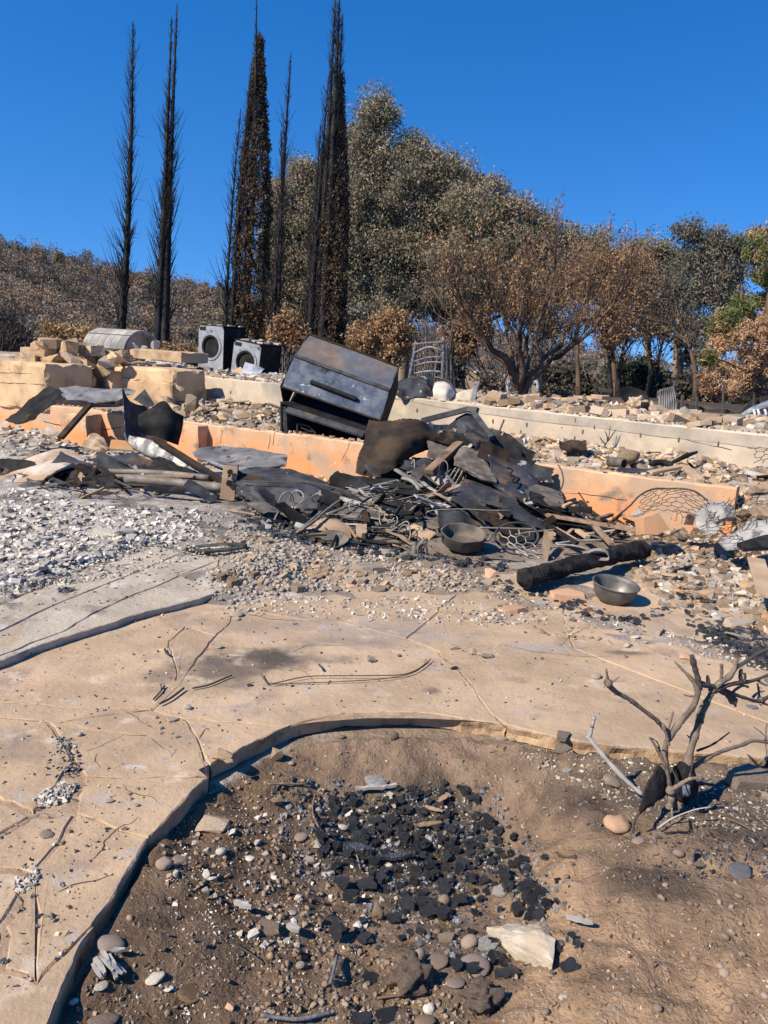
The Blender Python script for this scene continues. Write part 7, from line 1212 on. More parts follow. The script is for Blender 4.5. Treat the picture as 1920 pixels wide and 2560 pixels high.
# white plaster field at the left
WHT = [(0, 300), (120, 270), (300, 330), (600, 380), (900, 400), (1150, 420), (1180, 560), (1000, 600), (820, 640), (560, 700), (440, 770), (200, 830), (0, 870)]
scatter('D', WHT, 1200, 'plate', 'white_rubble', .007, .045, (.15, .5), 'plaster_flake', 'broken white plaster flake in the rubble left of the hose', 'rubble', 'white plaster flakes at left', 130, 'plaster_crumbs', seed=11, tilt=.45)
scatter('D', WHT, 1900, 'ang', 'white_rubble', .003, .019, (.4, .9), 'plaster_lump', 'small white plaster lump in the rubble left of the hose', 'rubble', 'white plaster lumps at left', 80, 'plaster_gravel', seed=12)
scatter('D', WHT, 200, 'plate', 'charcoal', .006, .035, (.3, .8), 'charcoal_piece', 'charcoal bit among the white plaster at left', 'charcoal', 'charcoal in the white plaster', 25, 'plaster_charcoal', seed=13)
scatter('D', [(0, 440), (200, 480), (600, 560), (600, 680), (240, 720), (0, 860)], 60, 'ang', 'white_rubble', .015, .045, (.35, .7), 'plaster_chunk', 'chunky white plaster block at the grey slab edge', 'rubble', 'chunky plaster blocks at left', 70, 'plaster_chunks', seed=14)
scatter('D', [(0, 880), (200, 760), (700, 640), (1100, 620), (1300, 700), (900, 760), (500, 880), (100, 1000)], 900, 'chip', 'ash_bit', .004, .02, (.4, .9), 'ash_crumb', None, None, None, 0, 'ash_crumbs_on_slab', seed=15, slabz=ZG, power=1.5)
scatter('D', [(0, 950), (500, 720), (1200, 640), (1240, 880), (660, 1040), (0, 1260)], 260, 'chip', 'charcoal', .003, .014, (.3, .6), 'char_crumb', None, None, None, 0, 'char_crumbs_on_slab', seed=16, slabz=ZG)
# dusty clods in front of the pile
MID = [(0, 760), (300, 800), (700, 850), (1000, 940), (1250, 960), (1400, 1050), (1300, 1106), (0, 1106), (-160, 1020), (-200, 860)]
scatter('E', MID, 2200, 'clod', 'dust_clod', .004, .028, (.5, .9), 'ash_clod', 'dusty grey clod on the ground before the pile', 'rubble', 'dusty clods before the pile', 90, 'ash_clods', seed=31)
scatter('E', MID, 260, 'plate', 'tan_rubble', .012, .06, (.2, .5), 'tan_chip', 'small tan chip on the dusty ground before the pile', 'rubble', 'tan chips before the pile', 40, 'tan_chips', seed=32)
scatter('E', [(0, 500), (300, 640), (700, 800), (1250, 920), (1500, 900), (1600, 1000), (1000, 930), (500, 860), (0, 760)], 400, 'char', 'charcoal', .01, .05, (.4, .9), 'charcoal_piece', 'charcoal chunk at the foot of the metal pile', 'charcoal', 'charcoal at the foot of the pile', 50, 'pile_charcoal', seed=33)
scatter('D', [(1150, 340), (1659, 600), (1659, 760), (1300, 760), (1180, 560)], 400, 'clod', 'dust_clod', .006, .03, (.5, .9), 'ash_clod', 'dusty clod between the drilled post and the hose', 'rubble', 'clods near the drilled post', 45, 'post_clods', seed=34)
scatter('D', [(1160, 700), (1659, 640), (1659, 960), (1300, 980), (1200, 900)], 500, 'clod', 'dust_clod', .005, .03, (.5, .9), 'ash_clod', 'dusty clod at the end of the grey slab', 'rubble', 'clods at the grey slab end', 45, 'slab_end_clods', seed=35)
scatter('A', [(0, 640), (180, 660), (460, 740), (640, 800), (1000, 900), (500, 900), (0, 830)], 350, 'ang', 'ash_bit', .015, .08, (.3, .7), 'ash_lump', 'pale lump below the orange wall at left', 'rubble', 'lumps below the orange wall at left', 40, 'left_wall_rubble', seed=36)
# right hand rubble
RGT = [(900, 330), (1000, 250), (1300, 240), (1659, 280), (1659, 760), (1300, 700), (1080, 620), (900, 480)]
scatter('F', RGT, 480, 'plate', 'tan_rubble', .01, .075, (.2, .5), 'tan_fragment', 'broken tan stone fragment right of the charred log', 'rubble', 'tan fragments right of the log', 110, 'right_rubble', seed=41, tilt=.4)
scatter('F', RGT, 600, 'ang', 'ash_bit', .006, .05, (.4, .9), 'ash_lump', 'pale ash lump right of the charred log', 'rubble', 'ash lumps right of the log', 60, 'right_ash', seed=42)
scatter('F', RGT, 130, 'ang', 'orange_rubble', .012, .05, (.3, .7), 'orange_chip', 'orange brick chip right of the charred log', 'rubble', 'orange chips right of the log', 35, 'right_orange_chips', seed=43)
scatter('C', [(560, 880), (900, 840), (1100, 900), (1350, 1000), (1500, 1080), (1200, 1110), (1000, 1040), (700, 980)], 300, 'ang', 'tan_rubble', .012, .07, (.3, .7), 'rubble_stone', 'tan rubble bit at the foot of the orange wall', 'rubble', 'tan bits at the orange wall foot', 50, 'wall_foot_rubble', seed=44)
CH2 = [(20, 450), (220, 480), (420, 540), (700, 630), (900, 690), (1080, 560), (1200, 580), (1320, 680), (1450, 720), (1659, 720), (1659, 960), (1500, 880), (1300, 800), (1150, 680), (900, 720), (620, 680), (300, 560), (100, 530)]
scatter('F', CH2, 700, 'char', 'charcoal', .006, .032, (.5, .9), 'charcoal_fragment', 'charcoal lump in the band right of the bowl', 'charcoal', 'charcoal band right of the bowl', 90, 'charcoal_crumbs', seed=45)
scatter('F', [(300, 480), (900, 640), (1400, 820), (1659, 980), (1500, 1000), (1000, 800), (500, 700), (0, 560)], 800, 'chip', 'ash_bit', .003, .018, (.4, .9), 'ash_crumb', None, None, None, 0, 'ash_crumbs', seed=46)
scatter('F', [(0, 500), (400, 560), (900, 700), (1100, 780), (800, 900), (0, 800)], 120, 'ang', 'tan_rubble', .006, .028, (.3, .7), 'tan_chip', 'little tan chip on the paving left of the bowl', 'rubble', 'tan chips left of the bowl', 40, 'bowl_chips', seed=47, slabz=.0)
# crumbs on the paving
PAVE = [(0, 1440), (300, 1340), (520, 1290), (1200, 1320), (1659, 1480), (1659, 1620), (1100, 1560), (640, 1560), (450, 1670), (300, 1840), (100, 2200), (0, 2200)]
scatter('H', PAVE, 700, 'chip', 'charcoal', .0025, .011, (.3, .7), 'char_crumb', None, None, None, 0, 'char_crumbs_on_paving', seed=51, slabz=.0, power=3)
scatter('H', PAVE, 500, 'chip', 'ash_bit', .002, .009, (.4, .9), 'ash_crumb', None, None, None, 0, 'ash_crumbs_on_paving', seed=52, slabz=.0, power=3)
scatter('H', PAVE, 260, 'chip', 'tan_rubble', .003, .012, (.3, .8), 'tan_crumb', None, None, None, 0, 'tan_crumbs_on_paving', seed=53, slabz=.0, power=3)
scatter('H', [(500, 1290), (900, 1290), (1200, 1330), (1100, 1380), (700, 1360), (480, 1340)], 900, 'chip', 'ash_bit', .003, .02, (.4, .9), 'ash_crumb', None, None, None, 0, 'ash_crumbs_at_paving_top', seed=54, slabz=.0, power=2)
scatter('L', [(225, 420), (320, 430), (365, 520), (340, 600), (190, 600), (215, 520)], 220, 'chip', 'charcoal', .004, .014, (.5, .9), 'char_crumb', None, None, None, 0, 'joint_charcoal', seed=55, slabz=-.004)
scatter('L', [(240, 420), (320, 430), (330, 470), (230, 480)], 90, 'chip', 'ash_bit', .004, .013, (.5, .9), 'ash_crumb', None, None, None, 0, 'joint_ash', seed=56, slabz=0); scatter('L', [(140, 700), (250, 630), (330, 640), (300, 700), (180, 740)], 200, 'chip', 'ash_bit', .004, .014, (.5, .9), 'ash_crumb', None, None, None, 0, 'joint_ash', seed=57, slabz=0); scatter('L', [(60, 1080), (150, 1010), (180, 1040), (140, 1110), (70, 1120)], 120, 'chip', 'ash_bit', .004, .013, (.5, .9), 'ash_crumb', None, None, None, 0, 'joint_ash', seed=58, slabz=0)
scatter('D', [(330, 950), (390, 940), (450, 960), (400, 980), (350, 980)], 150, 'chip', 'charcoal', .004, .014, (.3, .7), 'char_crumb', None, None, None, 0, 'slab_soot_patch', seed=59, slabz=ZG)
# the planting bed
BED = [(0, 1176), (60, 900), (-200, 1176)]
PITP = [(100, 2212), (240, 1990), (380, 1760), (470, 1690), (640, 1600), (1090, 1600), (1659, 1670), (1659, 2212)]
CHAR = [(560, 310), (900, 290), (1180, 300), (1230, 400), (1320, 500), (1440, 640), (1480, 780), (1400, 800), (1300, 700), (1200, 640), (1100, 760), (950, 800), (860, 760), (880, 700), (760, 600), (600, 560)]
scatter('M', CHAR, 700, 'char', 'charcoal', .004, .028, (.5, .95), 'charcoal_chunk', 'black charcoal chunk in the soil pit', 'charcoal', 'charcoal chunks in the soil pit', 190, 'pit_charcoal', seed=61, power=2.6, lift=.6)
for i, (x, y, wp, hp_) in enumerate([(665, 820, 60, 100), (720, 690, 60, 60), (985, 490, 80, 60), (1010, 745, 60, 60), (1070, 760, 60, 60), (930, 720, 70, 70), (1130, 700, 60, 50), (1270, 920, 60, 60), (1330, 970, 60, 40), (1180, 960, 60, 50), (1120, 950, 50, 50), (1540, 950, 60, 50), (770, 850, 60, 50), (790, 1000, 60, 40), (850, 1140, 80, 50), (760, 1160, 80, 30), (710, 500, 80, 60), (875, 400, 60, 50), (690, 640, 60, 60), (1380, 650, 60, 60), (1430, 760, 60, 50), (1350, 740, 60, 60), (880, 770, 60, 50), (640, 480, 50, 40), (930, 360, 60, 45), (1180, 310, 60, 40), (1300, 980, 50, 40), (775, 640, 70, 60), (1500, 890, 40, 40)]):
    rock('M', x, y, wp, hp_, 'char', 'charcoal', 'large cracked charcoal lump in the soil pit', 'charcoal_lump', 'charcoal', group='large charcoal lumps in the pit', sink=.15, i=i)
def notchar(a, b, R_): return True
scatter('H', PITP, 1300, 'chip', 'ash_bit', .0018, .006, (.4, .9), 'ash_crumb', None, None, None, 0, 'pit_ash_crumbs', seed=62, power=2.5)
scatter('M', [(60, 400), (560, 300), (900, 300), (1100, 480), (900, 600), (760, 860), (560, 960), (200, 980), (0, 760)], 800, 'chip', 'white_rubble', .002, .007, (.5, .9), 'plaster_crumb', None, None, None, 0, 'pit_plaster_crumbs', seed=63, power=3)
scatter('M', [(140, 430), (900, 300), (1100, 480), (760, 860), (300, 900), (0, 700)], 90, 'ang', 'white_rubble', .008, .018, (.5, .9), 'plaster_bit', 'small white plaster bit lying in the soil pit', 'rubble', 'plaster bits in the soil pit', 60, 'pit_plaster_bits', seed=64)
scatter('H', PITP, 3200, 'chip', 'clod', .002, .010, (.5, .9), 'soil_crumb', None, None, None, 0, 'soil_crumbs', seed=65, power=2.5, lift=.2)
scatter('M', [(60, 300), (600, 200), (640, 420), (800, 900), (1100, 1000), (1100, 1176), (400, 1176), (300, 800), (0, 600)], 1200, 'clod', 'clod', .003, .015, (.5, .9), 'soil_clod', None, None, None, 0, 'soil_clods', seed=66, power=2, lift=.2)
scatter('H', PITP, 90, 'peb', 'pebble', .005, .012, (.5, .8), 'small_pebble', 'small rounded pebble lying in the soil', 'pebble', 'small pebbles in the soil', 60, 'pit_pebbles', seed=67, lift=.3)
scatter('H', [(900, 1800), (1659, 1850), (1659, 2212), (700, 2212)], 80, 'peb', 'pebble', .006, .015, (.5, .8), 'small_pebble', 'tan pebble in the lower right soil', 'pebble', 'pebbles in the lower right soil', 50, 'pit_pebbles', seed=68, lift=.3)
scatter('H', [(450, 1950), (1000, 1950), (1000, 2212), (200, 2212)], 500, 'chip', 'ash_bit', .002, .007, (.6, .9), 'grit', None, None, None, 0, 'pit_grit', seed=69, lift=.3)
scatter('G', [(0, 620), (400, 700), (900, 760), (1659, 780), (1659, 1300), (900, 1200), (400, 1000), (0, 800)], 900, 'chip', 'ash_bit', .0025, .010, (.3, .8), 'ash_crumb', None, None, None, 0, 'bush_ash_crumbs', seed=70, power=2)
scatter('G', [(900, 1100), (1659, 900), (1659, 1605), (900, 1605)], 500, 'chip', 'charcoal', .003, .012, (.4, .8), 'char_crumb', None, None, None, 0, 'bush_char_crumbs', seed=71, power=2)

scatter('M', CHAR, 900, 'chip', 'ash_bit', .002, .008, (.4, .9), 'ash_crumb', None, None, None, 0, 'charcoal_ash_crumbs', seed=72, power=2, lift=.8)
scatter('M', [(420, 260), (1240, 260), (1500, 560), (1560, 860), (1300, 1000), (900, 900), (500, 600)], 700, 'char', 'grey_char', .003, .013, (.4, .8), 'char_crumb', None, None, None, 0, 'pit_grey_crumbs', seed=73, power=2)
scatter('D', [(0, 300), (1150, 400), (1659, 560), (1659, 700), (1240, 690), (800, 660), (0, 900)], 2600, 'chip', 'ash_bit', .003, .014, (.4, .9), 'ash_crumb', None, None, None, 0, 'left_ash_crumbs', seed=74, power=2)
scatter('E', [(-100, 850), (1500, 1000), (1900, 900), (1900, 1106), (-100, 1106)], 1500, 'chip', 'dust_clod', .003, .014, (.4, .9), 'dust_crumb', None, None, None, 0, 'dust_crumbs', seed=75, power=2)
scatter('F', RGT, 1600, 'chip', 'tan_rubble', .003, .016, (.4, .9), 'tan_crumb', None, None, None, 0, 'right_tan_crumbs', seed=76, power=2)
scatter('C', TERR, 1200, 'chip', 'tan_rubble', .005, .025, (.4, .9), 'tan_crumb', None, None, None, 0, 'terrace_crumbs', seed=77, power=2)

scatter('M', [(480, 250), (1000, 270), (1260, 280), (1400, 480), (1560, 700), (1600, 960), (1300, 1030), (1000, 900), (700, 900), (520, 500)], 420, 'char', 'charcoal', .003, .020, (.5, .95), 'charcoal_chunk', 'small charcoal piece strewn around the pit heap', 'charcoal', 'charcoal strewn around the pit heap', 60, 'pit_charcoal_spread', seed=78, power=3, lift=.5)
scatter('F', RGT, 260, 'char', 'charcoal', .006, .035, (.4, .8), 'charcoal_piece', 'charcoal bit in the rubble right of the log', 'charcoal', 'charcoal right of the log', 35, 'right_charcoal', seed=79, power=2.5)
scatter('C', TERR, 260, 'char', 'charcoal', .008, .05, (.4, .8), 'charcoal_piece', 'charcoal bit under the tiles between the walls', 'charcoal', 'charcoal under terrace tiles', 20, 'terrace_charcoal_bits', seed=80, power=2.5)
# crumbs along the wall tops
def crumbs_on(A, B, N, n, seed, mat, nm, lab):
    R_ = np.random.RandomState(seed); its = []
    for _ in range(n):
        t = R_.rand(); p = A+(B-A)*t+N*R_.uniform(.02, .19); s_ = .006+.03*R_.rand()**3; k_ = 'ang' if R_.rand() < .6 else 'plate'; its.append((k_, R_.randint(9), p+[0, 0, s_*.3], (s_, s_*R_.uniform(.6, 1), s_*R_.uniform(.4, .8)), (R_.normal()*.3, R_.normal()*.3, R_.uniform(0, 6))))
    stuffmesh(nm, its, mat, lab)
crumbs_on(W1A, W1B, NW1, 700, 1, 'tan_rubble', 'lower_wall_crumbs', 'tan crumbs along the top of the orange wall'); crumbs_on(W1A, W1B, NW1, 400, 2, 'ash_bit', 'lower_wall_ash', 'pale ash crumbs along the top of the orange wall'); crumbs_on(W2A, W2C, NW2, 700, 3, 'ash_bit', 'upper_wall_ash', 'pale crumbs along the top of the cream wall'); crumbs_on(W2A, W2C, NW2, 500, 4, 'tan_rubble', 'upper_wall_crumbs', 'tan crumbs along the top of the cream wall')
def foot(A, B, N, z, n, seed, mat, nm, lab, smax=.06):
    R_ = np.random.RandomState(seed); its = []; Q = A+(B-A)*R_.rand(n, 1)-N*np.abs(R_.normal(size=(n, 1)))*.22; zg = gz(Q[:, 0], Q[:, 1])
    for p, z_ in zip(Q, zg): s_ = .008+smax*R_.rand()**3; k_ = 'ang' if R_.rand() < .5 else 'plate'; its.append((k_, R_.randint(9), np.array([p[0], p[1], z_+s_*.3]), (s_, s_*R_.uniform(.6, 1), s_*R_.uniform(.3, .8)), (R_.normal()*.4, R_.normal()*.4, R_.uniform(0, 6))))
    stuffmesh(nm, its, mat, lab)
foot(W1A, W1B, NW1, 0, 700, 5, 'tan_rubble', 'lower_wall_spall', 'fallen plaster along the foot of the orange wall'); foot(W2A, W2C, NW2, 0, 700, 6, 'tan_rubble', 'upper_wall_spall', 'fallen rubble along the foot of the cream wall', .08); foot(W2A, W2C, NW2, 0, 500, 7, 'ash_bit', 'upper_wall_foot_ash', 'pale ash along the foot of the cream wall', .06)

EXT = [(1640, 240), (2300, 300), (2300, 900), (1640, 760)]
scatter('F', EXT, 400, 'plate', 'tan_rubble', .01, .075, (.2, .5), 'tan_fragment', None, None, None, 0, 'far_right_rubble', seed=91, tilt=.4); scatter('F', EXT, 500, 'ang', 'ash_bit', .005, .045, (.4, .9), 'ash_lump', None, None, None, 0, 'far_right_ash', seed=92); scatter('H', [(1640, 1680), (2300, 1740), (2300, 2212), (1640, 2212)], 500, 'chip', 'ash_bit', .002, .008, (.4, .9), 'ash_crumb', None, None, None, 0, 'far_right_crumbs', seed=93)
# ------------------------------------------------------------------ trees
TRS = np.random.RandomState(7)
def leaves_mesh(C, size, R_, droop=.0, asp=.45, jit=.3):
    """one diamond per leaf tuft"""
    n = len(C); d = R_.normal(size=(n, 3)); d[:, 2] -= droop; d /= np.linalg.norm(d, axis=1, keepdims=True)
    s = np.cross(d, R_.normal(size=(n, 3))); s /= np.linalg.norm(s, axis=1, keepdims=True)+1e-9
    L = size*(1+jit*R_.uniform(-1, 1, (n, 1))); a = C-d*L*.5; b = C+s*L*asp*.5; c_ = C+d*L*.5; e = C-s*L*asp*.5
    V = np.stack([a+s*L*asp*.35, C+d*L*.15-s*L*asp*.75, c_+s*L*asp*.2], 1).reshape(-1, 3); return V, np.arange(n*3).reshape(n, 3)
def clump_pts(cen, rad, n, R_, shell=.55):
    d = R_.normal(size=(n, 3)); d /= np.linalg.norm(d, axis=1, keepdims=True); r_ = shell+(1-shell)*R_.rand(n, 1); return np.array(cen)+d*r_*np.array(rad)
def limb(p, q, R_, n=8, bow=.12):
    p, q = np.array(p, float), np.array(q, float); L_ = np.linalg.norm(q-p); t = np.linspace(0, 1, n)[:, None]
    o = R_.normal(size=3)*bow*L_; P = p+(q-p)*t+o*np.sin(t*np.pi)*.6; P[1:-1] += R_.normal(size=(n-2, 3))*L_*.015*min(1, 6/n)**2*(1 if bow > .02 else .12); return P
def twigs(P, r0, R_, n, L_, depth=2, up=.5, spread=.8, out=None, rmin=.006):
    out = [] if out is None else out
    for _ in range(n):
        i = R_.randint(max(1, len(P)//4), len(P)); t = P[min(i, len(P)-1)]; tg = P[min(i, len(P)-1)]-P[max(i-1, 0)]; tg = tg/(np.linalg.norm(tg)+1e-9)
        d = tg+R_.normal(size=3)*spread+[0, 0, up]; d /= np.linalg.norm(d); l = L_*R_.uniform(.5, 1.2); q = limb(t, t+d*l, R_, 5, .08); rr = max(r0*.5, rmin)
        out.append((q, np.linspace(rr, rmin*.6, 5)))
        if depth > 1: twigs(q, rr, R_, 3, L_*.6, depth-1, up, spread, out, rmin)
    return out
def crown_tree(name, label, base, forks, lobes, mat, bark, nclump, nleaf, lsize, seed, trunk_r=.3, cat='tree', group=None, droop=.5, clump_r=.8, shell=.5, rim=None, asp=.45, twign=3, leafy=1.0):
    """lobes: (k,x,y,rpx_x,rpx_y,Y) in photo pixels: crown outline; limbs run from the trunk to every lobe"""
    R_ = np.random.RandomState(seed); r = root(name, base, label, cat, group); polys = []; top = np.array(base, float)
    fk = [np.array(f) for f in forks]; prev = np.array(base, float); rr = trunk_r
    for f in fk: polys.append((limb(prev, f, R_, 8, .03), np.linspace(rr, rr*.78, 8))); prev = f; rr *= .78
    cents = []; L = []
    for (k, x, y, rx, ry, Y) in lobes:
        c_ = W(k, x, y, Y); mp = np.linalg.norm(c_-EYEP)/F*ZM[k][2]; L.append((c_, rx*mp, ry*mp))
    vol = np.array([a*b for _, a, b in L]); vol = vol/vol.sum()
    for (c_, rx, ry), v in zip(L, vol):
        src = fk[-1] if fk else np.array(base, float); q = limb(src, c_+[0, 0, -ry*.3], R_, 9, .06); polys.append((q, np.linspace(rr*.6, rr*.16, 9)))
        m_ = max(4, int(nclump*v)); cc = clump_pts(c_, (rx*.88, max(rx, ry)*.75, ry*.88), m_, R_, .25)
        for p in cc:
            if R_.rand() < .35: polys.append((limb(q[R_.randint(4, 9)], p, R_, 5, .06), np.linspace(rr*.12, .012, 5)))
        cents += [(p, 1) for p in cc]
    V, Fc = tubes(polys, 6, False); mk('trunk', V, Fc, bark, r, smooth=True)
    C = []
    for p, _ in cents:
        s = clump_r*R_.uniform(.55, 1.25); C.append(clump_pts(p-[0, 0, .15*s], (s, s, s*.8), max(3, int(nleaf*R_.uniform(.5, 1.4)*leafy)), R_, shell*.6))
    C = np.concatenate(C); V, Fc = leaves_mesh(C, lsize, R_, droop, asp); mk('crown', V, Fc, mat, r); return r
# --- bare cypress spires
def spire(base, tops, label, seed, H=None, dens=60, lean=0, brown=None, width=.9, group='burnt cypress spires'):
    R_ = np.random.RandomState(seed); r = root('cypress_tree', base, label, 'tree', group); polys = []
    for (tp, r0, rootoff) in tops:
        b = np.array(base)+rootoff; n = 26; P = limb(b, tp, R_, n, .012); rad = np.linspace(r0, .012, n); polys.append((P, rad)); L_ = np.linalg.norm(tp-b)
        for s in range(int(dens*L_)):
            t = R_.rand()**.8*.97+.015; i = t*(n-1); j = min(int(i), n-2); p = P[j]+(P[j+1]-P[j])*(i-j)
            a = R_.uniform(0, 2*np.pi); ln = width*R_.uniform(.35, 1.0)*(1-t)**.55*(.45+.55*min(1, t*6)); up = R_.uniform(1.2, 3.6); ln *= float(np.clip(.85+.75*vn(np.array([[seed*3.3, t*9, a*.6]]), 1.0, seed)[0], .12, 1.6))
            d = np.array([math.cos(a), math.sin(a), up]); d /= np.linalg.norm(d); q = np.array([p, p+d*ln*.5+[0, 0, -.02*ln], p+d*ln+[0, 0, .12*ln]]); r1 = .016*(1-t)+.006
            polys.append((q, np.array([r1, r1*.7, .004])))
            if R_.rand() < .5: e = R_.normal(size=3)*.5+d; e /= np.linalg.norm(e); polys.append((np.array([q[1], q[1]+e*ln*.4]), np.array([r1*.5, .003])))
    V, Fc = tubes(polys, 4, False); mk('trunk', V, Fc, 'burnt_bark', r, smooth=True)
    if brown:
        C = []
        for (bx, tx, w0) in brown:
            bx, tx = np.array(bx), np.array(tx); L_ = np.linalg.norm(tx-bx)
            for s in range(int(L_*190)):
                t = R_.rand(); wd = w0*(.95 if t < .55 else .95*max(.06, ((1-t)/.45))**.8)*R_.uniform(.75, 1.1); a = R_.uniform(0, 6.28); p = bx+(tx-bx)*t+[math.cos(a)*wd, math.sin(a)*wd, 0]; C.append(clump_pts(p, (.13, .13, .2), 15, R_, .1))
        C = np.concatenate(C); V, Fc = leaves_mesh(C, .085, R_, -1.2, .6); mk('crown', V, Fc, 'leaf_cypress', r)
    return r
def gbase(k, x, y, Y): p = W(k, x, y, Y); p[2] = gz(np.array([p[0]]), np.array([p[1]]))[0]-.05; return p
Y0 = 27.0
b = gbase('I', 505, 1420, Y0); spire(b, [(W('I', 575, 90, Y0), .17, np.zeros(3))], 'leftmost slim bare black cypress spire', 1, dens=46, width=1.55)
b = gbase('I', 690, 1480, Y0); spire(b, [(W('I', 766, 15, Y0), .19, np.array([.12, 0, 0])), (W('I', 742, 70, Y0), .17, np.array([-.18, .1, 0]))], 'second bare cypress from the left with twin stems', 2, dens=36, width=1.6)
b = gbase('I', 1020, 1450, Y0); spire(b, [(W('I', 1108, -10, Y0), .2, np.array([.1, 0, 0])), (W('I', 1090, 250, Y0), .12, np.array([-.25, .1, 0])), (W('I', 1070, 400, Y0), .1, np.array([.2, .15, 0])), (W('I', 1040, 470, Y0), .07, np.array([-.4, .0, 0]))], 'half-burnt middle cypress with brown foliage down its right side', 3, dens=26, width=1.3,
      brown=[(gbase('I', 1072, 1470, Y0+.3), W('I', 1122, 165, Y0+.3), .58)])
b = gbase('I', 1165, 1450, Y0-1); spire(b, [(W('I', 1257, 225, Y0-1), .13, np.zeros(3)), (W('I', 1215, 560, Y0-1), .08, np.array([.15, 0, 0]))], 'thin bare cypress in front of the green eucalyptus', 4, dens=34, width=1.2)
b = gbase('I', 1370, 1480, Y0-2); spire(b, [(W('I', 1470, -60, Y0-2), .22, np.array([.1, 0, 0])), (W('I', 1450, -30, Y0-2), .16, np.array([-.15, .1, 0])), (W('I', 1420, 330, Y0-2), .13, np.array([-.3, 0, 0])), (W('I', 1480, 60, Y0-2), .11, np.array([.3, .1, 0])), (W('I', 1385, 540, Y0-2), .09, np.array([-.45, .1, 0]))], 'tallest burnt cypress, brown on its right side', 5, dens=32, width=1.45,
      brown=[(gbase('I', 1415, 1480, Y0-1.7), W('I', 1468, 330, Y0-1.7), .5)])
# --- eucalyptus group
ba = gbase('J', 800, 1500, 42)
crown_tree('eucalyptus_tree', 'tallest grey-green eucalyptus behind the cypresses', ba, [W('J', 790, 1300, 42), W('J', 760, 1130, 42)],
  [('J', 670, 180, 120, 110, 42), ('J', 560, 300, 70, 110, 42), ('J', 640, 420, 170, 150, 42), ('J', 860, 400, 110, 110, 42), ('J', 960, 480, 120, 110, 42), ('J', 1060, 520, 120, 130, 42), ('J', 800, 620, 230, 190, 42), ('J', 560, 640, 140, 200, 42), ('J', 1000, 720, 200, 180, 42), ('J', 650, 880, 220, 190, 42), ('J', 880, 900, 200, 170, 42), ('J', 520, 1000, 110, 160, 42), ('J', 760, 1080, 200, 110, 42), ('J', 1150, 600, 80, 110, 42), ('J', 1080, 880, 130, 130, 42), ('J', 1180, 780, 130, 130, 42), ('J', 950, 1060, 160, 110, 42), ('J', 560, 1160, 120, 90, 42), ('J', 1120, 1040, 120, 110, 42), ('J', 680, 1230, 170, 70, 42), ('J', 460, 820, 90, 200, 42), ('J', 1100, 650, 150, 150, 42), ('J', 1180, 560, 70, 70, 42)],
  'leaf_euc', 'euc_bark', 1700, 120, .15, 11, .42, droop=.8, clump_r=.85, group='eucalyptus trees')
bb = gbase('J', 250, 1480, 46)
crown_tree('eucalyptus_tree', 'rounded eucalyptus between the thin and the tallest cypress', bb, [W('J', 260, 1200, 46), W('J', 250, 1050, 46)],
  [('J', 260, 500, 110, 110, 46), ('J', 120, 620, 90, 120, 46), ('J', 330, 620, 110, 150, 46), ('J', 200, 760, 170, 150, 46), ('J', 90, 800, 70, 130, 46), ('J', 350, 820, 120, 150, 46), ('J', 220, 960, 140, 110, 46), ('J', 380, 1000, 110, 120, 46), ('J', 130, 1080, 110, 110, 46), ('J', 280, 1150, 130, 90, 46), ('J', 100, 1180, 100, 80, 46), ('J', 200, 1250, 160, 60, 46), ('J', 60, 960, 60, 120, 46), ('J', 450, 1150, 120, 100, 46)],
  'leaf_euc', 'euc_bark', 760, 112, .16, 12, .35, droop=.8, clump_r=.85, group='eucalyptus trees')
bc = gbase('K', 100, 950, 40)
crown_tree('eucalyptus_tree', 'eucalyptus behind the multi-stemmed tree with flat top', bc, [W('K', 110, 800, 40), W('K', 130, 650, 40)],
  [('J', 1310, 570, 80, 60, 40), ('J', 1240, 660, 120, 90, 40), ('J', 1400, 690, 130, 90, 40), ('J', 1520, 760, 100, 90, 40), ('J', 1180, 790, 120, 110, 40), ('J', 1340, 830, 160, 110, 40), ('K', 560, 130, 60, 60, 40), ('K', 650, 170, 80, 70, 40), ('K', 800, 190, 60, 60, 40), ('K', 720, 250, 130, 70, 40), ('K', 50, 300, 130, 130, 40), ('K', 480, 200, 90, 80, 40), ('K', 250, 250, 200, 120, 40), ('K', 380, 380, 200, 110, 40), ('K', 150, 420, 150, 110, 40), ('K', 640, 330, 150, 110, 40), ('K', 60, 520, 120, 90, 40), ('J', 1150, 680, 140, 130, 40), ('J', 1300, 760, 180, 150, 40), ('J', 1450, 850, 150, 120, 40), ('J', 1560, 860, 110, 120, 40), ('K', 500, 300, 160, 130, 40), ('K', 780, 280, 100, 80, 40), ('K', 300, 480, 200, 90, 40), ('K', 560, 450, 160, 90, 40)],
  'leaf_euc', 'euc_bark', 900, 108, .15, 13, .32, droop=.8, clump_r=.8, group='eucalyptus trees')
bd = gbase('K', 890, 960, 30)
crown_tree('eucalyptus_tree', 'scorched eucalyptus with orange-brown leaves right of the multi-stemmed tree', bd, [W('K', 880, 850, 30), W('K', 870, 760, 30)],
  [('K', 900, 300, 90, 70, 30), ('K', 840, 420, 100, 110, 30), ('K', 960, 420, 100, 100, 30), ('K', 900, 560, 100, 90, 30), ('K', 800, 580, 80, 80, 30), ('K', 990, 330, 70, 60, 30), ('K', 760, 330, 90, 90, 30), ('K', 700, 430, 80, 80, 30), ('K', 930, 660, 80, 60, 30), ('K', 840, 680, 60, 60, 30), ('K', 1020, 470, 60, 60, 30)],
  'leaf_orange', 'brown_bark', 230, 110, .11, 14, .13, droop=.8, clump_r=.6, leafy=.8, group='eucalyptus trees')
be = gbase('K', 1195, 980, 34)
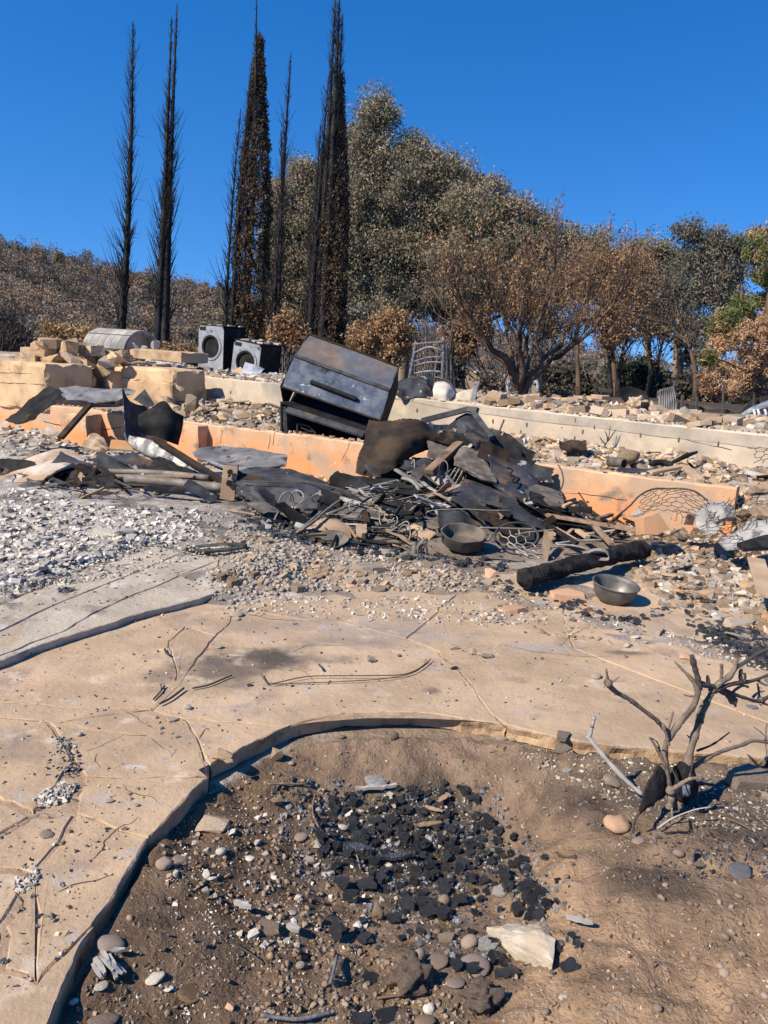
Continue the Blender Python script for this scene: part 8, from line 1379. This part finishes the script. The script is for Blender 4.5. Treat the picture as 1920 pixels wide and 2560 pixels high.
crown_tree('eucalyptus_tree', 'dark airy eucalyptus left of the pine', be, [W('K', 1190, 800, 34), W('K', 1200, 640, 34)],
  [('K', 1260, 160, 70, 60, 34), ('K', 1390, 210, 90, 80, 34), ('K', 1500, 230, 70, 60, 34), ('K', 1300, 310, 110, 90, 34), ('K', 1460, 350, 110, 90, 34), ('K', 1360, 460, 120, 90, 34), ('K', 1230, 440, 80, 80, 34), ('K', 1480, 500, 80, 80, 34), ('K', 1290, 620, 80, 70, 34), ('K', 1410, 640, 80, 80, 34)],
  'leaf_euc_dark', 'euc_bark', 330, 130, .125, 15, .15, droop=.8, clump_r=.62, leafy=.85, group='eucalyptus trees')
bf = gbase('K', 1030, 980, 36)
crown_tree('eucalyptus_tree', 'smaller eucalyptus between the scorched one and the dark airy one', bf, [W('K', 1045, 800, 36), W('K', 1030, 640, 36)],
  [('K', 1010, 240, 70, 50, 36), ('K', 1110, 260, 100, 70, 36), ('K', 1040, 340, 90, 80, 36), ('K', 1150, 380, 90, 90, 36), ('K', 1090, 500, 100, 90, 36), ('K', 1180, 560, 70, 80, 36), ('K', 1060, 620, 70, 60, 36), ('K', 940, 280, 90, 70, 36), ('K', 960, 420, 100, 90, 36), ('K', 1180, 300, 70, 70, 36), ('K', 1030, 520, 90, 80, 36), ('K', 1120, 640, 70, 60, 36)],
  'leaf_euc', 'euc_bark', 270, 125, .125, 16, .13, droop=.8, clump_r=.62, leafy=.9, group='eucalyptus trees')
bg = gbase('K', 1310, 960, 32)
crown_tree('eucalyptus_tree', 'leaning black-trunked eucalyptus right behind the corrugated panel', bg, [W('K', 1290, 830, 32), W('K', 1240, 720, 32)], [('K', 1200, 700, 60, 60, 32), ('K', 1300, 720, 60, 70, 32), ('K', 1250, 800, 70, 50, 32)], 'leaf_euc_dark', 'burnt_bark', 30, 26, .22, 17, .16, droop=.8, clump_r=.5, leafy=.8, group='eucalyptus trees')
# --- multi-stemmed tree in front
R_ = np.random.RandomState(21); mt_ = root('multistem_tree', gbase('K', 400, 985, 21), 'many-stemmed brown tree fanning out behind the cream wall', 'tree'); ml = []; tips = []
LIM = [([(385, 985), (380, 880), (310, 790), (240, 715), (160, 610), (90, 480)], .2, -.8), ([(385, 985), (372, 850), (345, 720), (330, 570), (300, 380)], .15, .6), ([(400, 985), (410, 880), (405, 740), (400, 640), (425, 500), (405, 330)], .16, -1.0), ([(410, 985), (440, 890), (495, 820), (480, 700), (525, 560), (560, 430), (590, 290)], .16, .2), ([(415, 985), (450, 915), (540, 825), (640, 755), (745, 680), (850, 560), (930, 470)], .18, -.6), ([(420, 985), (470, 870), (585, 755), (650, 650), (725, 540), (840, 380)], .15, 1.0), ([(380, 985), (350, 850), (260, 760), (180, 690), (60, 600), (-20, 480)], .12, .8), ([(400, 985), (395, 820), (380, 690), (280, 540), (200, 400)], .11, -.2), ([(415, 985), (430, 840), (440, 700), (560, 540), (680, 360)], .12, 1.4), ([(415, 985), (445, 850), (470, 740), (600, 640), (760, 600), (900, 500)], .1, .4)]
for pts, r0_, dy in LIM:
    P = cr_interp(np.array([W('K', x, y, 21+dy*i/(len(pts)-1)*1.6) for i, (x, y) in enumerate(pts)]), 22); P[4:] += R_.normal(size=(18, 3))*.03
    ml.append((P, np.linspace(r0_*.72, .016, 22))); tw = twigs(P[7:], .035, R_, 17, 1.0, 3 if len(ml) % 2 else 2, .7, .42, None, .007); ml += tw; tips += [q[0][-1] for q in tw]
V, Fc = tubes(ml, 5, False); mk('trunk', V, Fc, 'brown_bark', mt_, smooth=True)
tips = np.array(tips); sel = tips[(R_.rand(len(tips)) < .8)]; C = np.concatenate([clump_pts(p, (.3, .3, .25), 15, R_, .2) for p in sel if R_.rand() < .26]); V, Fc = leaves_mesh(C, .085, R_, .4, .5); mk('crown', V, Fc, 'leaf_orange', mt_)
# --- shrubs and pine
def shrub(name, label, k, lobes, Y, mat, n, nl, ls, seed, bark='twig_grey', stems=14, droop=0, clump=.22, group=None, cat='shrub', gy=None, asp=.5):
    R_ = np.random.RandomState(seed); cx_ = np.mean([l[0] for l in lobes]); yb = gy or max(l[1]+l[3] for l in lobes); base = gbase(k, cx_, yb, Y); r = root(name, base, label, cat, group); pol = []; C = []
    ar = np.array([l[2]*l[3] for l in lobes], float); ar /= ar.sum()
    for (x, y, rx, ry), f in zip(lobes, ar):
        c_ = W(k, x, y, Y); mp = np.linalg.norm(c_-EYEP)/F*ZM[k][2]
        for p in clump_pts(c_, (rx*mp, rx*mp*.8, ry*mp), max(3, int(n*f)), R_, .3): C.append(clump_pts(p, (clump, clump, clump), nl, R_, .2))
        for _ in range(max(2, int(stems*f))):
            b0 = base+R_.normal(size=3)*[.25, .2, 0]; q = limb(b0, c_+R_.normal(size=3)*[rx*mp*.5, rx*mp*.4, ry*mp*.5], R_, 7, .08); pol.append((q, np.linspace(.03, .008, 7))); pol += twigs(q, .012, R_, 4, .5, 1, .4, .6, None, .005)
    V, Fc = tubes(pol, 4, False); mk('stems', V, Fc, bark, r)
    if nl: V, Fc = leaves_mesh(np.concatenate(C), ls, R_, droop, asp); mk('crown', V, Fc, mat, r)
    return r
shrub('brown_bush', 'dense tan-leaved scorched bush behind the grill', 'J', [(640, 1400, 150, 110), (740, 1330, 130, 100), (800, 1440, 90, 110), (560, 1430, 80, 80), (690, 1480, 150, 80)], 22, 'leaf_brown', 230, 52, .095, 31, gy=1700)
shrub('bare_shrub', 'leafless grey shrub behind the ladder-back frame', 'J', [(950, 1400, 70, 120), (1030, 1420, 60, 120), (980, 1330, 70, 70)], 20, 'leaf_tan', 8, 0, .1, 32, stems=46, gy=1700)
shrub('tan_hedge', 'tan dried leafy hedge left of the tiled barrel', 'I', [(250, 1430, 60, 30), (320, 1440, 60, 30), (390, 1450, 50, 28), (440, 1450, 40, 22)], 22, 'leaf_tan', 110, 24, .12, 33, gy=1540, droop=-.3); shrub('tan_hedge', 'low tan dried shrub left of the washing machines', 'I', [(740, 1520, 40, 30), (790, 1530, 50, 35)], 21, 'leaf_tan', 60, 24, .12, 34, gy=1600, droop=-.3)
shrub('dark_shrub', 'dark burnt leafless shrub at the left edge', 'I', [(30, 1400, 60, 80), (100, 1420, 60, 70), (-30, 1400, 60, 80)], 24, 'leaf_hilldark', 70, 8, .12, 35, 'twig_dark', 90, gy=1560)
shrub('brown_shrub', 'brown scorched shrub at the foot of the tallest cypress', 'I', [(1200, 1440, 60, 80), (1260, 1400, 50, 90), (1310, 1460, 40, 60)], 25, 'leaf_orange', 80, 18, .14, 36, gy=1560); shrub('dry_shrub', 'low dry brush right of the many-stemmed trunk', 'K', [(560, 970, 70, 30), (640, 980, 60, 30)], 22, 'leaf_tan', 40, 14, .1, 37, gy=1030)
shrub('green_bush', 'dark green round bush behind the fence posts', 'K', [(930, 900, 90, 70), (1020, 880, 80, 60), (1080, 930, 80, 60), (980, 960, 100, 50), (900, 960, 60, 40)], 33, 'leaf_green', 190, 26, .22, 38, clump=.4, gy=1060)
shrub('dark_bush', 'dark scorched bush behind the far rubble', 'K', [(700, 930, 60, 60), (620, 900, 60, 60), (780, 950, 60, 50), (520, 880, 50, 60)], 34, 'leaf_hilldark', 120, 22, .22, 39, clump=.45, gy=1040); shrub('dark_bush', 'dark brush mass left behind the multi-stemmed trunk', 'K', [(60, 860, 60, 80), (250, 930, 70, 40)], 36, 'leaf_hilldark', 60, 20, .22, 40, clump=.45, gy=1040)
shrub('dark_bush', 'dark brush under the leaning black-trunked eucalyptus', 'K', [(1240, 950, 80, 60), (1350, 960, 70, 60), (1480, 1000, 90, 60), (1600, 1020, 80, 60)], 27, 'leaf_hilldark', 150, 18, .18, 41, clump=.4, gy=1090)
# pine at the right edge
pr = root('pine_tree', gbase('K', 1640, 1010, 22), 'scorched pine with green top and rust-brown lower boughs', 'tree'); R_ = np.random.RandomState(41)
tk = limb(gbase('K', 1640, 1010, 22), W('K', 1700, 100, 22), R_, 12, .02); pol = [(tk, np.linspace(.2, .04, 12))]; Cg, Cb = [], []
PIN = [(1630, 180, 60, 50, 1), (1600, 290, 55, 60, 1), (1660, 260, 70, 80, 1), (1640, 390, 70, 60, 1), (1530, 540, 70, 50, 1), (1620, 510, 70, 60, 1), (1400, 640, 60, 60, 1), (1460, 600, 50, 40, 1), (1590, 620, 80, 60, 0), (1520, 680, 80, 60, 0), (1640, 660, 70, 70, 0), (1430, 730, 70, 50, 0), (1560, 790, 110, 70, 0), (1400, 850, 80, 70, 0), (1500, 880, 90, 70, 0), (1620, 820, 80, 70, 0), (1370, 920, 60, 60, 0), (1460, 950, 80, 50, 0), (1580, 920, 80, 50, 0), (1350, 800, 30, 25, 1)]
for x, y, rx, ry, g in PIN:
    c_ = W('K', x, y, 22+R_.uniform(-.6, .6)); mp = 22/F*.494; pol.append((limb(tk[int(np.argmin(np.abs(tk[:, 2]-c_[2]+.4)))], c_, R_, 7, .06), np.linspace(.05, .012, 7)))
    for p in clump_pts(c_, (rx*mp, rx*mp*.8, ry*mp), 30, R_, .2):
        (Cg if g and R_.rand() < .8 else Cb).append(clump_pts(p, (.22, .22, .22), 64, R_, .1))
V, Fc = tubes(pol, 5, False); mk('trunk', V, Fc, 'brown_bark', pr, smooth=True)
V, Fc = leaves_mesh(np.concatenate(Cg), .13, R_, -.5, .22); mk('green_needles', V, Fc, 'leaf_pine', pr); V, Fc = leaves_mesh(np.concatenate(Cb), .13, R_, .2, .22); mk('brown_needles', V, Fc, 'leaf_pinebrown', pr)
# --- hillside woodland
R_ = np.random.RandomState(51); n = 1700; u_ = np.concatenate([R_.uniform(-.62, .02, n*3//4), R_.uniform(.0, .62, n//4)]); yy = R_.uniform(75, 300, n)**1.0; xx = u_*yy
zz = gz(xx, yy); keep = (R_.rand(n) < .85) & ~((np.abs(u_-.13) < .1) & (yy < 140)); C = []; Cd = []; Cg_ = []; tr_p = []
for x, y, z in zip(xx[keep], yy[keep], zz[keep]):
    s = R_.uniform(1.5, 3.3)*(1 if y > 110 else .7); h = s*R_.uniform(.8, 1.3); n_ = int(150); P = np.array([x, y, z+h*.9])
    sub = [P+R_.normal(size=3)*[s*.45, s*.45, h*.25] for _ in range(4)]; pts = np.concatenate([clump_pts(q, (s*.6, s*.6, h*.5), n_//3, R_, .4) for q in sub])
    (Cd if R_.rand() < .2 else (Cg_ if R_.rand() < .35 else C)).append(pts); tr_p.append((np.array([[x, y, z-.2], [x+R_.normal()*.2, y, z+h]]), np.array([.16, .08])))
def hill_mass(nm, C, mat, lab):
    V, Fc = leaves_mesh(np.concatenate(C), .42, R_, .0, .7); mk(nm, V, Fc, mat, label=lab, kind='stuff')
hill_mass('hillside_woodland', C, 'leaf_hill', 'brown scorched oak woodland covering the hillside'); hill_mass('grey_woodland', Cg_, 'leaf_hillgrey', 'grey leafless trees scattered through the hillside woodland'); hill_mass('dark_woodland', Cd, 'leaf_hilldark', 'darker evergreen trees scattered through the hillside woodland')
V, Fc = tubes(tr_p, 4, False); mk('woodland_trunks', V, Fc, 'twig_dark', label='thin dark trunks of the hillside woodland', kind='stuff')
for i, (x, y, w_, h_) in enumerate([(105, 1045, 48, 40), (20, 1065, 35, 30), (270, 1060, 60, 36), (350, 1075, 34, 34), (820, 1140, 40, 30), (950, 1180, 36, 28), (880, 1165, 30, 26), (600, 1120, 36, 24)]):
    Yh = 255; c_ = W('I', x, y, Yh); mp = Yh/F*.5787; c_[2] = gz(np.array([c_[0]]), np.array([c_[1]]))[0]+h_*mp*1.3; R2 = np.random.RandomState(70+i); r = root('ridge_tree', gbase('I', x, y+h_, Yh), ['tallest dark tree on the ridge at left', 'dark tree on the ridge at the left edge', 'wide pale leafless tree on the ridge', 'dark round tree right of the pale ridge tree', 'grey-green tree on the ridge right of the twin cypress', 'grey tree at the right end of the ridge', 'small grey tree between two ridge trees', 'low grey tree between the two left cypresses'][i], 'tree', 'trees on the ridge')
    pts = np.concatenate([clump_pts(c_+R2.normal(size=3)*[w_*mp*.5, 1, h_*mp*.45]-[0, 0, h_*mp*.15], (w_*mp*.4, 2, h_*mp*.5), 130, R2, .2) for _ in range(14)]); V, Fc = leaves_mesh(pts, .45, R2, 0, .6); mk('crown', V, Fc, 'leaf_hilldark' if i in (0, 1, 3) else 'leaf_euc_dark', r)
    V, Fc = tubes([(np.array([gbase('I', x, y+h_, Yh)-[0, 0, 1.], c_]), np.array([.3, .12]))]+[(limb(c_-[0, 0, 1.5], c_+R2.normal(size=3)*[w_*mp*.6, 1, h_*mp*.5], R2, 5), np.linspace(.12, .03, 5)) for _ in range(10)], 4, False); mk('trunk', V, Fc, 'twig_grey', r)
# far remains in the dry field, and white arches behind the many-stemmed trunk
for i, (x, y, w_, h_) in enumerate([(175, 870, 22, 14), (205, 872, 16, 10), (255, 880, 26, 20), (290, 885, 30, 10), (318, 893, 20, 16)]):
    p = W('K', x, y+h_*.5, 75); mp = 75/F*.494; V, Fc = MB().add(*chbox(p, (w_*mp, 0, 0), (0, 1.2, 0), (0, 0, h_*mp*.7), .08)).add(*chbox(p+[w_*mp*.15, -.2, h_*mp*.7], (w_*mp*.5, 0, 0), (0, .9, 0), (.1, 0, h_*mp*.4), .08)).out(); mk('ruined_shed', V, Fc, 'concrete_grey' if i % 2 else 'white_metal', label=['leftmost pale ruin in the far field', 'low dark ruin next to the leftmost far ruin', 'taller grey ruin in the middle of the far field', 'long low ruin in the far field', 'white ruin at the right of the far field'][i], cat='ruin', group='far ruins')
for i, q in enumerate([[(340, 985), (345, 930), (365, 905), (385, 915)], [(450, 990), (455, 940), (470, 915), (482, 930)], [(475, 925), (490, 925), (500, 990)]]):
    T('white_hoop', R('K', [(x, y, 23.5) for x, y in q]), .06, 'white_metal', ['white arched hoop left behind the many-stemmed trunk', 'white arched hoop right behind the many-stemmed trunk', 'small white hoop leg right of the arched hoop'][i], 'hoop')

# understorey closing the view under the big crowns
for i, (k, lobes, Y, mat, lab) in enumerate([('J', [(480, 1330, 120, 70), (600, 1300, 120, 60), (380, 1380, 90, 70)], 38, 'leaf_euc_dark', 'grey-green undergrowth behind the tallest cypress'), ('J', [(900, 1220, 150, 80), (1050, 1250, 120, 90), (1150, 1180, 120, 90)], 38, 'leaf_hilldark', 'dark undergrowth below the tallest eucalyptus'), ('J', [(100, 1330, 120, 80), (20, 1300, 80, 90), (220, 1380, 100, 60)], 40, 'leaf_orange', 'brown undergrowth behind the thin cypress'), ('K', [(150, 640, 120, 90), (60, 740, 100, 80), (560, 640, 70, 60), (480, 560, 120, 70)], 37, 'leaf_orange', 'rust-brown foliage behind the many-stemmed tree')]):
    shrub('undergrowth', lab, k, lobes, Y, mat, 150, 46, .2, 80+i, 'twig_dark', 30, clump=.5)

for i, (x0, y0, x1, y1, Y, lab) in enumerate([(705, 985, 690, 560, 27, 'slim black trunk left of the scorched eucalyptus'), (868, 975, 850, 700, 27, 'thin forked dark trunk beside the scorched eucalyptus'), (905, 975, 960, 640, 28, 'thin dark trunk leaning right past the scorched eucalyptus'), (1035, 980, 1020, 600, 29, 'black trunk of a bare tree behind the green bush'), (1085, 990, 1140, 640, 29, 'thin bare leaning tree left of the dark airy eucalyptus'), (1215, 1000, 1170, 560, 28, 'bare dark tree crossing in front of the dark airy eucalyptus'), (1300, 1000, 1230, 650, 26, 'black leaning tree left of the pine'), (510, 985, 520, 800, 24, 'short black trunk right behind the many-stemmed tree'), (85, 950, 60, 620, 26, 'black trunk left behind the many-stemmed tree')]):
    R_ = np.random.RandomState(600+i); b = gbase('K', x0, y0, Y); P = limb(b, W('K', x1, y1, Y), R_, 14, .07); pol = [(P, np.linspace(.13, .025, 14))]+twigs(P[4:], .04, R_, 12, 1.6, 3, .5, .6, None, .008); rt_ = root('burnt_tree', b, lab, 'tree', 'slender burnt trunks'); V, Fc = tubes(pol, 5, False); mk('trunk', V, Fc, 'burnt_bark' if i % 3 else 'brown_bark', rt_, smooth=True)
    tp = np.array([q[0][-1] for q in pol[1:]]); C = np.concatenate([clump_pts(p, (.3, .3, .3), 16, R_, .1) for p in tp if R_.rand() < .3]); V, Fc = leaves_mesh(C, .1, R_, .6, .5); mk('crown', V, Fc, 'leaf_orange' if i < 4 else 'leaf_euc_dark', rt_)
